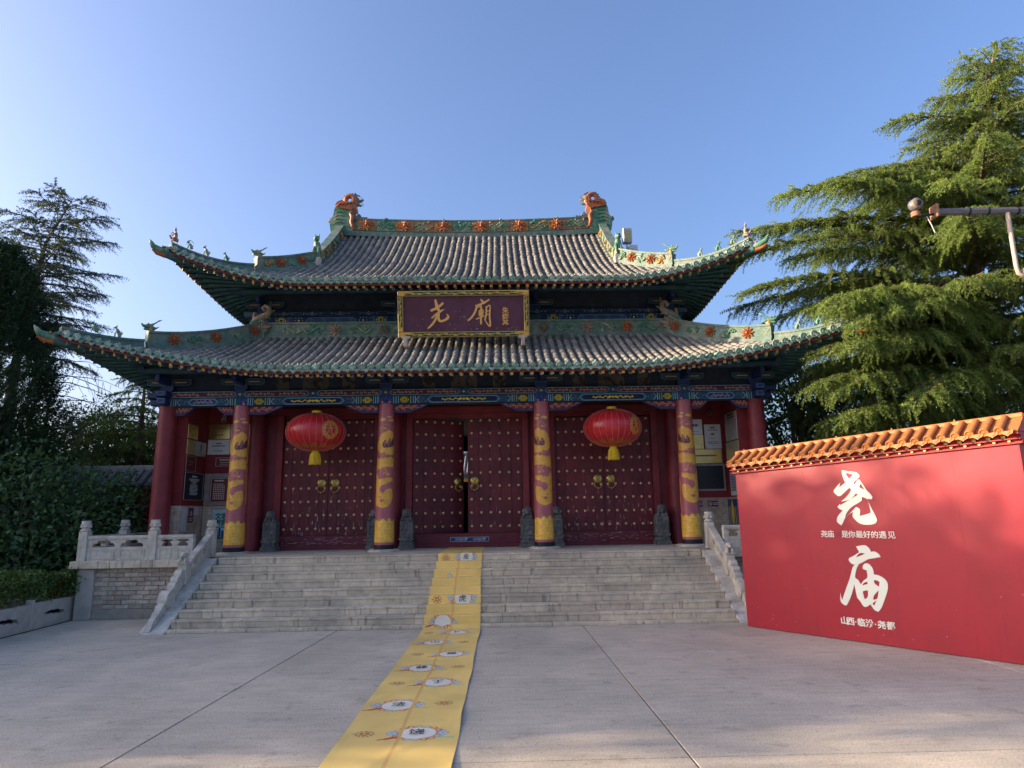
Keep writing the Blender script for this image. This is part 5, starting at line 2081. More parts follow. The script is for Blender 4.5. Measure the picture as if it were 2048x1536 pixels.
# board leans forward: top at y 15.0, foot at y 15.32
W2, BH = 1.575, 1.165
yb, zb_, yt, zt_ = 15.30, 6.125, 15.04, 7.20
upv = Vector((0, yt - yb, zt_ - zb_)); BH = upv.length; upv.normalize()
nv = Vector((1, 0, 0)).cross(upv)
BO = Vector((0, yb, zb_))
bp = lambda u, v, w: tuple(BO + Vector((1, 0, 0)) * u + upv * v + nv * w)
MB().prism([(-W2 + .1, .1), (W2 - .1, .1), (W2 - .1, BH - .1), (-W2 + .1, BH - .1)], bp, -.08, .0).build('panel', M['nbpanel'], NB)
for (u0, u1, v0, v1, hz) in ((-W2, W2, 0, .128, 1), (-W2, W2, BH - .128, BH, 1), (-W2, -W2 + .128, .129, BH - .129, 0), (W2 - .128, W2, .129, BH - .129, 0)):
    MB().prism([(u0, v0), (u1, v0), (u1, v1), (u0, v1)], bp, -.09, .055).build('frame_rail', M['gilt'], NB, bevel=.012)
    i = .020
    q = [bp(u0 + i, v0 + i, .057), bp(u1 - i, v0 + i, .057), bp(u1 - i, v1 - i, .057), bp(u0 + i, v1 - i, .057)]
    quad_uv('frame_scrolls', q, fa, NB, ((0, 0), (1, 0), (1, 1), (0, 1)) if hz else ((0, 1), (0, 0), (.42, 0), (.42, 1)))


def brush_mesh(strokes, m, th=.012, name='brush_character'):
    """brush strokes: lists of (x, y, width) in metres -> rounded ribbons with thickness"""
    b = MB()
    for si, st in enumerate(strokes):
        # resample with a smooth curve
        P = [Vector((p[0], p[1])) for p in st]
        Wd = [p[2] for p in st]
        n = len(P)
        pts, ws = [], []
        for i in range(n - 1):
            p0, p1, p2, p3 = P[max(i - 1, 0)], P[i], P[i + 1], P[min(i + 2, n - 1)]
            for k in range(5):
                t = k / 5
                pts.append(.5 * ((2 * p1) + (p2 - p0) * t + (2 * p0 - 5 * p1 + 4 * p2 - p3) * t * t + (3 * p1 - p0 - 3 * p2 + p3) * t ** 3))
                ws.append(Wd[i] + (Wd[i + 1] - Wd[i]) * t)
        pts.append(P[-1]); ws.append(Wd[-1])
        z = th + .0008 * si
        k = len(pts)
        L, Rr = [], []
        for i in range(k):
            d = pts[min(i + 1, k - 1)] - pts[max(i - 1, 0)]
            if d.length < 1e-6: d = Vector((1, 0))
            d.normalize()
            nn = Vector((-d.y, d.x)) * ws[i] / 2
            L.append(pts[i] + nn); Rr.append(pts[i] - nn)
        v = [(p.x, p.y, z) for p in L] + [(p.x, p.y, z) for p in Rr] + [(p.x, p.y, 0) for p in L] + [(p.x, p.y, 0) for p in Rr]
        f = []
        for i in range(k - 1):
            f += [(i, k + i, k + i + 1, i + 1), (i, i + 1, 2 * k + i + 1, 2 * k + i), (k + i, 3 * k + i, 3 * k + i + 1, k + i + 1)]
        b.add(v, f)
        for c, w in ((pts[0], ws[0]), (pts[-1], ws[-1])):
            b.add([(c.x + w / 2 * math.cos(j * PI / 5), c.y + w / 2 * math.sin(j * PI / 5), z + .0003) for j in range(10)], [tuple(range(10))])
    return b.mesh(name, m)


# the two big characters, stroke by stroke (pixel coordinates of a close look, scaled to the board)
PX = 3.15 / 1905.0
cv = lambda x, y, w: ((x - 1012) * PX, (415 - y) * PX, w * PX)
yao = [[(605, 215, 30), (622, 290, 46), (640, 345, 40), (672, 372, 30), (716, 352, 16)], [(708, 262, 34), (640, 318, 36), (545, 360, 34)],
       [(690, 372, 22), (630, 405, 28), (552, 468, 24)], [(640, 410, 24), (585, 520, 34), (525, 590, 28), (490, 620, 18)],
       [(655, 410, 22), (646, 470, 34), (660, 512, 36), (715, 512, 32), (775, 478, 38), (785, 445, 30), (762, 415, 8)]]
miao = [[(1268, 215, 26), (1288, 240, 34)], [(1385, 214, 20), (1310, 258, 30), (1240, 285, 26), (1190, 300, 22)], [(1208, 300, 26), (1175, 395, 32), (1128, 465, 28), (1078, 512, 22)],
        [(1268, 292, 18), (1225, 322, 18)], [(1268, 322, 28), (1262, 430, 30), (1262, 560, 26)], [(1238, 372, 16), (1236, 440, 18)], [(1236, 372, 14), (1292, 362, 16), (1288, 436, 18)],
        [(1240, 404, 12), (1288, 398, 12)], [(1238, 438, 14), (1290, 430, 14)], [(1198, 492, 20), (1255, 470, 18), (1312, 448, 14)],
        [(1342, 318, 22), (1340, 420, 24), (1322, 502, 20)], [(1345, 325, 18), (1396, 300, 16), (1388, 440, 24), (1392, 600, 26), (1312, 500, 10)], [(1345, 382, 13), (1386, 372, 13)], [(1343, 432, 13), (1384, 424, 13)]]
FB = frame(BO + upv * (BH / 2) + nv * .001, (1, 0, 0), nv)
for st, nm in ((yao, 'gold_character'), (miao, 'gold_character')):
    inst(nm, brush_mesh([[cv(*p) for p in s] for s in st], M['giltflat'], .014), NB, FB)
for i, ch in enumerate('朱鎔基'):
    me = text_mesh('signature_character', ch, .165, M['giltflat'], .004, .002)
    inst('signature_character', me, NB, FB @ Matrix.Translation(((1618 - 1012) * PX, (415 - 378 - 92 * i) * PX, .004)))
chips = MB()
rr = random.Random(9)
for i in range(46):
    u, v = rr.uniform(-W2 + .2, W2 - .2), (rr.choice((.19, .19, .62, .3, .45)) + rr.gauss(0, .02)) * 1.0
    w, h = rr.uniform(.006, .03), rr.uniform(.002, .006)
    chips.add([bp(u - w, v, .0015), bp(u, v - h, .0015), bp(u + w, v + h * .4, .0015), bp(u + w * .2, v + h, .0015)], [(0, 1, 2, 3)])
chips.build('paint_chips', M['chip'], NB, kind='stuff')
for x in (-1.38, 1.42):
    b = MB()
    b.box(x - .10, x + .10, 15.16, 15.40, 6.06, 6.122)
    b.box(x - .045, x + .045, 15.12, 15.36, 5.86, 6.058)
    b.build('support_block', M['cement'], NB, bevel=.008)

# ------------------------------------------------------------------ red lanterns
M['silk'] = mat('red_silk', (.46, .013, .017), .34, .12, 9, .05, 60, spec=.55)
M['silkrib'] = mat('pink_rib_thread', (.66, .26, .22), .5, .1, 5, 0)
M['lgold'] = mat('yellow_fringe', (.72, .50, .02), .5, .2, 25, .2, 60)
M['lemblem'] = mat('gold_print', (.52, .27, .05), .5, .2, 30, 0)


def lantern(x, label):
    t = thing('red_lantern', label, 'lantern', (x, YC, 3.2), 'big red lanterns hung between the gate columns')
    cz, a, h = 3.86, .675, .445
    prof = []
    for i in range(19):
        th = -PI / 2 + PI * i / 18
        prof.append((a * math.cos(th) ** .92 if math.cos(th) > 0 else 0, h * math.sin(th)))
    prof = [p for p in prof if p[0] > .12]
    b = MB()
    n = 56
    v = []
    for r, z in prof:
        for j in range(n):
            rr_ = r * (1 - .012 * (1 - abs(math.sin(14 * 2 * PI * j / n / 2)) ** .5))
            v.append((x + rr_ * math.cos(2 * PI * j / n), YC + rr_ * math.sin(2 * PI * j / n), cz + z))
    f = []
    for i in range(len(prof) - 1):
        for j in range(n): f.append((i * n + j, i * n + (j + 1) % n, (i + 1) * n + (j + 1) % n, (i + 1) * n + j))
    b.add(v, f, 0, True)
    body = b.build('lantern_body', M['silk'], t)
    rb = MB()
    for k in range(28):
        an = 2 * PI * (k + .0) / 28 + .05
        rb.tube([(x + (r + .002) * math.cos(an), YC + (r + .002) * math.sin(an), cz + z) for r, z in prof], .0036, 4, caps=False)
    rb.build('lantern_ribs', M['silkrib'], body)
    # gold roundel and lace border printed on the silk
    S2 = lambda an, th, o=.004: (x + (a + o) * max(math.cos(th), .001) ** .92 * math.cos(an), YC + (a + o) * max(math.cos(th), .001) ** .92 * math.sin(an), cz + (h + o) * math.sin(th))
    for ac in (-.80, -.80 + PI):
        e = MB()
        N = 26
        for k in range(N):
            r1, r0 = (1.0 + .06 * (k % 2)), .66
            q = []
            for rr_, kk in ((r0, k), (r1, k), (r1, k + 1), (r0, k + 1)):
                t_ = 2 * PI * kk / N
                q.append(S2(ac + .29 * rr_ * math.cos(t_), .47 * rr_ * math.sin(t_)))
            e.add(q, [(3, 2, 1, 0)])
            if k % 2: e.add([S2(ac + .29 * rr_ * math.cos(2 * PI * (k + d) / N), .47 * rr_ * math.sin(2 * PI * (k + d) / N), .006) for rr_, d in ((.74, .2), (.92, .3), (.9, .7), (.76, .8))], [(3, 2, 1, 0)], 1)
        for pts in (((-.1, .2), (.12, .24)), ((.0, .3), (.0, .05)), ((-.14, .08), (.14, .1)), ((-.02, .05), (-.14, -.26)), ((.02, .06), (.06, -.24)), ((.06, -.24), (.15, -.2))):
            e.tube([S2(ac + p[0], p[1], .003) for p in pts], .012, 5, 0)
        e.build('gold_roundel', [M['lemblem'], M['silk']], body)
    e = MB()
    for k in range(14):
        an = 2 * PI * k / 14
        for i in range(6):
            t0, t1 = -.9 + i * .03, -.9 + i * .03
            w0 = .21 * (1 - (i / 6) ** 2)
            e.add([S2(an - w0, -1.02 + i * .055, .005), S2(an + w0, -1.02 + i * .055, .005), S2(an + w0 * .97, -.995 + i * .055, .005), S2(an - w0 * .97, -.995 + i * .055, .005)], [(0, 1, 2, 3)])
    e.build('gold_lace_print', [M['lemblem'], M['silk']], body, kind='stuff')
    MB().lathe([(.115, .395), (.12, .41), (.115, .425), (.118, .45), (.113, .47), (.118, .49), (.10, .50)], (x, YC, cz), 20).build('lantern_cap', M['lgold'], t)
    MB().lathe([(.085, -.50), (.09, -.47), (.085, -.44), (.12, -.41)], (x, YC, cz), 18).build('lantern_collar', M['lgold'], t)
    fr = MB()
    rd = random.Random(int(x * 10) + 90)
    for k in range(34):
        an = 2 * PI * k / 34
        r0, r1 = .10, .115 + rd.uniform(-.008, .012)
        fr.tube([(x + r0 * math.cos(an), YC + r0 * math.sin(an), cz - .50), (x + r1 * math.cos(an), YC + r1 * math.sin(an), cz - .63), (x + (r1 + .004) * math.cos(an), YC + (r1 + .004) * math.sin(an), cz - .745 + rd.uniform(-.012, .012))], .011, 4)
    fr.lathe([(.085, -.52), (.108, -.50), (.085, -.495)], (x, YC, cz), 18)
    fr.build('fringe', M['lgold'], t)
    MB().tube([(x, YC, cz + .49), (x, YC, ZL0)], .004, 5).build('hanging_cord', M['iron'], t)
    return t


lantern(-3.44, 'big red lantern hanging before the left door, between the two left columns')
lantern(3.47, 'big red lantern hanging before the right door, between the two right columns')

# ------------------------------------------------------------------ bluestone door blocks
rr = random.Random(31)


def door_stone(x, label):
    t = thing('door_stone', label, 'door stone', (x, 16.08, H), 'carved dark door stones beside the doors')
    y0, y1 = 15.95, 16.26
    b = MB()
    b.box(x - .185, x + .185, y0 - .03, y1, H + .001, H + .085)
    b.box(x - .17, x + .17, y0 - .015, y1, H + .086, H + .12)
    b.prism([(-.15, .121), (.15, .121), (.165, .16), (.12, .185), (-.12, .185), (-.165, .16)], lambda u, v, w: (x + u, w, H + v), y0, y1)
    b.prism([(-.14, .186), (.14, .186), (.18, .235), (.18, .262), (-.18, .262), (-.18, .235)], lambda u, v, w: (x + u, w, H + v), y0 - .02, y1)
    b.build('base', M['slate'], t, bevel=.006)
    MB().prism([(-.10, .262), (.10, .262), (0, .15)], lambda u, v, w: (x + u, w, H + v), y0 - .035, y0 - .021).build('apron', M['slate'], t)
    MB().box(x - .155, x + .155, y0, y1, H + .264, H + .66).build('block', M['slate'], t, bevel=.008)
    c = MB()
    for q in ((-.12, .12, .30, .315), (-.12, .12, .61, .625), (-.12, -.106, .315, .61), (.106, .12, .315, .61)):
        c.box(x + q[0], x + q[1], y0 - .012, y0 - .0005, H + q[2], H + q[3])
    for i in range(26):
        u, v = rr.uniform(-.09, .09), rr.uniform(.33, .60)
        a = rr.uniform(0, 6)
        R = rr.uniform(.012, .03)
        c.tube([(x + u + R * (1 - .1 * k) * math.cos(a + k * .8), y0 - .006, H + v + R * (1 - .1 * k) * math.sin(a + k * .8)) for k in range(6)], .006, 4)
    c.build('relief', M['slate'], t)
    L = MB()
    L.prism([(-.15, .662), (.15, .662), (.13, .72), (.07, .735), (-.07, .735), (-.13, .72)], lambda u, v, w: (x + u, w, H + v), y0 + .01, y1 - .01)
    L.tube([(x, y1 - .04, H + .70), (x, 16.10, H + .76), (x, y0 + .08, H + .80)], [.09, .10, .085], 9)
    L.ball((x, y0 + .035, H + .825), .092, 10, 7)
    L.ball((x, y0 - .05, H + .80), .05, 8, 5)
    for i in range(9):
        an = PI * (i / 8) * 1.3 - .45
        L.ball((x + .095 * math.cos(an), y0 + .06, H + .83 + .085 * math.sin(an)), .03, 6, 4)
    for s_ in (-1, 1):
        L.tube([(x + s_ * .07, y0 + .04, H + .77), (x + s_ * .10, y0 + .0, H + .71), (x + s_ * .10, y0 - .02, H + .67)], [.035, .03, .035], 6)
        L.ball((x + s_ * .038, y0 - .035, H + .85), .018, 5, 4)
        L.tube([(x + s_ * .06, y0 + .05, H + .89), (x + s_ * .085, y0 + .06, H + .925)], [.025, .01], 5)
    L.build('lion', M['slate'], t)


for x, l in ((-4.66, 'dark carved lion door stone at the outer side of the left door'), (-2.19, 'dark lion door stone hidden behind the second gold column from the left'),
             (-1.42, 'dark carved lion door stone left of the middle door'), (1.46, 'dark carved lion door stone right of the middle door'),
             (2.15, 'dark lion door stone half hidden behind the third gold column from the left'), (4.70, 'dark carved lion door stone at the outer side of the right door')):
    door_stone(x, l)

# ------------------------------------------------------------------ boards, plaques and notices on the porch walls
M['white'] = mat('white_acrylic', (.55, .56, .55), .35, .08, 4, 0)
M['silver'] = mat('brushed_steel', (.46, .45, .42), .35, .15, 3, .1, metal=.6)
M['brassplate'] = mat('brass_plate', (.50, .37, .16), .25, .2, 3, .05, metal=.9)
M['black'] = mat('black_board', (.012, .014, .022), .4, .2, 4, 0)
M['ink'] = mat('dark_ink', (.04, .035, .035), .7, 0, 4, 0)
M['inkred'] = mat('red_ink', (.25, .03, .03), .7, 0, 4, 0)
M['cream'] = mat('cream_print', (.55, .46, .38), .7, .1, 4, 0)
M['maroon'] = mat('maroon_board', (.12, .022, .03), .45, .15, 4, 0)
M['paper'] = mat('white_paper', (.52, .55, .60), .8, .08, 4, 0)
M['poster'] = mat('pale_blue_poster', (.38, .56, .60), .6, .12, 2, 0)
M['green'] = mat('green_print', (.03, .20, .07), .7, .1, 4, 0)
M['lotus'] = mat('dark_green_print', (.03, .13, .09), .7, .1, 4, 0)
M['frameg'] = mat('grey_stone_frame', (.25, .235, .215), .8, .2, 6, .3)
M['navy'] = mat('navy_print', (.02, .04, .16), .6, .1, 4, 0)
M['yellow'] = mat('yellow_print', (.62, .45, .03), .6, .1, 4, 0)


class Sign:
    """a flat board on a wall: local u across, v up, w out of the wall"""

    def __init__(s, name, label, cat, plane, a, b, z0, z1, body, th=.02, group='plaques and notices on the porch walls'):
        # plane: ('b', y) back wall seen from the front, ('l', x) left side wall, ('r', x) right side wall
        k, c = plane
        s.w, s.h = abs(b - a), z1 - z0
        if k == 'b': s.o, s.x, s.n = Vector((min(a, b), c, z0)), Vector((1, 0, 0)), Vector((0, -1, 0))
        elif k == 'l': s.o, s.x, s.n = Vector((c, min(a, b), z0)), Vector((0, 1, 0)), Vector((1, 0, 0))
        else: s.o, s.x, s.n = Vector((c, max(a, b), z0)), Vector((0, -1, 0)), Vector((-1, 0, 0))
        s.t = thing(name, label, cat, tuple(s.o), group)
        s.th = th
        s.board(0, s.w, 0, s.h, body, 0, th, 'board')

    def P(s, u, v, w): return tuple(s.o + s.x * u + Vector((0, 0, v)) + s.n * w)

    def board(s, u0, u1, v0, v1, m, w0, w1, nm, bevel=0):
        MB().prism([(u0, v0), (u1, v0), (u1, v1), (u0, v1)], s.P, w0, w1).build(nm, m, s.t, bevel=bevel)
        return s

    def border(s, m, d=.015, w=.01, inset=0.0):
        b = MB()
        i = inset
        for q in ((i, s.w - i, i, i + w), (i, s.w - i, s.h - i - w, s.h - i), (i, i + w, i + w, s.h - i - w), (s.w - i - w, s.w - i, i + w, s.h - i - w)):
            b.prism([(q[0], q[2]), (q[1], q[2]), (q[1], q[3]), (q[0], q[3])], s.P, s.th, s.th + d)
        b.build('border', m, s.t)
        return s

    def lines(s, m, rows, u0=.12, u1=.88, hgt=.02, seed=1, centred=True, nm='print'):
        """rows of small print too fine to read: broken dashes; rows = [(v fraction, width fraction, height)]"""
        rd = random.Random(seed)
        b = MB()
        for v, wf, hh in rows:
            tot = (u1 - u0) * s.w * wf
            c = s.w * (u0 + u1) / 2
            x = c - tot / 2 if centred else s.w * u0
            e = x + tot
            while x < e - .004:
                l = min(hh * rd.uniform(.7, .95), e - x)
                b.prism([(x, v * s.h - hh / 2), (x + l, v * s.h - hh / 2), (x + l, v * s.h + hh / 2), (x, v * s.h + hh / 2)], s.P, s.th + .0005, s.th + .002)
                x += l + hh * .25
        b.build(nm, m, s.t, kind='stuff')
        return s

    def text(s, body, u, v, size, m, bold=.0, squeeze=1):
        me = text_mesh('lettering', body, size, m, .0015, bold, squeeze=squeeze)
        inst('lettering', me, s.t, frame(s.P(u, v, s.th + .002), s.x, s.n))
        return s


BK, LS, RS = ('b', 16.578), ('l', -6.528), ('r', 6.528)
BKD, LSD = ('b', 16.578), ('l', -6.530)
z = Sign('brass_plaque', 'dull brass plaque, upper row left on the left porch wall', 'plaque', BK, -6.50, -5.965, 3.885, 4.258, M['brassplate'])
z.lines(M['ink'], [(.72, .8, .028), (.30, .5, .012), (.22, .5, .012)], seed=2)
z = Sign('white_plaque', 'white plaque with grey frame below the dull brass plaque', 'plaque', BK, -6.50, -5.96, 3.495, 3.865, M['white'])
z.border(M['silver'], .004, .012, .01).lines(M['ink'], [(.74, .38, .03), (.58, .8, .028), (.28, .6, .01), (.2, .6, .01)], seed=3)
Sign('brass_plaque', 'bright brass plaque half hidden behind the leftmost gold column', 'plaque', BK, -5.945, -5.37, 3.50, 3.875, M['brassplate']).lines(M['inkred'], [(.5, .7, .03)], seed=4)
Sign('steel_plaque', 'pale steel plaque above the bright brass one behind the leftmost gold column', 'plaque', BK, -5.945, -5.375, 3.89, 4.25, M['silver']).lines(M['ink'], [(.7, .7, .03), (.3, .6, .012)], seed=5)
z = Sign('red_plaque', 'small dark red plaque with pale writing above the framed notice board', 'plaque', BK, -6.28, -5.82, 3.195, 3.42, M['maroon'])
z.border(M['cream'], .003, .008, .006).lines(M['cream'], [(.72, .75, .035), (.45, .7, .014), (.25, .7, .014)], seed=6)
z = Sign('notice_board', 'stone framed maroon notice board with two columns of pale characters', 'notice board', BK, -6.50, -5.40, 2.24, 3.02, M['frameg'], .05)
z.board(.14, 1.02, .06, .68, M['maroon'], .05, .058, 'panel')
b = MB()
for q in ((.16, 1.0, .075, .088), (.16, 1.0, .652, .665), (.16, .173, .089, .651), (.987, 1.0, .089, .651)):
    b.prism([(q[0], q[2]), (q[1], q[2]), (q[1], q[3]), (q[0], q[3])], z.P, .0582, .066)
b.build('border', M['cream'], z.t)
b = MB()
for c0 in (.225, .60):
    for r in range(9):
        for c in range(7):
            if r == 8 and c > 5: continue
            u, v = c0 + c * .042, .145 + r * .045
            b.prism([(u, v), (u + .026, v), (u + .026, v + .026), (u, v + .026)], z.P, .0583, .060)
    b.prism([(c0 + .02, .585), (c0 + .25, .585), (c0 + .25, .62), (c0 + .02, .62)], z.P, .0583, .0595)
b.build('print', M['cream'], z.t, kind='stuff')
z = Sign('poster', 'pale blue civic poster with green writing on the brick dado', 'poster', BKD, -6.27, -5.75, 1.44, 2.13, M['poster'], .006)
z.text('文明城', .30, .53, .155, M['green'], .006).text('您我共', .30, .37, .165, M['lotus'], .008)
b = MB()
for (u0, u1, v0, v1, i) in ((.10, .48, .255, .275, 0), (.10, .48, .285, .292, 0)):
    b.prism([(u0, v0), (u1, v0), (u1, v1), (u0, v1)], z.P, .0062, .008)
for i in range(9):
    b.prism([(.02 + .05 * i, 0), (.09 + .05 * i, 0), (.075 + .05 * i, .05 + .02 * (i % 3)), (.035 + .05 * i, .05 + .02 * (i % 2))], z.P, .0063, .0085)
b.build('green_print', M['green'], z.t)
b = MB()
for i, (u, hh) in enumerate(((.10, .14), (.17, .18), (.24, .12), (.31, .17), (.38, .13))):
    b.prism([(u, .06), (u + .055, .06), (u + .055, .06 + hh), (u + .027, .09 + hh), (u, .06 + hh)], z.P, .0062, .0075)
b.build('skyline_print', M['navy'], z.t)

Sign('brass_plaque', 'tall brass plaque at the top of the left side wall', 'plaque', LS, 15.50, 16.0, 3.80, 4.14, M['brassplate']).lines(M['ink'], [(.3, .5, .015)], seed=7)
Sign('brass_plaque', 'brass plaque with rounded reflections on the left side wall, next to the corner pillar', 'plaque', LS, 15.50, 15.94, 3.42, 3.775, M['brassplate'])
z = Sign('steel_plaque', 'steel plaque with a small dark emblem on the left side wall', 'plaque', LS, 15.96, 16.5, 3.42, 3.77, M['silver'])
b = MB().prism([(.24, .12), (.30, .12), (.28, .2), (.31, .27), (.25, .29), (.23, .22)], z.P, .0205, .022)
b.build('emblem', M['ink'], z.t)
z.lines(M['ink'], [(.2, .5, .012)], seed=8)
z = Sign('red_plaque', 'glossy dark red plaque with silver edge on the left side wall', 'plaque', LS, 15.50, 16.0, 3.035, 3.395, M['maroon'])
z.border(M['silver'], .004, .01).lines(M['brassplate'], [(.62, .75, .035), (.4, .6, .03)], seed=9)
z = Sign('black_notice_board', 'black notice board with white lettering and steel edge on the left side wall', 'notice board', LS, 15.50, 16.47, 2.36, 3.01, M['black'])
z.border(M['silver'], .006, .014, .0)
z.lines(M['white'], [(.86, .35, .045)] + [(.76 - .05 * i, (.75, .6, .4, .2, .5, .55, .5, .6, .55, .45, .6, .5)[i], .02) for i in range(12)], seed=10)
Sign('paper_notice', 'long white paper notice on the brick dado by the corner pillar', 'notice', LSD, 15.52, 15.78, 1.64, 2.20, M['paper'], .004)
z = Sign('warning_sign', 'narrow dark warning sign between two paper notices', 'sign', LSD, 15.84, 16.10, 1.83, 2.19, M['maroon'], .01)
z.border(M['cream'], .002, .006)
b = MB()
for k in range(14):
    a0, a1 = 2 * PI * k / 14, 2 * PI * (k + 1) / 14
    b.prism([(.13 + .055 * math.cos(a0), .22 + .055 * math.sin(a0)), (.13 + .055 * math.cos(a1), .22 + .055 * math.sin(a1)), (.13 + .04 * math.cos(a1), .22 + .04 * math.sin(a1)), (.13 + .04 * math.cos(a0), .22 + .04 * math.sin(a0))], z.P, .0102, .012)
b.prism([(.115, .20), (.145, .20), (.14, .255), (.12, .255)], z.P, .0102, .0115)
b.build('pictogram', M['white'], z.t)
z.lines(M['white'], [(.30, .7, .02), (.18, .6, .02)], seed=12)
Sign('paper_notice', 'small square paper notice on the brick dado beside the dark warning sign', 'notice', LSD, 16.14, 16.37, 2.015, 2.205, M['paper'], .004)

z = Sign('steel_plaque', 'grey steel plaque at the top of the right porch wall behind the gold column', 'plaque', BK, 5.60, 6.0, 3.825, 4.21, M['silver'])
z.lines(M['ink'], [(.6, .7, .06), (.2, .7, .01)], seed=13)
Sign('brass_plaque', 'dark mirror-like brass plaque under the grey steel one on the right porch wall', 'plaque', BK, 5.58, 6.01, 3.455, 3.815, M['brassplate'])
z = Sign('white_plaque', 'tall white plaque with a green lotus emblem on the right porch wall', 'plaque', BK, 6.05, 6.465, 3.46, 4.075, M['white'])
z.lines(M['ink'], [(.87, .42, .035), (.77, .8, .022), (.42, .5, .012), (.27, .95, .016), (.21, .8, .016), (.12, .2, .01)], seed=14)
b = MB()
for k in range(5):
    a = PI / 2 + (k - 2) * .5
    cx, cy = .207, .335
    b.prism([(cx, cy), (cx + .05 * math.cos(a - .2), cy + .05 * math.sin(a - .2)), (cx + .075 * math.cos(a), cy + .075 * math.sin(a)), (cx + .05 * math.cos(a + .2), cy + .05 * math.sin(a + .2))], z.P, .0203, .022 + .0004 * k)
b.build('lotus_emblem', M['lotus'], z.t)
Sign('brass_plaque', 'long shiny brass plaque above the dark screen on the right porch wall', 'plaque', BK, 5.60, 6.46, 3.09, 3.44, M['brassplate']).lines(M['ink'], [(.55, .85, .04)], seed=15)
z = Sign('display_board', 'dark blank display board with a grey frame on the right porch wall', 'display board', BK, 5.62, 6.49, 2.40, 3.07, M['frameg'], .04)
z.board(.045, .825, .045, .625, M['black'], .0402, .044, 'screen')
for nm, lb, a, b_ in (('no_smoking_sign', 'small dark red no smoking sign on the right brick dado', 6.0, 6.285), ('warning_sign', 'small dark sign half hidden behind the rightmost gold column', 5.70, 5.885)):
    z = Sign(nm, lb, 'sign', BKD, a, b_, 2.0, 2.165, M['maroon'], .01)
    z.border(M['cream'], .002, .007, .006)
    b = MB()
    cx = .075 if nm == 'no_smoking_sign' else .06
    for k in range(12):
        a0, a1 = 2 * PI * k / 12, 2 * PI * (k + 1) / 12
        b.prism([(cx + .045 * math.cos(a0), .082 + .045 * math.sin(a0)), (cx + .045 * math.cos(a1), .082 + .045 * math.sin(a1)), (cx + .032 * math.cos(a1), .082 + .032 * math.sin(a1)), (cx + .032 * math.cos(a0), .082 + .032 * math.sin(a0))], z.P, .0102, .012)
    b.prism([(cx - .032, .112), (cx - .024, .118), (cx + .034, .052), (cx + .026, .046)], z.P, .0103, .0125)
    b.build('pictogram', M['white'], z.t)
    z.lines(M['white'], [(.62, 1, .018), (.4, 1, .018)], .5, .95, seed=16)
z = Sign('steel_plaque', 'tall pale steel plaque, upper one on the right side wall', 'plaque', RS, 15.52, 16.32, 3.60, 4.28, M['silver'])
z.lines(M['ink'], [(.92, .7, .05), (.82, .8, .03)], seed=17)
Sign('steel_plaque', 'yellowish steel plaque, lower one on the right side wall', 'plaque', RS, 15.52, 16.37, 3.0, 3.57, mat('yellowed_steel', (.45, .40, .24), .35, .2, 3, 0, metal=.5))
z = Sign('paper_notice', 'bluish white paper notice on the right side wall beside the billboard', 'notice', RS, 15.88, 16.3, 2.27, 2.83, M['paper'], .004)
z.lines(M['navy'], [(.9 - .07 * i, .9, .02) for i in range(11)], .08, .92, seed=18)
z = Sign('patterned_panel', 'blue and yellow patterned panel low on the right side wall beside the billboard', 'panel', RS, 15.90, 16.55, 1.50, 2.19, M['navy'], .02)
b = MB()
for i in range(6):
    u = .06 + i * .11
    b.prism([(u, .04), (u + .022, .04), (u + .022, .40 + .06 * (i % 2)), (u + .03, .46), (u + .012, .52), (u - .006, .46), (u, .40)], z.P, .0202, .024)
b.prism([(.28, .1), (.36, .1), (.38, .4), (.36, .6), (.32, .66), (.28, .6), (.26, .4)], z.P, .0241, .027)
b.build('yellow_pattern', M['yellow'], z.t)
z.border(M['lblue'], .006, .015)
# step warning plate on the middle threshold
z = Sign('threshold_sign', 'long dark blue step warning plate on the middle threshold', 'sign', ('b', 16.298), -.40, .53, H + .135, H + .245, M['black'], .008, None)
z.board(0.012, .918, .012, .098, M['navy'], .0082, .0095, 'panel')
z.border(M['silver'], .003, .008)
for u in (.30, .74):
    z.text('小心门槛', u, .058, .062, M['white'], .0015)
    b = MB()
    q = u - .19
    for s_ in ((q, q + .06, .03, .034), (q, q + .06, .082, .086), (q, q + .004, .035, .081), (q + .056, q + .06, .035, .081)):
        b.prism([(s_[0], s_[2]), (s_[1], s_[2]), (s_[1], s_[3]), (s_[0], s_[3])], z.P, .0097, .011)
    b.prism([(q + .02, .04), (q + .045, .04), (q + .035, .075)], z.P, .0097, .011)
    b.prism([(u - .09, .022), (u + .10, .022), (u + .10, .026), (u - .09, .026)], z.P, .0097, .0105)
    b.build('pictogram', M['white'], z.t)

# small cameras under the porch ceiling
for x, y, lb in ((-6.05, 16.3, 'small white security camera under the left end of the porch'), (6.15, 16.3, 'small dark security camera under the right end of the porch')):
    t = thing('security_camera', lb, 'camera', (x, y, 4.4), 'small cameras under the porch')
    m_ = M['paper'] if x < 0 else M['slate']
    sx = -1 if x > 0 else 1
    MB().tube([(x - .06 * sx, y + .26, 4.50), (x - .04 * sx, y + .2, 4.45), (x, y + .1, 4.42)], .02, 7).build('bracket', m_, t)
    MB().tube([(x - .02 * sx, y + .12, 4.43), (x + .05 * sx, y - .08, 4.30)], .048, 10).build('housing', m_, t)
    MB().tube([(x + .05 * sx, y - .081, 4.299), (x + .053 * sx, y - .09, 4.292)], .036, 10).build('lens', M['iron'], t)

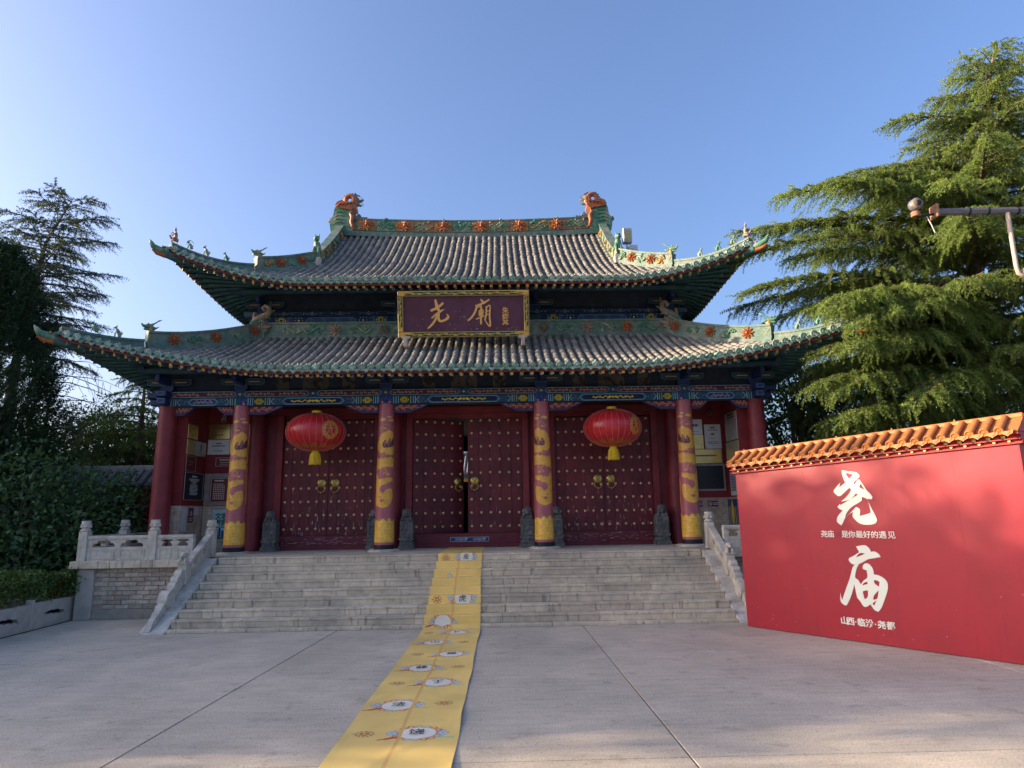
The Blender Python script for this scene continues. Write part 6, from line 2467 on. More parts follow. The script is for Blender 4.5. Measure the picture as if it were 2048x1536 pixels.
# flood lamp boxes standing behind the right descending ridge
t = thing('flood_lamp', 'pale flood lamp and control box standing on the upper roof behind the right dragon', 'lamp', (4.86, 18.9, 9.0))
MB().box(4.70, 4.98, 18.85, 19.05, 10.02, 10.50).build('lamp_housing', M['silver'], t, bevel=.02)
MB().box(4.74, 4.94, 18.84, 18.849, 10.08, 10.44).build('lamp_glass', M['brassplate'], t)
MB().box(4.86, 5.12, 18.80, 19.0, 9.62, 9.92).build('control_box', M['white'], t, bevel=.012)
MB().tube([(4.82, 18.95, 9.0), (4.82, 18.95, 10.05)], .03, 8).build('pole', M['silver'], t)
MB().tube([(4.98, 18.95, 9.0), (4.98, 18.95, 9.63)], .03, 8).build('pole', M['silver'], t)

# ------------------------------------------------------------------ yellow runner with printed roundels
CP_PPM = 170
path = [(3.2, .006), (11.998, .006), (12.006, .066), (12.126, .067)]
for k in range(8):
    yk, zk = 12.143 + .2597 * k, .0595 + .1352 * k
    path += [(yk - .014, zk + .012), (yk - .016, zk + .1352 - .004), (yk - .006, zk + .1352 + .007)]
    if k < 7: path.append((yk + .2597 - .02, zk + .1352 + .006))
path += [(14.37, H + .006), (16.25, H + .006)]
arc = [0]
for (a, b), (c, d) in zip(path[:-1], path[1:]): arc.append(arc[-1] + math.hypot(c - a, d - b))
TOT = arc[-1]


def cxl(y, z):
    if y <= 12.02: return (-.543 + (y - 12.4) * .0163, .451 + (y - 12.3) * .0056)
    if y < 14.0:
        t = (y - 12.02) / 1.98
        return (-.549 + .072 * t, .449 - .027 * t)
    t = min(1, (y - 14.0) / 2.0)
    return (-.477 + .03 * t, .422 + .022 * t)


def arc_at(y, z):
    best = (9e9, 0)
    for i in range(len(path) - 1):
        (a, b), (c, d) = path[i], path[i + 1]
        t = max(0, min(1, ((y - a) * (c - a) + (z - b) * (d - b)) / ((c - a) ** 2 + (d - b) ** 2 + 1e-12)))
        e = math.hypot(y - a - t * (c - a), z - b - t * (d - b))
        if e < best[0]: best = (e, arc[i] + t * (arc[i + 1] - arc[i]))
    return best[1]


def carpet_art():
    W, Hh = CP_PPM, int(TOT * CP_PPM)
    a = Art(W, Hh, srgb(236, 200, 116))
    k = CP_PPM
    red, brown, blue = srgb(196, 84, 66), srgb(158, 92, 62), srgb(140, 164, 182)

    def med(u, s, r=.165, full=1):
        x, y = u * W, Hh - s * k
        a.line([(x - r * 1.1 * k, y + r * .7 * k), (x - r * 1.9 * k, y + r * 1.05 * k)], .022 * k, red)
        a.line([(x - r * 1.0 * k, y + r * .6 * k), (x - r * 1.5 * k, y + r * .9 * k)], .045 * k, red)
        a.line([(x + r * 1.1 * k, y + r * .6 * k), (x + r * 1.9 * k, y + r * .75 * k)], .03 * k, srgb(170, 196, 150))
        for i in range(16):
            t = 2 * PI * i / 16
            cx, cy = x + r * 1.16 * k * math.cos(t), y + r * 1.16 * k * math.sin(t)
            a.ring(cx, cy, r * .17 * k, r * .17 * k, .011 * k, (blue if i % 4 in (0, 1) else red), 12)
        for t in (0, PI):
            cx, cy = x + r * 1.35 * k * math.cos(t), y
            a.poly([(cx - r * .3 * k, cy), (cx, cy - r * .42 * k), (cx + r * .3 * k, cy), (cx, cy + r * .42 * k)], srgb(214, 214, 204))
            a.line([(cx - r * .3 * k, cy), (cx, cy - r * .42 * k), (cx + r * .3 * k, cy), (cx, cy + r * .42 * k)], .012 * k, blue, True)
            a.ell(cx, cy, r * .12 * k, r * .14 * k, blue)
        a.ell(x, y, r * 1.04 * k, r * 1.04 * k, red)
        a.ell(x, y, r * k, r * k, srgb(230, 224, 204))

    def knot(u, s, r=.085):
        x, y = u * W, Hh - s * k
        for i in range(12):
            t = 2 * PI * i / 12
            a.poly([(x + r * k * math.cos(t - .16), y + r * k * math.sin(t - .16)), (x + r * k * math.cos(t + .16), y + r * k * math.sin(t + .16)), (x + r * .78 * k * math.cos(t + .14), y + r * .78 * k * math.sin(t + .14)), (x + r * .78 * k * math.cos(t - .14), y + r * .78 * k * math.sin(t - .14))], brown)
        for i in range(5):
            t = 2 * PI * i / 5
            a.scroll(x + r * .4 * k * math.cos(t), y + r * .4 * k * math.sin(t), r * .24 * k, .009 * k, brown, 1.1, t)
        a.poly([(x - r * 1.35 * k, y), (x - r * 1.05 * k, y - r * .15 * k), (x - r * 1.05 * k, y + r * .15 * k)], brown)

    U = lambda x, y: (x - cxl(y, 0)[0]) / (cxl(y, 0)[1] - cxl(y, 0)[0])
    for x, y in ((.032, 6.525), (-.271, 7.425), (.052, 8.334), (-.227, 9.088), (.103, 9.9), (-.216, 10.759), (.054, 11.574), (-.22, 5.4)):
        med(U(x, y), arc_at(y, 0))
    for x, y in ((-.451, 6.518), (.216, 7.442), (-.417, 8.305), (.24, 9.101), (-.375, 9.914), (.233, 10.751), (-.41, 11.57), (.25, 5.4)):
        knot(U(x, y), arc_at(y, 0))
    rz = lambda kk, f: (12.129 + .2597 * kk, .0595 + .1352 * (kk + f))
    med(.645, arc_at(*rz(7, .5)), .15); knot(.18, arc_at(*rz(7, .35)))
    med(.65, arc_at(*rz(2, .8)), .165); knot(.17, arc_at(*rz(2, .55)))
    med(.335, arc_at(*rz(0, .05)), .15)
    x, y = .333 * W, Hh - arc_at(*rz(5, .15)) * k
    a.poly([(x - .05 * k, y), (x, y - .04 * k), (x + .05 * k, y), (x, y + .04 * k)], srgb(206, 206, 196))
    a.line([(x - .05 * k, y), (x, y - .04 * k), (x + .05 * k, y), (x, y + .04 * k)], .01 * k, blue, True)
    a.rect(.475 * W, 0, .506 * W, Hh, srgb(222, 176, 100))
    return a.image('runner_print')


M['runner'] = img_mat('yellow_runner', carpet_art(), .5, .12, 1.6, .4, .1)
rn = thing('carpet_runner', 'long yellow printed runner from the plaza up the steps to the middle door', 'carpet', (0, 8, 0))
me = bpy.data.meshes.new('runner')
v, f, uvs = [], [], []
NX = 16
fine = [(path[0], arc[0])]
for i in range(len(path) - 1):
    n = 150 if i == 0 else (2 if i > 3 else 1)
    for k in range(1, n + 1):
        t = k / n
        fine.append(((path[i][0] + (path[i + 1][0] - path[i][0]) * t, path[i][1] + (path[i + 1][1] - path[i][1]) * t), arc[i] + (arc[i + 1] - arc[i]) * t))
for (y, z), s in fine:
    xl, xr = cxl(y, z)
    w1 = .006 * math.sin(y * 2.3) + .004 * math.sin(y * 5.1)
    for j in range(NX + 1):
        t = j / NX
        zz = z + (.0022 * (1 + math.sin(y * 3.1 + t * 4)) + .006 * max(0, math.sin(y * 1.7 + t * 2.2)) ** 14 + .005 * max(0, math.sin(y * 2.6 - t * 5.0 + 1)) ** 18 + .006 * (abs(t - .5) * 2) ** 6 * (1 + math.sin(y * 4.3 + 3 * t)) if y < 11.9 else .0015 * (1 + math.sin(s * 13 + t * 9)))
        v.append((xl + (xr - xl) * t + w1, y, zz))
        uvs.append((t, s / TOT))
for i in range(len(fine) - 1):
    for j in range(NX): f.append((i * (NX + 1) + j, i * (NX + 1) + j + 1, (i + 1) * (NX + 1) + j + 1, (i + 1) * (NX + 1) + j))
me.from_pydata(v, [], f)
l = me.uv_layers.new(name='UVMap')
for p in me.polygons:
    for li, vi in zip(p.loop_indices, p.vertices): l.data[li].uv = uvs[vi]
me.materials.append(M['runner'])
inst('cloth', me, rn, I4)
for ch, x, y in (('饶', .032, 6.525), ('法', -.271, 7.425), ('丁', .052, 8.334), ('薛', -.227, 9.088), ('毋', .103, 9.9), ('山', -.216, 10.759), ('卜', .054, 11.574)):
    tm = text_mesh('printed_character', ch, .155, M['ink'], .0006, .0008)
    inst('printed_character', tm, rn, frame((x, y, .019), (1, 0, 0), (0, 0, 1)))
for ch, kk, u, f_, sz in (('皮', 7, .645, .5, .118), ('虎', 2, .65, .62, .14)):
    y, z = 12.129 + .2597 * kk, .0595 + .1352 * (kk + f_)
    xl, xr = cxl(y, z)
    tm = text_mesh('printed_character', ch, sz, M['ink'], .0006, .0)
    inst('printed_character', tm, rn, frame((xl + (xr - xl) * u, y - .008, z), (1, 0, 0), (0, -1, 0)))

# ------------------------------------------------------------------ red billboard with a tiled coping
BB = thing('billboard', 'large red billboard wall with orange tiled coping and big pale characters', 'billboard', (4.998, 11.6, 0))
BD, BN = Vector((.6059884, -.79547348, 0)), Vector((-.79547348, -.6059884, 0))
B0 = Vector((4.998, 11.6, 0))
M['bred'] = mat('billboard_red', (.335, .007, .021), .46, .07, 2.5, .04, 6, col2=(.30, .008, .020), mixscale=.9, spec=.4, streak=.10, objvar=.02)
M['bredd'] = mat('billboard_trim_red', (.36, .02, .02), .5, .08, 2, 0)
M['borange'] = mat('orange_resin_tile', (.43, .155, .042), .5, .12, 6, .15, 60, spec=.4, objvar=.06)
M['bcream'] = mat('cream_vinyl', (.74, .76, .62), .5, .03, 3, 0)
M['bgreen'] = mat('dark_green_dentil', (.02, .045, .03), .6, .1, 5, 0)
M['byel'] = mat('yellow_dentil_end', (.62, .52, .16), .5, .2, 20, 0)
M['heart'] = mat('crimson_heart', (.26, .01, .03), .4, .1, 5, 0)
T_ = lambda s: 2.565 + .042 * s
LB = 4.126
bq = lambda s, z, w: tuple(B0 + BD * s + Vector((0, 0, z)) + BN * w)
MB().prism([(.01, .03), (LB - .01, .03), (LB - .01, T_(LB) - .01), (.01, T_(0) - .01)], bq, -.31, -.012).build('frame', M['bredd'], BB)
seams = [0, 1.22, 2.44, 3.36, LB]
rr = random.Random(77)
for a, b in zip(seams[:-1], seams[1:]):
    dz = 0.0
    MB().prism([(a + .0005, .012 + dz), (b - .0005, .012 + dz), (b - .0005, T_(b)), (a + .0005, T_(a))], bq, -.011, rr.uniform(-.0003, .0)).build('panel', M['bred'], BB)
MB().prism([(LB + .001, .015), (LB + .012, .015), (LB + .012, T_(LB)), (LB + .001, T_(LB))], bq, -.32, 0).build('end_panel', M['bredd'], BB)
MB().prism([(-.012, .015), (-.001, .015), (-.001, T_(0)), (-.012, T_(0))], bq, -.32, 0).build('end_panel', M['bredd'], BB)
sc = MB()
for i in range(34):
    s_, z_ = rr.uniform(.1, LB - .1), abs(rr.gauss(0, .5)) + .04
    w_, h_ = rr.uniform(.002, .02), rr.uniform(.0015, .012)
    if z_ > 2: continue
    sc.add([bq(s_ - w_, z_, .0012), bq(s_, z_ - h_, .0012), bq(s_ + w_, z_ + h_ * .5, .0012), bq(s_ + w_ * .2, z_ + h_, .0012)], [(0, 1, 2, 3)])
sc.build('scuffs', mat('pale_scuff', (.42, .13, .12), .7, .3, 20, 0), BB, kind='stuff')
for (a, b, w0, w1, m) in ((.0, .02, -.37, .05, 'bredd'), (.02, .055, -.34, .02, 'bredd'), (.055, .07, -.42, .10, 'bredd'), (.07, .115, -.36, .04, 'bredd'), (.115, .15, -.49, .17, 'bredd')):
    MB().prism([(-.06, T_(0) + a + .0005), (LB + .06, T_(LB) + a + .0005), (LB + .06, T_(LB) + b), (-.06, T_(0) + b)], bq, w0, w1).build('cornice_board', M[m], BB)
sp = .1655
n = int((LB + .06) / sp)
me_sq = MB().box(-.024, .024, -.03, .075, -.020, .020, 0)
me_sq.mi[2] = 1      # the end that faces out
ME_SQ = me_sq.mesh('square_dentil', [M['bgreen'], M['byel']])
rdm = MB().lathe([(.017, -.03), (.017, .035)], (0, 0, 0), 10, M=Matrix.Rotation(PI / 2, 4, 'X'))
ME_RD = rdm.mesh('round_dentil', M['byel'])
slope_v = Vector((0, 0, .20)) - BN * .33
# tile: half round along the slope with a rosette end
tb = MB()
nn = 8
SL = .385
for (y0, y1, r0, r1) in ((0, SL * .52, .046, .042), (SL * .50, SL, .046, .040)):
    v = []
    for (y, r) in ((y0, r0), (y1, r1)):
        for j in range(nn + 1):
            a = PI * j / nn
            v.append((-r * math.cos(a), y, r * math.sin(a) * .75))
    tb.add(v, [(j, j + 1, nn + 2 + j, nn + 1 + j) for j in range(nn)], 0, True)
tb.lathe([(.058, 0), (.058, .014), (.048, .022), (.042, .012), (.022, .014), (.0, .022)], (0, 0, .004), 14, M=Matrix.Rotation(PI / 2, 4, 'X'))
ME_BT = tb.mesh('coping_tile', M['borange'])
db = MB()
db.prism([(-.072, .02), (-.04, .006), (0, 0), (.04, .006), (.072, .02), (.06, -.03), (.02, -.05), (0, -.068), (-.02, -.05), (-.06, -.03)], lambda u, v, w: (u, w, v), -.012, .01)
db.prism([(-.04, .0), (0, -.008), (.04, .0), (.03, -.022), (0, -.042), (-.03, -.022)], lambda u, v, w: (u, w, v), -.02, -.0121)
ME_BD = db.mesh('coping_drip', M['borange'])
tv = slope_v.normalized()
for i in range(n + 1):
    s = .03 + i * sp
    if s > LB: break
    z = T_(s)
    F = tile_matrix(bq(s, z + .175, .205), Vector(bq(s, z + .175, .205)) + slope_v, BD)
    inst('coping_tile', ME_BT, BB, F)
    if s + sp / 2 < LB + .02:
        s2 = s + sp / 2
        F2 = tile_matrix(bq(s2, T_(s2) + .155, .20), Vector(bq(s2, T_(s2) + .155, .20)) - BN, BD)
        inst('coping_drip', ME_BD, BB, F2)
    F3 = tile_matrix(bq(s, z + .0925, .06), Vector(bq(s, z + .0925, .06)) - BN, BD)
    inst('square_dentil', ME_SQ, BB, F3)
    s3 = s + .05
    F4 = tile_matrix(bq(s3, T_(s3) + .0375, .03), Vector(bq(s3, T_(s3) + .0375, .03)) - BN, BD)
    inst('round_dentil', ME_RD, BB, F4)
# sloping bed of the coping and its ridge
bed = MB()
for sg, wa, wb in ((1, .195, -.13), (-1, -.515, -.19)):
    bed.add([bq(-.07, T_(0) + .151, wa), bq(LB + .07, T_(LB) + .151, wa), bq(LB + .07, T_(LB) + .35, wb), bq(-.07, T_(0) + .35, wb)], [(0, 1, 2, 3) if sg > 0 else (3, 2, 1, 0)])
bed.build('coping_bed', M['borange'], BB)
MB().prism([(-.075, T_(0) + .345), (LB + .075, T_(LB) + .345), (LB + .075, T_(LB) + .41), (-.075, T_(0) + .41)], bq, -.20, -.12).build('coping_ridge', M['borange'], BB, bevel=.015)
for s_, d in ((-.072, -1), (LB + .072, 1)):
    z = T_(s_)
    MB().add([bq(s_, z + .148, .2), bq(s_, z + .35, -.125), bq(s_, z + .35, -.195), bq(s_, z + .148, -.515)], [(0, 1, 2, 3)]) if False else None
    e = MB()
    e.add([bq(s_, z + .148, .2), bq(s_, z + .35, -.125), bq(s_, z + .35, -.195), bq(s_, z + .148, -.515)], [(0, 1, 2, 3)])
    e.build('coping_end', M['bredd'], BB)
kb = MB()
for i in range(0, n, 5): kb.lathe([(.012, 0), (.014, .02), (.0, .03)], bq(.1 + i * sp, T_(.1 + i * sp) + .41, -.15), 6)
kb.build('ridge_knob', M['borange'], BB)
FBB = frame(B0 + BN * .001, BD, BN)
YAO = [[(1.853, 2.526), (1.933, 2.508), (2.056, 2.485), (2.096, 2.453), (2.106, 2.416), (2.066, 2.381), (2.008, 2.325), (2.017, 2.302), (2.037, 2.324), (2.068, 2.366), (2.094, 2.374), (2.113, 2.35), (2.154, 2.275), (2.189, 2.205), (2.232, 2.157), (2.258, 2.106), (2.244, 2.074), (2.182, 2.082), (2.196, 2.028), (2.223, 1.956), (2.255, 1.87), (2.284, 1.778), (2.259, 1.729), (2.194, 1.706), (2.089, 1.705), (2.02, 1.728), (1.968, 1.778), (1.938, 1.829), (1.956, 1.894), (1.89, 1.858), (1.824, 1.8), (1.779, 1.727), (1.753, 1.69), (1.725, 1.712), (1.692, 1.752), (1.711, 1.822), (1.8, 1.918), (1.757, 1.933), (1.724, 1.97), (1.766, 2.014), (1.772, 1.996), (1.882, 2.053), (2.053, 2.146), (2.023, 2.169), (1.961, 2.099), (1.883, 2.064), (1.786, 2.052), (1.858, 2.101), (1.924, 2.166), (1.964, 2.227), (1.938, 2.257), (1.869, 2.197), (1.787, 2.136), (1.743, 2.141), (1.692, 2.199), (1.708, 2.24), (1.81, 2.341), (1.783, 2.267), (1.884, 2.334), (1.862, 2.406), (1.851, 2.474)], [(1.904, 2.482), (1.959, 2.472), (2.019, 2.45), (1.953, 2.39), (1.924, 2.429)], [(2.112, 2.317), (2.158, 2.217), (2.084, 2.256)], [(2.103, 2.113), (2.178, 2.079), (2.197, 2.007), (2.206, 1.928), (2.2, 1.874), (2.043, 1.832), (2.059, 1.908), (2.045, 1.944), (2.004, 1.966), (1.963, 1.923), (1.821, 1.804), (1.847, 1.866), (1.931, 1.96), (2.093, 2.052), (2.105, 2.084)]]
MIAO = [[(1.939, 1.382), (2.061, 1.404), (2.117, 1.373), (2.141, 1.329), (2.139, 1.31), (2.198, 1.317), (2.251, 1.285), (2.273, 1.242), (2.167, 1.218), (2.087, 1.2), (1.982, 1.14), (1.909, 1.117), (1.849, 1.124), (1.809, 1.172), (1.818, 1.207), (1.872, 1.235), (1.975, 1.299)], [(1.916, 1.222), (1.968, 1.279), (2.014, 1.29), (2.057, 1.282), (1.994, 1.25)], [(1.955, 1.124), (1.92, 1.078), (1.884, 0.982), (1.877, 0.922), (1.914, 0.895), (1.947, 0.833), (1.993, 0.891), (2.053, 0.943), (2.054, 1.041), (2.002, 1.058), (2.004, 1.097), (2.041, 1.138), (2.099, 1.132), (2.144, 1.066), (2.15, 0.988), (2.207, 0.982), (2.287, 0.94), (2.326, 0.876), (2.315, 0.78), (2.262, 0.652), (2.2, 0.523), (2.151, 0.466), (2.101, 0.485), (2.052, 0.561), (1.989, 0.517), (1.95, 0.523), (1.909, 0.591), (1.871, 0.646), (1.856, 0.783), (1.852, 0.831), (1.8, 0.689), (1.748, 0.586), (1.699, 0.513), (1.659, 0.519), (1.618, 0.565), (1.626, 0.685), (1.64, 0.577), (1.715, 0.742), (1.796, 0.917), (1.853, 1.069), (1.899, 1.116)], [(1.965, 0.82), (1.989, 0.856), (2.045, 0.88), (2.046, 0.846)], [(2.14, 0.906), (2.179, 0.908), (2.219, 0.887), (2.202, 0.819), (2.145, 0.862)], [(1.96, 0.732), (2.001, 0.75), (2.04, 0.753), (2.025, 0.66), (1.976, 0.622)], [(2.191, 0.77), (2.159, 0.652), (2.098, 0.628), (2.115, 0.687)], [(2.146, 0.627), (2.103, 0.542), (2.082, 0.574)]]

for st in (YAO, MIAO):
    # smooth the traced outline a little
    outs = []
    for pts in st:
        P = [Vector(p) for p in pts]
        k = len(P)
        o_ = []
        for i in range(k):
            p0, p1, p2, p3 = P[i - 1], P[i], P[(i + 1) % k], P[(i + 2) % k]
            sharp = lambda a, b, c: (b - a).normalized().dot((c - b).normalized()) < .35
            s1, s2 = sharp(p0, p1, p2), sharp(p1, p2, p3)
            m1 = Vector((0, 0)) if s1 else (p2 - p0) * .5
            m2 = Vector((0, 0)) if s2 else (p3 - p1) * .5
            L_ = (p2 - p1).length
            if m1.length > L_: m1 = m1.normalized() * L_
            if m2.length > L_: m2 = m2.normalized() * L_
            for q in range(4):
                t = q / 4
                o_.append((2 * t ** 3 - 3 * t * t + 1) * p1 + (t ** 3 - 2 * t * t + t) * m1 + (-2 * t ** 3 + 3 * t * t) * p2 + (t ** 3 - t * t) * m2)
        outs.append([(p.x, p.y) for p in o_])
    me = plate_mesh('brush_character', outs, .006, M['bcream'])
    inst('brush_character', me, BB, FBB @ Matrix.Translation((0, 0, .003)))
for ch, px_ in zip('尧庙是你最好的遇见', (1649, 1663, 1693, 1707, 1722, 1737, 1752, 1767, 1784)):
    me = text_mesh('lettering', ch, .112, M['bcream'], .0015, .0008)
    inst('lettering', me, BB, FBB @ Matrix.Translation((1.44 + (px_ - 1645) * 1.08 / 147, 1.552, .002)))
hp = [(.0, -.045), (.025, -.02), (.05, .01), (.05, .03), (.035, .045), (.018, .042), (.0, .025), (-.018, .042), (-.035, .045), (-.05, .03), (-.05, .01), (-.025, -.02)]
inst('heart', plate_mesh('heart', [hp], .005, M['heart']), BB, FBB @ Matrix.Translation((1.44 + (1678.5 - 1645) * 1.08 / 147, 1.552, .0025)))
for ch, px_ in zip('山西·临汾·尧都', (1691, 1704, 1714, 1725, 1741, 1752.5, 1764, 1781)):
    me = text_mesh('lettering', ch, .118, M['bcream'], .0015, .003)
    inst('lettering', me, BB, FBB @ Matrix.Translation((1.575 + (px_ - 1682) * .00733, .28, .002)))

# ------------------------------------------------------------------ security camera arm reaching in from the right
M['galv'] = mat('grey_galvanised_steel', (.16, .155, .155), .5, .2, 4, .05, metal=.3)
M['rust'] = mat('rusty_plate', (.28, .14, .08), .8, .3, 12, .2)
M['cream2'] = mat('cream_conduit', (.42, .34, .27), .5, .1, 5, 0)
CP = thing('camera_pole', 'grey steel pole arm with a round camera at its end, before the big cedar', 'camera pole', (10.7, 10, 0))
MB().tube([(10.7, 10, 0), (10.7, 10, 7.1)], [.13, .10], 12).build('pole', M['galv'], CP)
MB().tube([(8.12, 10, 6.735), (10.7, 10, 6.765)], .064, 8, smooth=False).build('arm', M['galv'], CP)
for x in (8.63, 8.95, 9.45): MB().tube([(x, 10, 6.74), (x + .03, 10, 6.74)], .070, 8, smooth=False).build('strap', M['iron'], CP)
MB().box(8.06, 8.10, 9.90, 10.10, 6.63, 6.85).build('end_plate', M['rust'], CP, bevel=.006)
MB().tube([(8.06, 10, 6.70), (7.82, 10, 6.66), (7.76, 10, 6.67)], .02, 7).build('bracket', M['iron'], CP)
b = MB().tube([(7.76, 10, 6.66), (7.76, 10, 6.74)], .07, 12)
b.build('camera_base', M['rust'], CP)
MB().ball((7.745, 9.97, 6.85), .102, 14, 10, 0).build('camera_dome', M['galv'], CP)
b = MB().lathe([(.088, 0), (.094, .02), (.075, .04), (.0, .045)], (0, 0, 0), 18, M=Matrix.Translation((7.735, 9.90, 6.845)) @ Matrix.Rotation(PI / 2, 4, 'X'))
b.build('camera_face', mat('dusty_camera_face', (.20, .165, .13), .5, .2, 8, 0), CP)
MB().lathe([(.045, 0), (.04, .02), (.0, .022)], (0, 0, 0), 12, M=Matrix.Translation((7.735, 9.855, 6.84)) @ Matrix.Rotation(PI / 2, 4, 'X')).build('lens', M['iron'], CP)
MB().tube([(7.78, 9.98, 6.92), (7.80, 10.0, 6.99), (7.70, 10.0, 7.01), (7.6, 9.98, 6.95)], .012, 6).build('sun_hood', M['iron'], CP)
MB().tube([(7.93, 10, 6.69), (7.98, 9.97, 6.5), (8.02, 9.97, 6.36)], .008, 5).build('loose_wire', M['white'], CP)
MB().tube([(9.28, 9.97, 6.70), (9.275, 9.97, 6.1), (9.275, 9.97, 5.75), (9.29, 9.97, 5.65), (9.36, 9.97, 5.61), (9.5, 9.97, 5.62), (10.66, 9.99, 5.62)], .034, 10).build('conduit', M['cream2'], CP)
MB().tube([(9.40, 9.97, 5.61), (9.41, 9.97, 5.72)], .055, 10).build('junction', M['cream2'], CP)

# ------------------------------------------------------------------ red enclosure wall with a grey tiled coping, left of the gate
EW = thing('enclosure_wall', 'dark red enclosure wall with grey tiled coping behind the shrubs, left of the gate', 'wall', (-10, 18, 0))
MB().box(-19, -7.08, 17.8, 18.2, 0, 2.72).build('wall', M['wred'], EW)
MB().prism([(17.42, 2.80), (18.58, 2.80), (18.06, 3.22), (17.94, 3.22)], lambda u, v, w: (w, u, v), -19, -7.1).build('coping_bed', M['pan'], EW)
MB().prism([(17.92, 3.20), (18.08, 3.20), (18.08, 3.36), (17.92, 3.36)], lambda u, v, w: (w, u, v), -19, -7.1).build('coping_ridge', M['cement'], EW, bevel=.02)
x = -18.9
M['grey'] = mat('grey_tile', (.17, .165, .16), .85, .35, 10, .4, 60, objvar=.15)
ew = MB()
ew.add(TV, TF, 0, True)
me_gt = me_from([(a, b * 2.0, c) for a, b, c in TV], TF, 'coping_tile', M['grey'])
while x < -7.15:
    F = tile_matrix((x, 17.40, 2.84), (x, 17.96, 3.27), (1, 0, 0))
    inst('coping_tile', me_gt, EW, F)
    x += .23
EW2 = thing('enclosure_wall', 'dark red enclosure wall behind the big cedar, right of the gate', 'wall', (10, 18, 0))
MB().box(7.08, 24, 20.8, 21.2, 0, 2.72).build('wall', M['wred'], EW2)
MB().prism([(20.42, 2.80), (21.58, 2.80), (21.06, 3.22), (20.94, 3.22)], lambda u, v, w: (w, u, v), 7.1, 24).build('coping_bed', M['pan'], EW2)

# ------------------------------------------------------------------ hall glimpsed through the open door
RY = MB().box(-14, 14, 27.02, 75, .3, 1.10)
RY.build('rear_courtyard', M['concrete'])['kind'] = 'structure'
RH = thing('rear_hall', 'grey tiled hall glimpsed through the gap of the half open middle door', 'hall', (0, 48, 1.1))
MB().box(-6, 6, 46, 52, 1.1, 4.1).build('wall', M['dred'], RH)
MB().box(-6.2, 6.2, 45.6, 45.9, 3.9, 4.2).build('beam', M['ochre'], RH)
rf = MB()
rf.add([(-5.6, 45, 4.5), (5.6, 45, 4.5), (.8, 49, 6.4), (-.8, 49, 6.4), (-5.6, 53, 4.5), (5.6, 53, 4.5)], [(0, 1, 2, 3), (4, 0, 3), (1, 5, 2), (5, 4, 3, 2)])
rf.build('roof', M['pan'], RH)
b = MB()
for i in range(46):
    x = -5.5 + i * .24
    t = 1 if abs(x) < .8 else (5.6 - abs(x)) / 4.8
    b.tube([(x, 45, 4.55), (x, 45 + 4 * t, 4.55 + 1.9 * t)], .07, 6)
b.build('roof_tiles', M['grey'], RH)['kind'] = 'stuff'
for s_ in (-1, 1):
    MB().tube([(s_ * 5.6, 45, 4.62), (s_ * .8, 49, 6.5)], .12, 6).build('hip_ridge', M['palebeast'], RH)
for x in (-4.6, -1.6, 1.6, 4.6): MB().tube([(x, 45.7, 1.1), (x, 45.7, 3.9)], .2, 10).build('column', M['dred'], RH)
MB().box(-6, 6, 45.3, 45.6, 4.2, 4.42).build('bracket_band', M['teal'], RH)

# ------------------------------------------------------------------ vegetation
M['bark'] = mat('cedar_bark', (.20, .145, .10), .9, .4, 14, .8, 30, col2=(.10, .08, .06), mixscale=5, stretch=(1, 1, .35))
M['bark2'] = mat('grey_bark', (.12, .10, .08), .9, .35, 12, .6, 40)
M['cedar'] = leaf_mat('cedar_needles', (.140, .200, .055), .5, .32)
M['dcedar'] = leaf_mat('shaded_cedar_needles', (.055, .090, .065), .55, .18)  # cedar needles with the unlit side's bluish shade put into the colour
M['cypress'] = leaf_mat('cypress_scales', (.030, .062, .026), .6, .15)
M['broad'] = leaf_mat('broad_leaves', (.075, .145, .065), .5, .3)
M['broadb'] = leaf_mat('bright_broad_leaves', (.070, .135, .045), .5, .35)
M['hedge'] = leaf_mat('hedge_leaves', (.075, .135, .035), .4, .25)


def spray_templates(n_var, seed, L=.42, tufts=9, blades=5, bl=.062, bw=.013, curl=.10):
    """a needle spray along +X (drooping in -Z): rosettes of blades on a bent twig"""
    rg = np.random.default_rng(seed)
    out = []
    for k in range(n_var):
        V, F = [], []
        for i in range(tufts):
            t = (i + rg.uniform(.2, .8)) / tufts
            c = np.array([L * t, (rg.uniform(-1, 1)) * .035 * (1.15 - t), -curl * t * t + rg.uniform(-.012, .012)])
            for j in range(blades):
                a = 2 * np.pi * (j + rg.uniform(0, .8)) / blades
                d = np.array([rg.uniform(.15, .95), np.cos(a), np.sin(a) * .8 - .1])
                d /= np.linalg.norm(d)
                l = bl * rg.uniform(.7, 1.2) * (1.1 - .35 * t)
                s = np.cross(d, rg.normal(size=3)); s /= np.linalg.norm(s)
                b0 = len(V)
                V += [c - s * bw * .5, c + s * bw * .5, c + d * l]
                F.append((b0, b0 + 1, b0 + 2))
        # the twig itself
        b0 = len(V)
        V += [(0, -.004, 0), (0, .004, 0), (L, 0, -curl)]
        F.append((b0, b0 + 1, b0 + 2))
        out.append((np.array(V, float), np.array(F, int)))
    return out


def frames_from(dirs, rg, roll=0.5):
    """(n,3) directions -> (n,3,3) with columns x=dir, y sideways, z up-ish"""
    x = dirs / np.linalg.norm(dirs, axis=1, keepdims=True)
    up = np.tile(np.array([0, 0, 1.0]), (len(x), 1)) + rg.normal(size=x.shape) * roll
    y = np.cross(up, x)
    y /= np.linalg.norm(y, axis=1, keepdims=True) + 1e-9
    z = np.cross(x, y)
    return np.stack([x, y, z], axis=2)


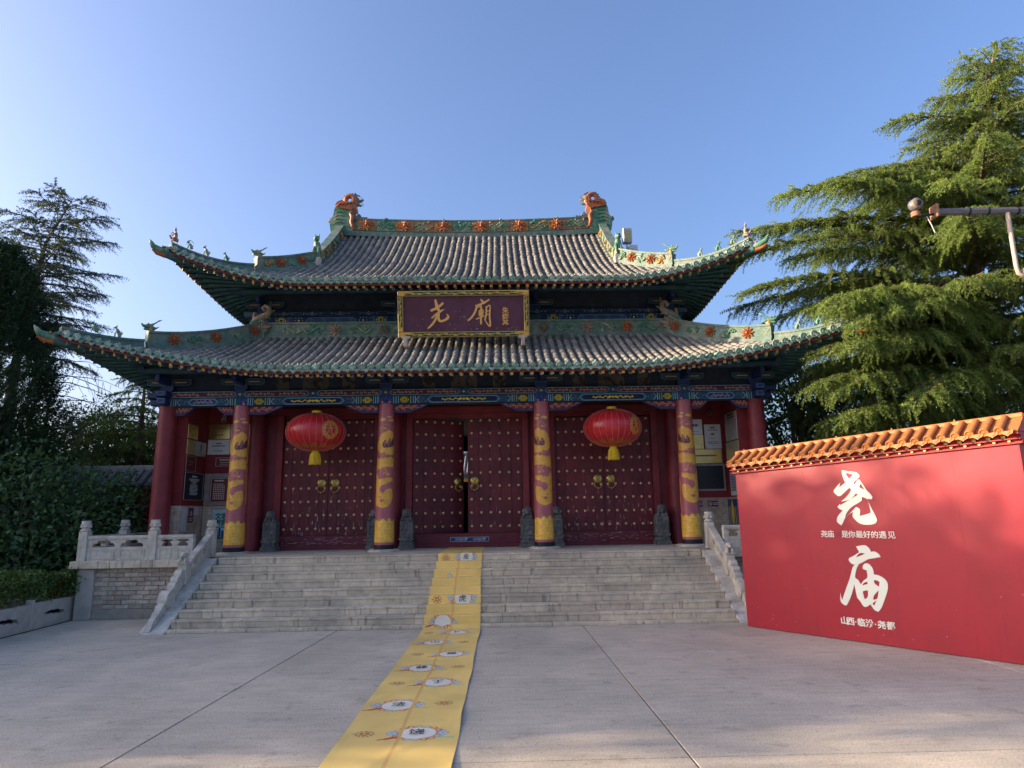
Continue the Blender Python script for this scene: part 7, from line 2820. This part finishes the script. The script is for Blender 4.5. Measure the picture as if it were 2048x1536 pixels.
def scatter(templates, pos, dirs, scale, tint, rg, roll=.5):
    R = frames_from(dirs, rg, roll) * scale[:, None, None]
    which = rg.integers(0, len(templates), len(pos))
    Vs, Fs, Cs = [], [], []
    off = 0
    for k, (tv, tf) in enumerate(templates):
        idx = np.where(which == k)[0]
        if not len(idx): continue
        V = np.einsum('nij,vj->nvi', R[idx], tv) + pos[idx][:, None, :]
        n, nv = len(idx), len(tv)
        F = (tf[None] + (np.arange(n) * nv)[:, None, None]).reshape(-1, tf.shape[1]) + off
        off += n * nv
        Vs.append(V.reshape(-1, 3)); Fs.append(F)
        Cs.append(np.repeat(tint[idx], nv, axis=0))
    return np.concatenate(Vs), np.concatenate(Fs), np.concatenate(Cs)


def limb_mesh(name, limbs, m, parent, n=6):
    b = MB()
    for pts, rad in limbs: b.tube(pts, rad, n)
    return b.build(name, m, parent)


SPR = spray_templates(6, 3, tufts=9, blades=5, bl=.07, bw=.021)
SPR_FINE = spray_templates(5, 4, L=.36, tufts=8, blades=4, bl=.06, bw=.022, curl=.03)


def cedar(name, label, trunk, branches, leafm, seed, dens=1.0, droop=.16, group=None, spr=None, scale=1.0, tip_gain=.35, bark='bark', hang=.5):
    """trunk: [(x,y,z,r)...]; branches: list of (z, azimuth rad (0=+X), length, rise)"""
    rg = np.random.default_rng(seed)
    t = thing(name, label, 'tree', trunk[0][:3], group)
    limb_mesh('trunk', [([p[:3] for p in trunk], [p[3] for p in trunk])], M[bark], t, 12)
    zs = [p[2] for p in trunk]

    def tr(z):
        return np.array([np.interp(z, zs, [p[k] for p in trunk]) for k in (0, 1)] + [z]), np.interp(z, zs, [p[3] for p in trunk])
    P, D, Sc, Tn = [], [], [], []
    limbs = []
    for (z, az, ln, rise) in branches:
        o, r0 = tr(z)
        d = np.array([math.cos(az), math.sin(az), 0])
        side = np.array([-math.sin(az), math.cos(az), 0])
        n = max(6, int(ln / .35))
        bend = rg.uniform(-.12, .12)
        ts = np.linspace(0, 1, n)
        path = o + d * (ln * ts)[:, None] + side * (bend * ln * ts ** 2)[:, None] + np.array([0, 0, 1.0]) * (rise * ln * ts - droop * ln * ts ** 2 * (1 + .5 * ts))[:, None]
        limbs.append(([tuple(p) for p in path], [max(.012, min(r0 * .5, .013 * ln + .012) * (1 - .85 * q)) for q in ts]))
        btint = rg.uniform(.75, 1.2)
        nb = max(6, int(ln / .105 * dens))
        for k in range(nb):
            tt = .10 + .90 * (k + rg.uniform(0, 1)) / nb
            c = np.array([np.interp(tt, ts, path[:, q]) for q in range(3)])
            sg = 1 if k % 2 else -1
            L = (.24 + .30 * ln * (1 - tt) ** .8 * min(1, tt * 3.2)) * rg.uniform(.55, 1.3)
            L = min(L, 1.75)
            if tt > .93: L *= .7
            bd = d * (.6 + .6 * tt) + side * sg * (1.0 - .55 * tt) + np.array([0, 0, rg.uniform(-.12, .10)])
            bd /= np.linalg.norm(bd)
            st = .17
            ns = max(1, int(round(L / st)))
            dip = hang * rg.uniform(.35, 1.25)
            lum0 = btint * rg.uniform(.72, 1.28)
            for s_ in range(ns + 1):
                f = s_ / max(1, ns)
                # a finger of foliage: level at first, then nodding over
                q = c + bd * L * f * (1 - .18 * dip * f) + np.array([0, 0, -1]) * (L * dip * .62 * f ** 2.2)
                dd = bd * (1 - .3 * f) + np.array([0, 0, -(.05 + 1.5 * dip * f ** 1.3)]) + rg.normal(size=3) * .10
                P.append(q); D.append(dd); Sc.append(rg.uniform(.85, 1.15) * scale * (1.05 - .38 * f))
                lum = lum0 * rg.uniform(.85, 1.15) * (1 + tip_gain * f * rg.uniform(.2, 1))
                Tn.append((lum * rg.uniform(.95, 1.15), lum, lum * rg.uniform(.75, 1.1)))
                if rg.random() < .22:
                    sd_ = np.cross(bd, [0, 0, 1]) * rg.choice((-1, 1))
                    dd = bd * .6 + sd_ * .8 + np.array([0, 0, -.35 - .9 * dip * f]) + rg.normal(size=3) * .12
                    P.append(q); D.append(dd); Sc.append(rg.uniform(.6, .95) * scale); Tn.append((lum, lum, lum * .9))
            if L > .5: limbs.append(([tuple(c), tuple(c + bd * L * .6 + np.array([0, 0, -.06 * L]))], [.014, .006]))
    limb_mesh('branches', limbs, M[bark], t, 5)
    P, D, Sc, Tn = map(np.array, (P, D, Sc, Tn))
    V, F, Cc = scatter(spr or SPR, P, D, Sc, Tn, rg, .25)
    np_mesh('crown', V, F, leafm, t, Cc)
    return t, len(F)


def leaf_templates(n_var, seed, size, fold=.25, slim=.55):
    rg = np.random.default_rng(seed)
    out = []
    for k in range(n_var):
        w = slim * rg.uniform(.85, 1.15)
        V = np.array([(0, 0, 0), (.45, w * .5, fold * .2), (1, 0, -.12), (.45, -w * .5, fold * .2), (.5, 0, 0)]) * size
        F = np.array([(0, 4, 1), (1, 4, 2), (2, 4, 3), (3, 4, 0)])
        out.append((V, F))
    return out


def broadleaf(name, label, base, blobs, n_leaf, size, leafm, seed, group=None, trunk_r=.10, slim=.6, cat='tree', shell=.55, droop=.25, clump=.32):
    """blobs: [(x,y,z,rx,ry,rz)] crown lobes; leaves sit in clumps along twigs spread through them"""
    rg = np.random.default_rng(seed)
    t = thing(name, label, cat, base, group)
    limbs = []
    b0 = np.array(base, float)
    top = np.mean([b[:3] for b in blobs], axis=0)
    limbs.append(([tuple(b0), tuple((b0 * .6 + top * .4) + rg.normal(size=3) * .05), tuple(top)], [trunk_r, trunk_r * .75, trunk_r * .3]))
    vol = np.array([b[3] * b[4] * b[5] for b in blobs]); vol = vol / vol.sum()
    P, D, Sc, Tn = [], [], [], []
    for b, fr in zip(blobs, vol):
        nl = int(n_leaf * fr)
        nc = max(8, nl // 26)
        u = rg.normal(size=(nc, 3)); u /= np.linalg.norm(u, axis=1, keepdims=True)
        r = (shell + (1 - shell) * rg.random(nc)) ** .8
        r *= 1 + .22 * np.sin(3.1 * u[:, 0] * 2 + seed) * np.cos(2.7 * u[:, 2] * 2 + seed)
        c = np.array(b[:3]) + u * r[:, None] * np.array(b[3:])
        ct = rg.uniform(.65, 1.3, nc)
        root = b0 * .35 + np.array(b[:3]) * .65
        for q in c[:: max(1, nc // 28)]:
            limbs.append(([tuple(root), tuple(root * .4 + q * .6 + rg.normal(size=3) * .08), tuple(q)], [trunk_r * .3, trunk_r * .18, .006]))
        for i in range(nc):
            n = max(4, int(nl / nc))
            pp = c[i] + rg.normal(size=(n, 3)) * clump * np.array([1, 1, .7])
            out = (pp - np.array(b[:3]))
            dd = out / (np.linalg.norm(out, axis=1, keepdims=True) + 1e-6) + rg.normal(size=(n, 3)) * .8 + np.array([0, 0, -droop])
            P.append(pp); D.append(dd); Sc.append(rg.uniform(.65, 1.25, n))
            l = ct[i] * rg.uniform(.75, 1.25, n)
            Tn.append(np.stack([l * rg.uniform(.85, 1.2, n), l, l * rg.uniform(.7, 1.1, n)], 1))
    limb_mesh('trunk', limbs[:1], M['bark2'], t, 9)
    limb_mesh('branches', limbs[1:], M['bark2'], t, 5)
    P, D, Sc, Tn = map(np.concatenate, (P, D, Sc, Tn))
    V, F, Cc = scatter(leaf_templates(4, seed, size, slim=slim), P, D, Sc, Tn, rg, .9)
    np_mesh('crown', V, F, leafm, t, Cc)
    return t


def fill_branches(rg, z0, z1, n, radius, rise, az_lo=0, az_hi=2 * PI, jitter=.25):
    out = []
    for i in range(n):
        z = z0 + (z1 - z0) * (i + rg.uniform(0, 1)) / n
        az = az_lo + (az_hi - az_lo) * ((i * .618034) % 1.0) + rg.uniform(-.2, .2)
        out.append((z, az, radius(z) * rg.uniform(1 - jitter, 1 + jitter * .6), rise(z) + rg.uniform(-.05, .08)))
    return out


# the big cedar at the right, leaning trunk showing above the billboard
rg = np.random.default_rng(40)
BIG = [(13.9, 17.4, 0, .34), (13.95, 17.3, 3.5, .30), (13.85, 17.1, 5.0, .27), (13.75, 17.0, 6.6, .25), (14.1, 17.0, 9.0, .17), (14.9, 17.0, 12.0, .10), (15.35, 17.0, 14.2, .05), (15.75, 17.0, 15.35, .015)]
rad = lambda z: float(np.interp(z, [3, 4.5, 6, 8, 9.5, 10.6, 11.4, 12.5, 13.6, 14.6, 15.3], [4.6, 5.2, 5.6, 5.6, 5.0, 3.7, 2.9, 2.2, 1.55, .95, .4]))
ris = lambda z: float(np.interp(z, [3, 6, 9, 12, 15], [.10, .18, .22, .25, .45]))
br = fill_branches(rg, 3.0, 15.2, 84, rad, ris)
br += [(z, a, l * .5, r) for z, a, l, r in fill_branches(rg, 4.0, 14.8, 34, rad, ris)]
br += [(z, a, l * .9, r) for z, a, l, r in fill_branches(rg, 10.0, 15.0, 46, rad, ris)]
br = [(z, a, l * (1 - max(0, math.cos(a)) * .48 * min(1, max(0, (z - 8.5) / 2))), r) for z, a, l, r in br]
for tx, ty, tz in ((7.9, 12.7, 5.5), (8.2, 12.8, 5.95), (8.0, 12.6, 5.05), (7.75, 12.9, 5.9), (8.6, 12.6, 5.6), (7.25, 15.5, 9.58), (8.11, 15.5, 9.78), (6.8, 14.5, 7.95), (6.74, 14.0, 6.84), (7.1, 12.8, 4.89), (6.92, 13.2, 4.24), (7.44, 12.8, 4.16), (8.1, 13.0, 3.68), (7.88, 14.0, 3.71), (10.47, 16.0, 12.21), (8.45, 12.6, 5.03), (8.08, 12.8, 6.14)):
    L_ = math.hypot(tx - 13.8, ty - 17.1)
    z0 = tz + .10 * L_ + rg.uniform(-.3, .3)
    br.append((z0, math.atan2(ty - 17.1, tx - 13.8), L_, (tz - z0) / L_ + 1.5 * .17))
# boughs the photograph shows against the sky: towards the left, over the gate roof
br += [(8.9, PI - .05, 6.6, .34), (9.3, PI + .15, 6.0, .26), (8.2, PI + .25, 6.2, .22), (7.6, PI - .1, 6.6, .2), (7.0, PI + .35, 6.4, .16), (6.4, PI + .1, 6.5, .14),
       (5.7, PI + .3, 6.3, .10), (5.0, PI - .05, 6.3, .08), (5.2, PI + .80, 6.6, .05), (4.4, PI + .35, 6.6, .04), (4.6, PI + .45, 6.0, .08), (11.2, PI - .1, 3.7, .30), (12.2, PI + .1, 2.3, .15), (10.6, PI + .4, 4.4, .16),
       (12.6, .1, 2.8, .30), (11.6, -.2, 3.0, .25), (13.4, .0, 1.9, .35), (9.6, PI + .8, 4.8, .15), (8.4, PI + 1.0, 5.2, .12), (7.2, PI + .9, 5.4, .10), (6.2, PI + 1.2, 5.0, .08), (5.2, PI + .8, 5.4, .05), (4.2, PI + 1.1, 4.6, .02)]
cedar('cedar_tree', 'tall sunlit cedar with drooping boughs and leaning trunk behind the red billboard', BIG, br, M['cedar'], 41, 1.05, .17, 'cedars', hang=.62)
rg = np.random.default_rng(50)
C2 = [(18.6, 17.5, 0, .3), (18.6, 17.5, 7, .2), (18.4, 17.5, 13.0, .04)]
rad2 = lambda z: float(np.interp(z, [2, 5, 9, 11.5, 13], [4.4, 4.4, 3.4, 2.0, .4]))
cedar('cedar_tree', 'second cedar at the right edge of the picture, lower than the big one', C2, fill_branches(rg, 2.2, 12.8, 52, rad2, lambda z: .2, PI * .55, PI * 1.7), M['cedar'], 51, .8, .17, 'cedars', hang=.6)

# dark cedar rising at the upper left, seen against the sky
rg = np.random.default_rng(60)
C3 = [(-15.7, 22, 0, .26), (-15.6, 22, 7, .15), (-15.1, 22, 11.5, .05), (-14.3, 22, 13.25, .012)]
rad3 = lambda z: float(np.interp(z, [4, 7, 9.5, 11, 12.4, 13.2], [3.2, 3.1, 2.6, 2.0, 1.5, .7]))
cedar('cedar_tree', 'dark cedar with flat layered boughs against the sky at the upper left', C3, fill_branches(rg, 7.4, 13.2, 70, rad3, lambda z: float(np.interp(z, [4, 9, 13], [.12, .2, .42]))), M['dcedar'], 61, .85, .12, 'cedars', spr=SPR_FINE, hang=.35, scale=1.15, tip_gain=.1, bark='bark2')
# small cedar close to the left end of the gate
rg = np.random.default_rng(66)
C4 = [(-10.9, 21.5, 0, .2), (-10.9, 21.5, 4, .1), (-10.9, 21.5, 6.9, .02)]
cedar('cedar_tree', 'small green cedar between the roof corner and the shrubs, left of the gate', C4, fill_branches(rg, 1.2, 6.8, 60, lambda z: float(np.interp(z, [1, 3, 5, 6.9], [2.4, 2.2, 1.4, .3])), lambda z: .15), M['cedar'], 67, .9, .18, 'cedars', hang=.5)

# dense dark cypress at the left edge
rg = np.random.default_rng(70)


def cypress(label, x, y, h, r, seed, n=7000):
    rg = np.random.default_rng(seed)
    t = thing('cypress_tree', label, 'tree', (x, y, 0), 'cypresses')
    limb_mesh('trunk', [([(x, y, 0), (x, y, h * .5), (x + .1, y, h * .93)], [.2, .12, .02])], M['bark2'], t, 9)
    zz = .6 + (h - .6) * rg.random(n) ** .9
    f = (zz - .6) / (h - .6)
    rr = r * np.clip(np.minimum(.72 + f * 1.2, 1.0), 0, 1) * np.clip((1 - f) * 2.1, 0, 1) ** .6
    a = rg.random(n) * 2 * np.pi
    bump = 1 + .14 * np.sin(a * 3 + zz * 1.7) + .12 * np.sin(a * 5 - zz * 2.9) + .08 * rg.normal(size=n)
    q = rr * bump * np.sqrt(rg.uniform(.45, 1.0, n))
    P = np.stack([x + q * np.cos(a), y + q * np.sin(a), zz], 1)
    D = np.stack([np.cos(a) * .55, np.sin(a) * .55, np.full(n, .85)], 1) + rg.normal(size=(n, 3)) * .25
    l = rg.uniform(.6, 1.4, n) * (1 + .3 * np.sin(a * 4 + zz * 2))
    T = np.stack([l * rg.uniform(.9, 1.2, n), l, l * .9], 1)
    V, F, Cc = scatter(SPR_FINE, P, D, rg.uniform(.8, 1.35, n), T, rg)
    np_mesh('crown', V, F, M['cypress'], t, Cc)


cypress('dense dark column-shaped cypress at the left edge of the picture', -12.25, 16.6, 8.9, 1.65, 71, 9000)
cypress('dark cypress standing behind the first one, beyond the left edge', -14.9, 17.5, 8.6, 1.6, 72, 5000)

# shrubs and trees left of the gate
broadleaf('shrub', 'large leafy dark shrub between the hedge and the terrace, left of the gate', (-10.0, 15.6, .2),
          [(-10.3, 15.4, 2.2, 1.35, 1.2, 1.35), (-9.1, 15.9, 1.75, 1.15, 1.1, 1.35), (-11.3, 15.2, 1.6, 1.2, 1.2, 1.5), (-8.7, 16.2, 1.0, .8, .8, .9), (-9.9, 15.0, 1.0, 1.3, .9, .9)], 11000, .135, M['broad'], 80, 'shrubs by the terrace', .08, cat='shrub')
broadleaf('shrub', 'darker shrub behind the large leafy one, in front of the red enclosure wall', (-9.3, 17.0, .2),
          [(-9.6, 17.0, 2.1, 1.2, .7, 1.0), (-11.3, 17.1, 2.3, 1.3, .7, 1.2), (-8.6, 17.0, 1.2, .8, .6, .9)], 6500, .12, M['broad'], 81, 'shrubs by the terrace', .07, cat='shrub')
broadleaf('leafy_tree', 'feathery tree with open twigs against the bright sky, left of the gate', (-13.2, 24, 0),
          [(-13.6, 24, 5.2, 1.3, 1.2, .8), (-12.2, 24.2, 4.6, 1.2, 1.1, 1.0), (-15.0, 24, 4.4, 1.5, 1.2, 1.1), (-12.9, 24, 3.4, 2.0, 1.2, 1.0)], 13000, .17, M['broadb'], 82, 'trees behind the left wall', .10, slim=.34, clump=.36, shell=.35)
broadleaf('leafy_tree', 'yellowish green bushy tree low behind the enclosure wall', (-12.0, 22, 0),
          [(-12.2, 22, 3.4, 1.4, 1.0, 1.0), (-10.6, 22.3, 3.7, 1.2, 1.0, 1.1), (-14, 22, 3.2, 1.4, 1.0, 1.0)], 10000, .13, M['broadb'], 83, 'trees behind the left wall', .1)
broadleaf('leafy_tree', 'dark tree filling the gap behind the cypress at the left edge', (-17.5, 24, 0),
          [(-17.5, 24, 4.0, 2.6, 2, 2.2), (-19.5, 25, 6.0, 2.4, 2, 2.4)], 7000, .18, M['broad'], 84, 'trees behind the left wall', .16)
# bare twiggy tree between the cypress and the roof corner
rg = np.random.default_rng(90)
bt = thing('bare_tree', 'thin bare twiggy tree between the cypress and the lower roof corner', 'tree', (-13.6, 20.5, 0))
limbs = [([(-13.6, 20.5, 0), (-13.4, 20.5, 3.5), (-13.2, 20.5, 6.8)], [.10, .07, .03])]
for i in range(15):
    z = rg.uniform(4.2, 7.2)
    a = rg.uniform(-.7, .9)
    L = rg.uniform(.9, 2.3)
    o = np.array([-13.35, 20.5, z])
    d = np.array([math.cos(a), math.sin(a), rg.uniform(.0, .35)])
    pts = [o + d * L * t + np.array([0, 0, -.42 * L * t * t]) + rg.normal(size=3) * .03 for t in (0, .25, .5, .75, 1)]
    limbs.append(([tuple(p) for p in pts], [.022, .016, .012, .008, .003]))
    for k in range(7):
        t = rg.uniform(.2, .95)
        p = o + d * L * t + np.array([0, 0, -.42 * L * t * t])
        e = p + np.array([rg.uniform(-.2, .5), rg.normal() * .3, rg.uniform(-.75, .15)])
        limbs.append(([tuple(p), tuple((p + e) / 2 + rg.normal(size=3) * .04), tuple(e)], [.007, .005, .002]))
limb_mesh('branches', limbs, M['bark2'], bt, 4)

# the clipped hedge in the planter
rg = np.random.default_rng(100)
hd = thing('hedge', 'clipped green hedge in the stone planter at the left edge', 'hedge', (-8.6, 11, .4))
n = 17000
y = rg.uniform(6.7, 13.75, n)
x = rg.uniform(-9.25, -7.82, n)
z = np.where(x > -8.0, .30, .38) + .66 * rg.random(n) ** .55
edgew = np.minimum(np.minimum((x + 9.3) * 3, (-7.75 - x) * 3.5), 1)
top = .96 + .05 * np.sin(y * 3.1) + .04 * np.sin(y * 7.3 + x * 4)
z = np.minimum(z, top)
keep = rg.random(n) < .35 + .65 * ((z > top - .16) | (x > -8.05) | (y > 13.5))
x += np.where(x > -8.0, .06 * np.sin(y * 5 + z * 9), 0)
P = np.stack([x, y, z], 1)[keep]
k_ = len(P)
D = rg.normal(size=(k_, 3)) + np.array([.5, -.2, .6])
l = rg.uniform(.55, 1.45, k_)
T = np.stack([l * rg.uniform(.85, 1.25, k_), l, l * rg.uniform(.6, 1.1, k_)], 1)
V, F, Cc = scatter(leaf_templates(4, 5, .085, slim=.5), P, D, rg.uniform(.7, 1.25, k_), T, rg, .8)
np_mesh('leaves', V, F, M['hedge'], hd, Cc)
n = 1500
P = np.stack([rg.normal(-7.74, .10, n), rg.normal(13.92, .14, n), rg.normal(.74, .13, n)], 1)
D = rg.normal(size=(n, 3)) + np.array([.5, -.4, .4])
l = rg.uniform(.55, 1.45, n)
T = np.stack([l * rg.uniform(.85, 1.25, n), l, l * rg.uniform(.6, 1.1, n)], 1)
P = P[(P[:, 1] < 14.15) & ((P[:, 0] < -7.70) | (P[:, 1] < 13.72))]
V, F, Cc = scatter(leaf_templates(4, 6, .085, slim=.5), P, D[:len(P)], rg.uniform(.7, 1.25, len(P)), T[:len(P)], rg, .8)
np_mesh('loose_leaves', V, F, M['hedge'], hd, Cc)
limb_mesh('stems', [([(-8.6 + .25 * math.sin(i * 2.2), 6.9 + .4 * i, .38), (-8.5 + .3 * math.sin(i), 6.95 + .4 * i, .8)], [.02, .008]) for i in range(17)], M['bark2'], hd, 5)

# broad trees behind the billboard and the big cedar
broadleaf('leafy_tree', 'sunlit leafy tree between the gate corner and the big cedar', (9.4, 18.4, 0),
          [(8.9, 18.2, 4.4, 1.5, 1.0, 1.3), (10.6, 18.4, 4.6, 1.4, 1.0, 1.3), (9.6, 18.6, 5.6, 1.2, .9, .8), (8.8, 18.4, 2.7, 1.4, 1.0, 1.2), (11.2, 18.6, 2.8, 1.6, 1.0, 1.3)], 9000, .13, M['broadb'], 110, 'trees right of the gate', .12)
broadleaf('leafy_tree', 'dark leafy tree in the shade behind the big cedar trunk', (13.5, 22.5, 0),
          [(12.5, 22.5, 3.6, 2.4, 1.6, 2.2), (16.0, 23, 4.2, 2.6, 1.6, 2.6), (19.5, 23, 4.0, 2.4, 1.6, 2.4)], 9000, .17, M['broad'], 111, 'trees right of the gate', .18)
broadleaf('leafy_tree', 'blue green leafy tree at the right edge behind the cedars', (18.0, 20.0, 0),
          [(17.2, 19.6, 4.6, 1.7, 1.2, 1.8), (19.6, 20, 6.0, 2.0, 1.4, 2.2), (16.5, 19.8, 2.4, 1.8, 1.0, 1.4)], 7000, .14, M['broad'], 112, 'trees right of the gate', .15)

# tall trees far to the left, beyond the frame: their shade lies on the plaza and on the left half of the gate
for x, y, h, s_, lb in ((-26.5, 7.9, 10.4, 1.15, 'tall leafy tree far left beyond the frame, nearest the road end of the plaza'), (-27.5, 11.4, 10.9, 1.2, 'tall leafy tree far left beyond the frame, level with the steps'),
                        (-31.5, 9.4, 11.9, 1.35, 'leafy tree in the outer row far left, level with the runner'), (-32.5, 13.6, 12.2, 1.45, 'leafy tree in the outer row far left, level with the porch'),
                        (-27.0, 15.6, 12.6, 1.3, 'tallest leafy tree far left beyond the frame, level with the gate columns'), (-28.0, 19.6, 13.0, 1.35, 'tall leafy tree far left beyond the frame, level with the gate doors'),
                        (-28.5, 23.8, 12.4, 1.35, 'tall leafy tree far left beyond the frame, level with the back of the gate')):
    blobs = [(x, y, h * .36, 2.1 * s_, 2.1 * s_, h * .28), (x, y, h * .70, 1.9 * s_, 2.0 * s_, h * .27), (x - .6, y + 1.1 * s_, h * .5, 1.6, 1.4, h * .24), (x - .6, y - .7 * s_, h * .5, 1.6, 1.3, h * .24)]
    broadleaf('shade_tree', lb, (x, y, 0), blobs, 12000, .38, M['broad'], int(120 - x + y), 'tall trees far to the left of the plaza', .22, shell=.1, clump=.5)
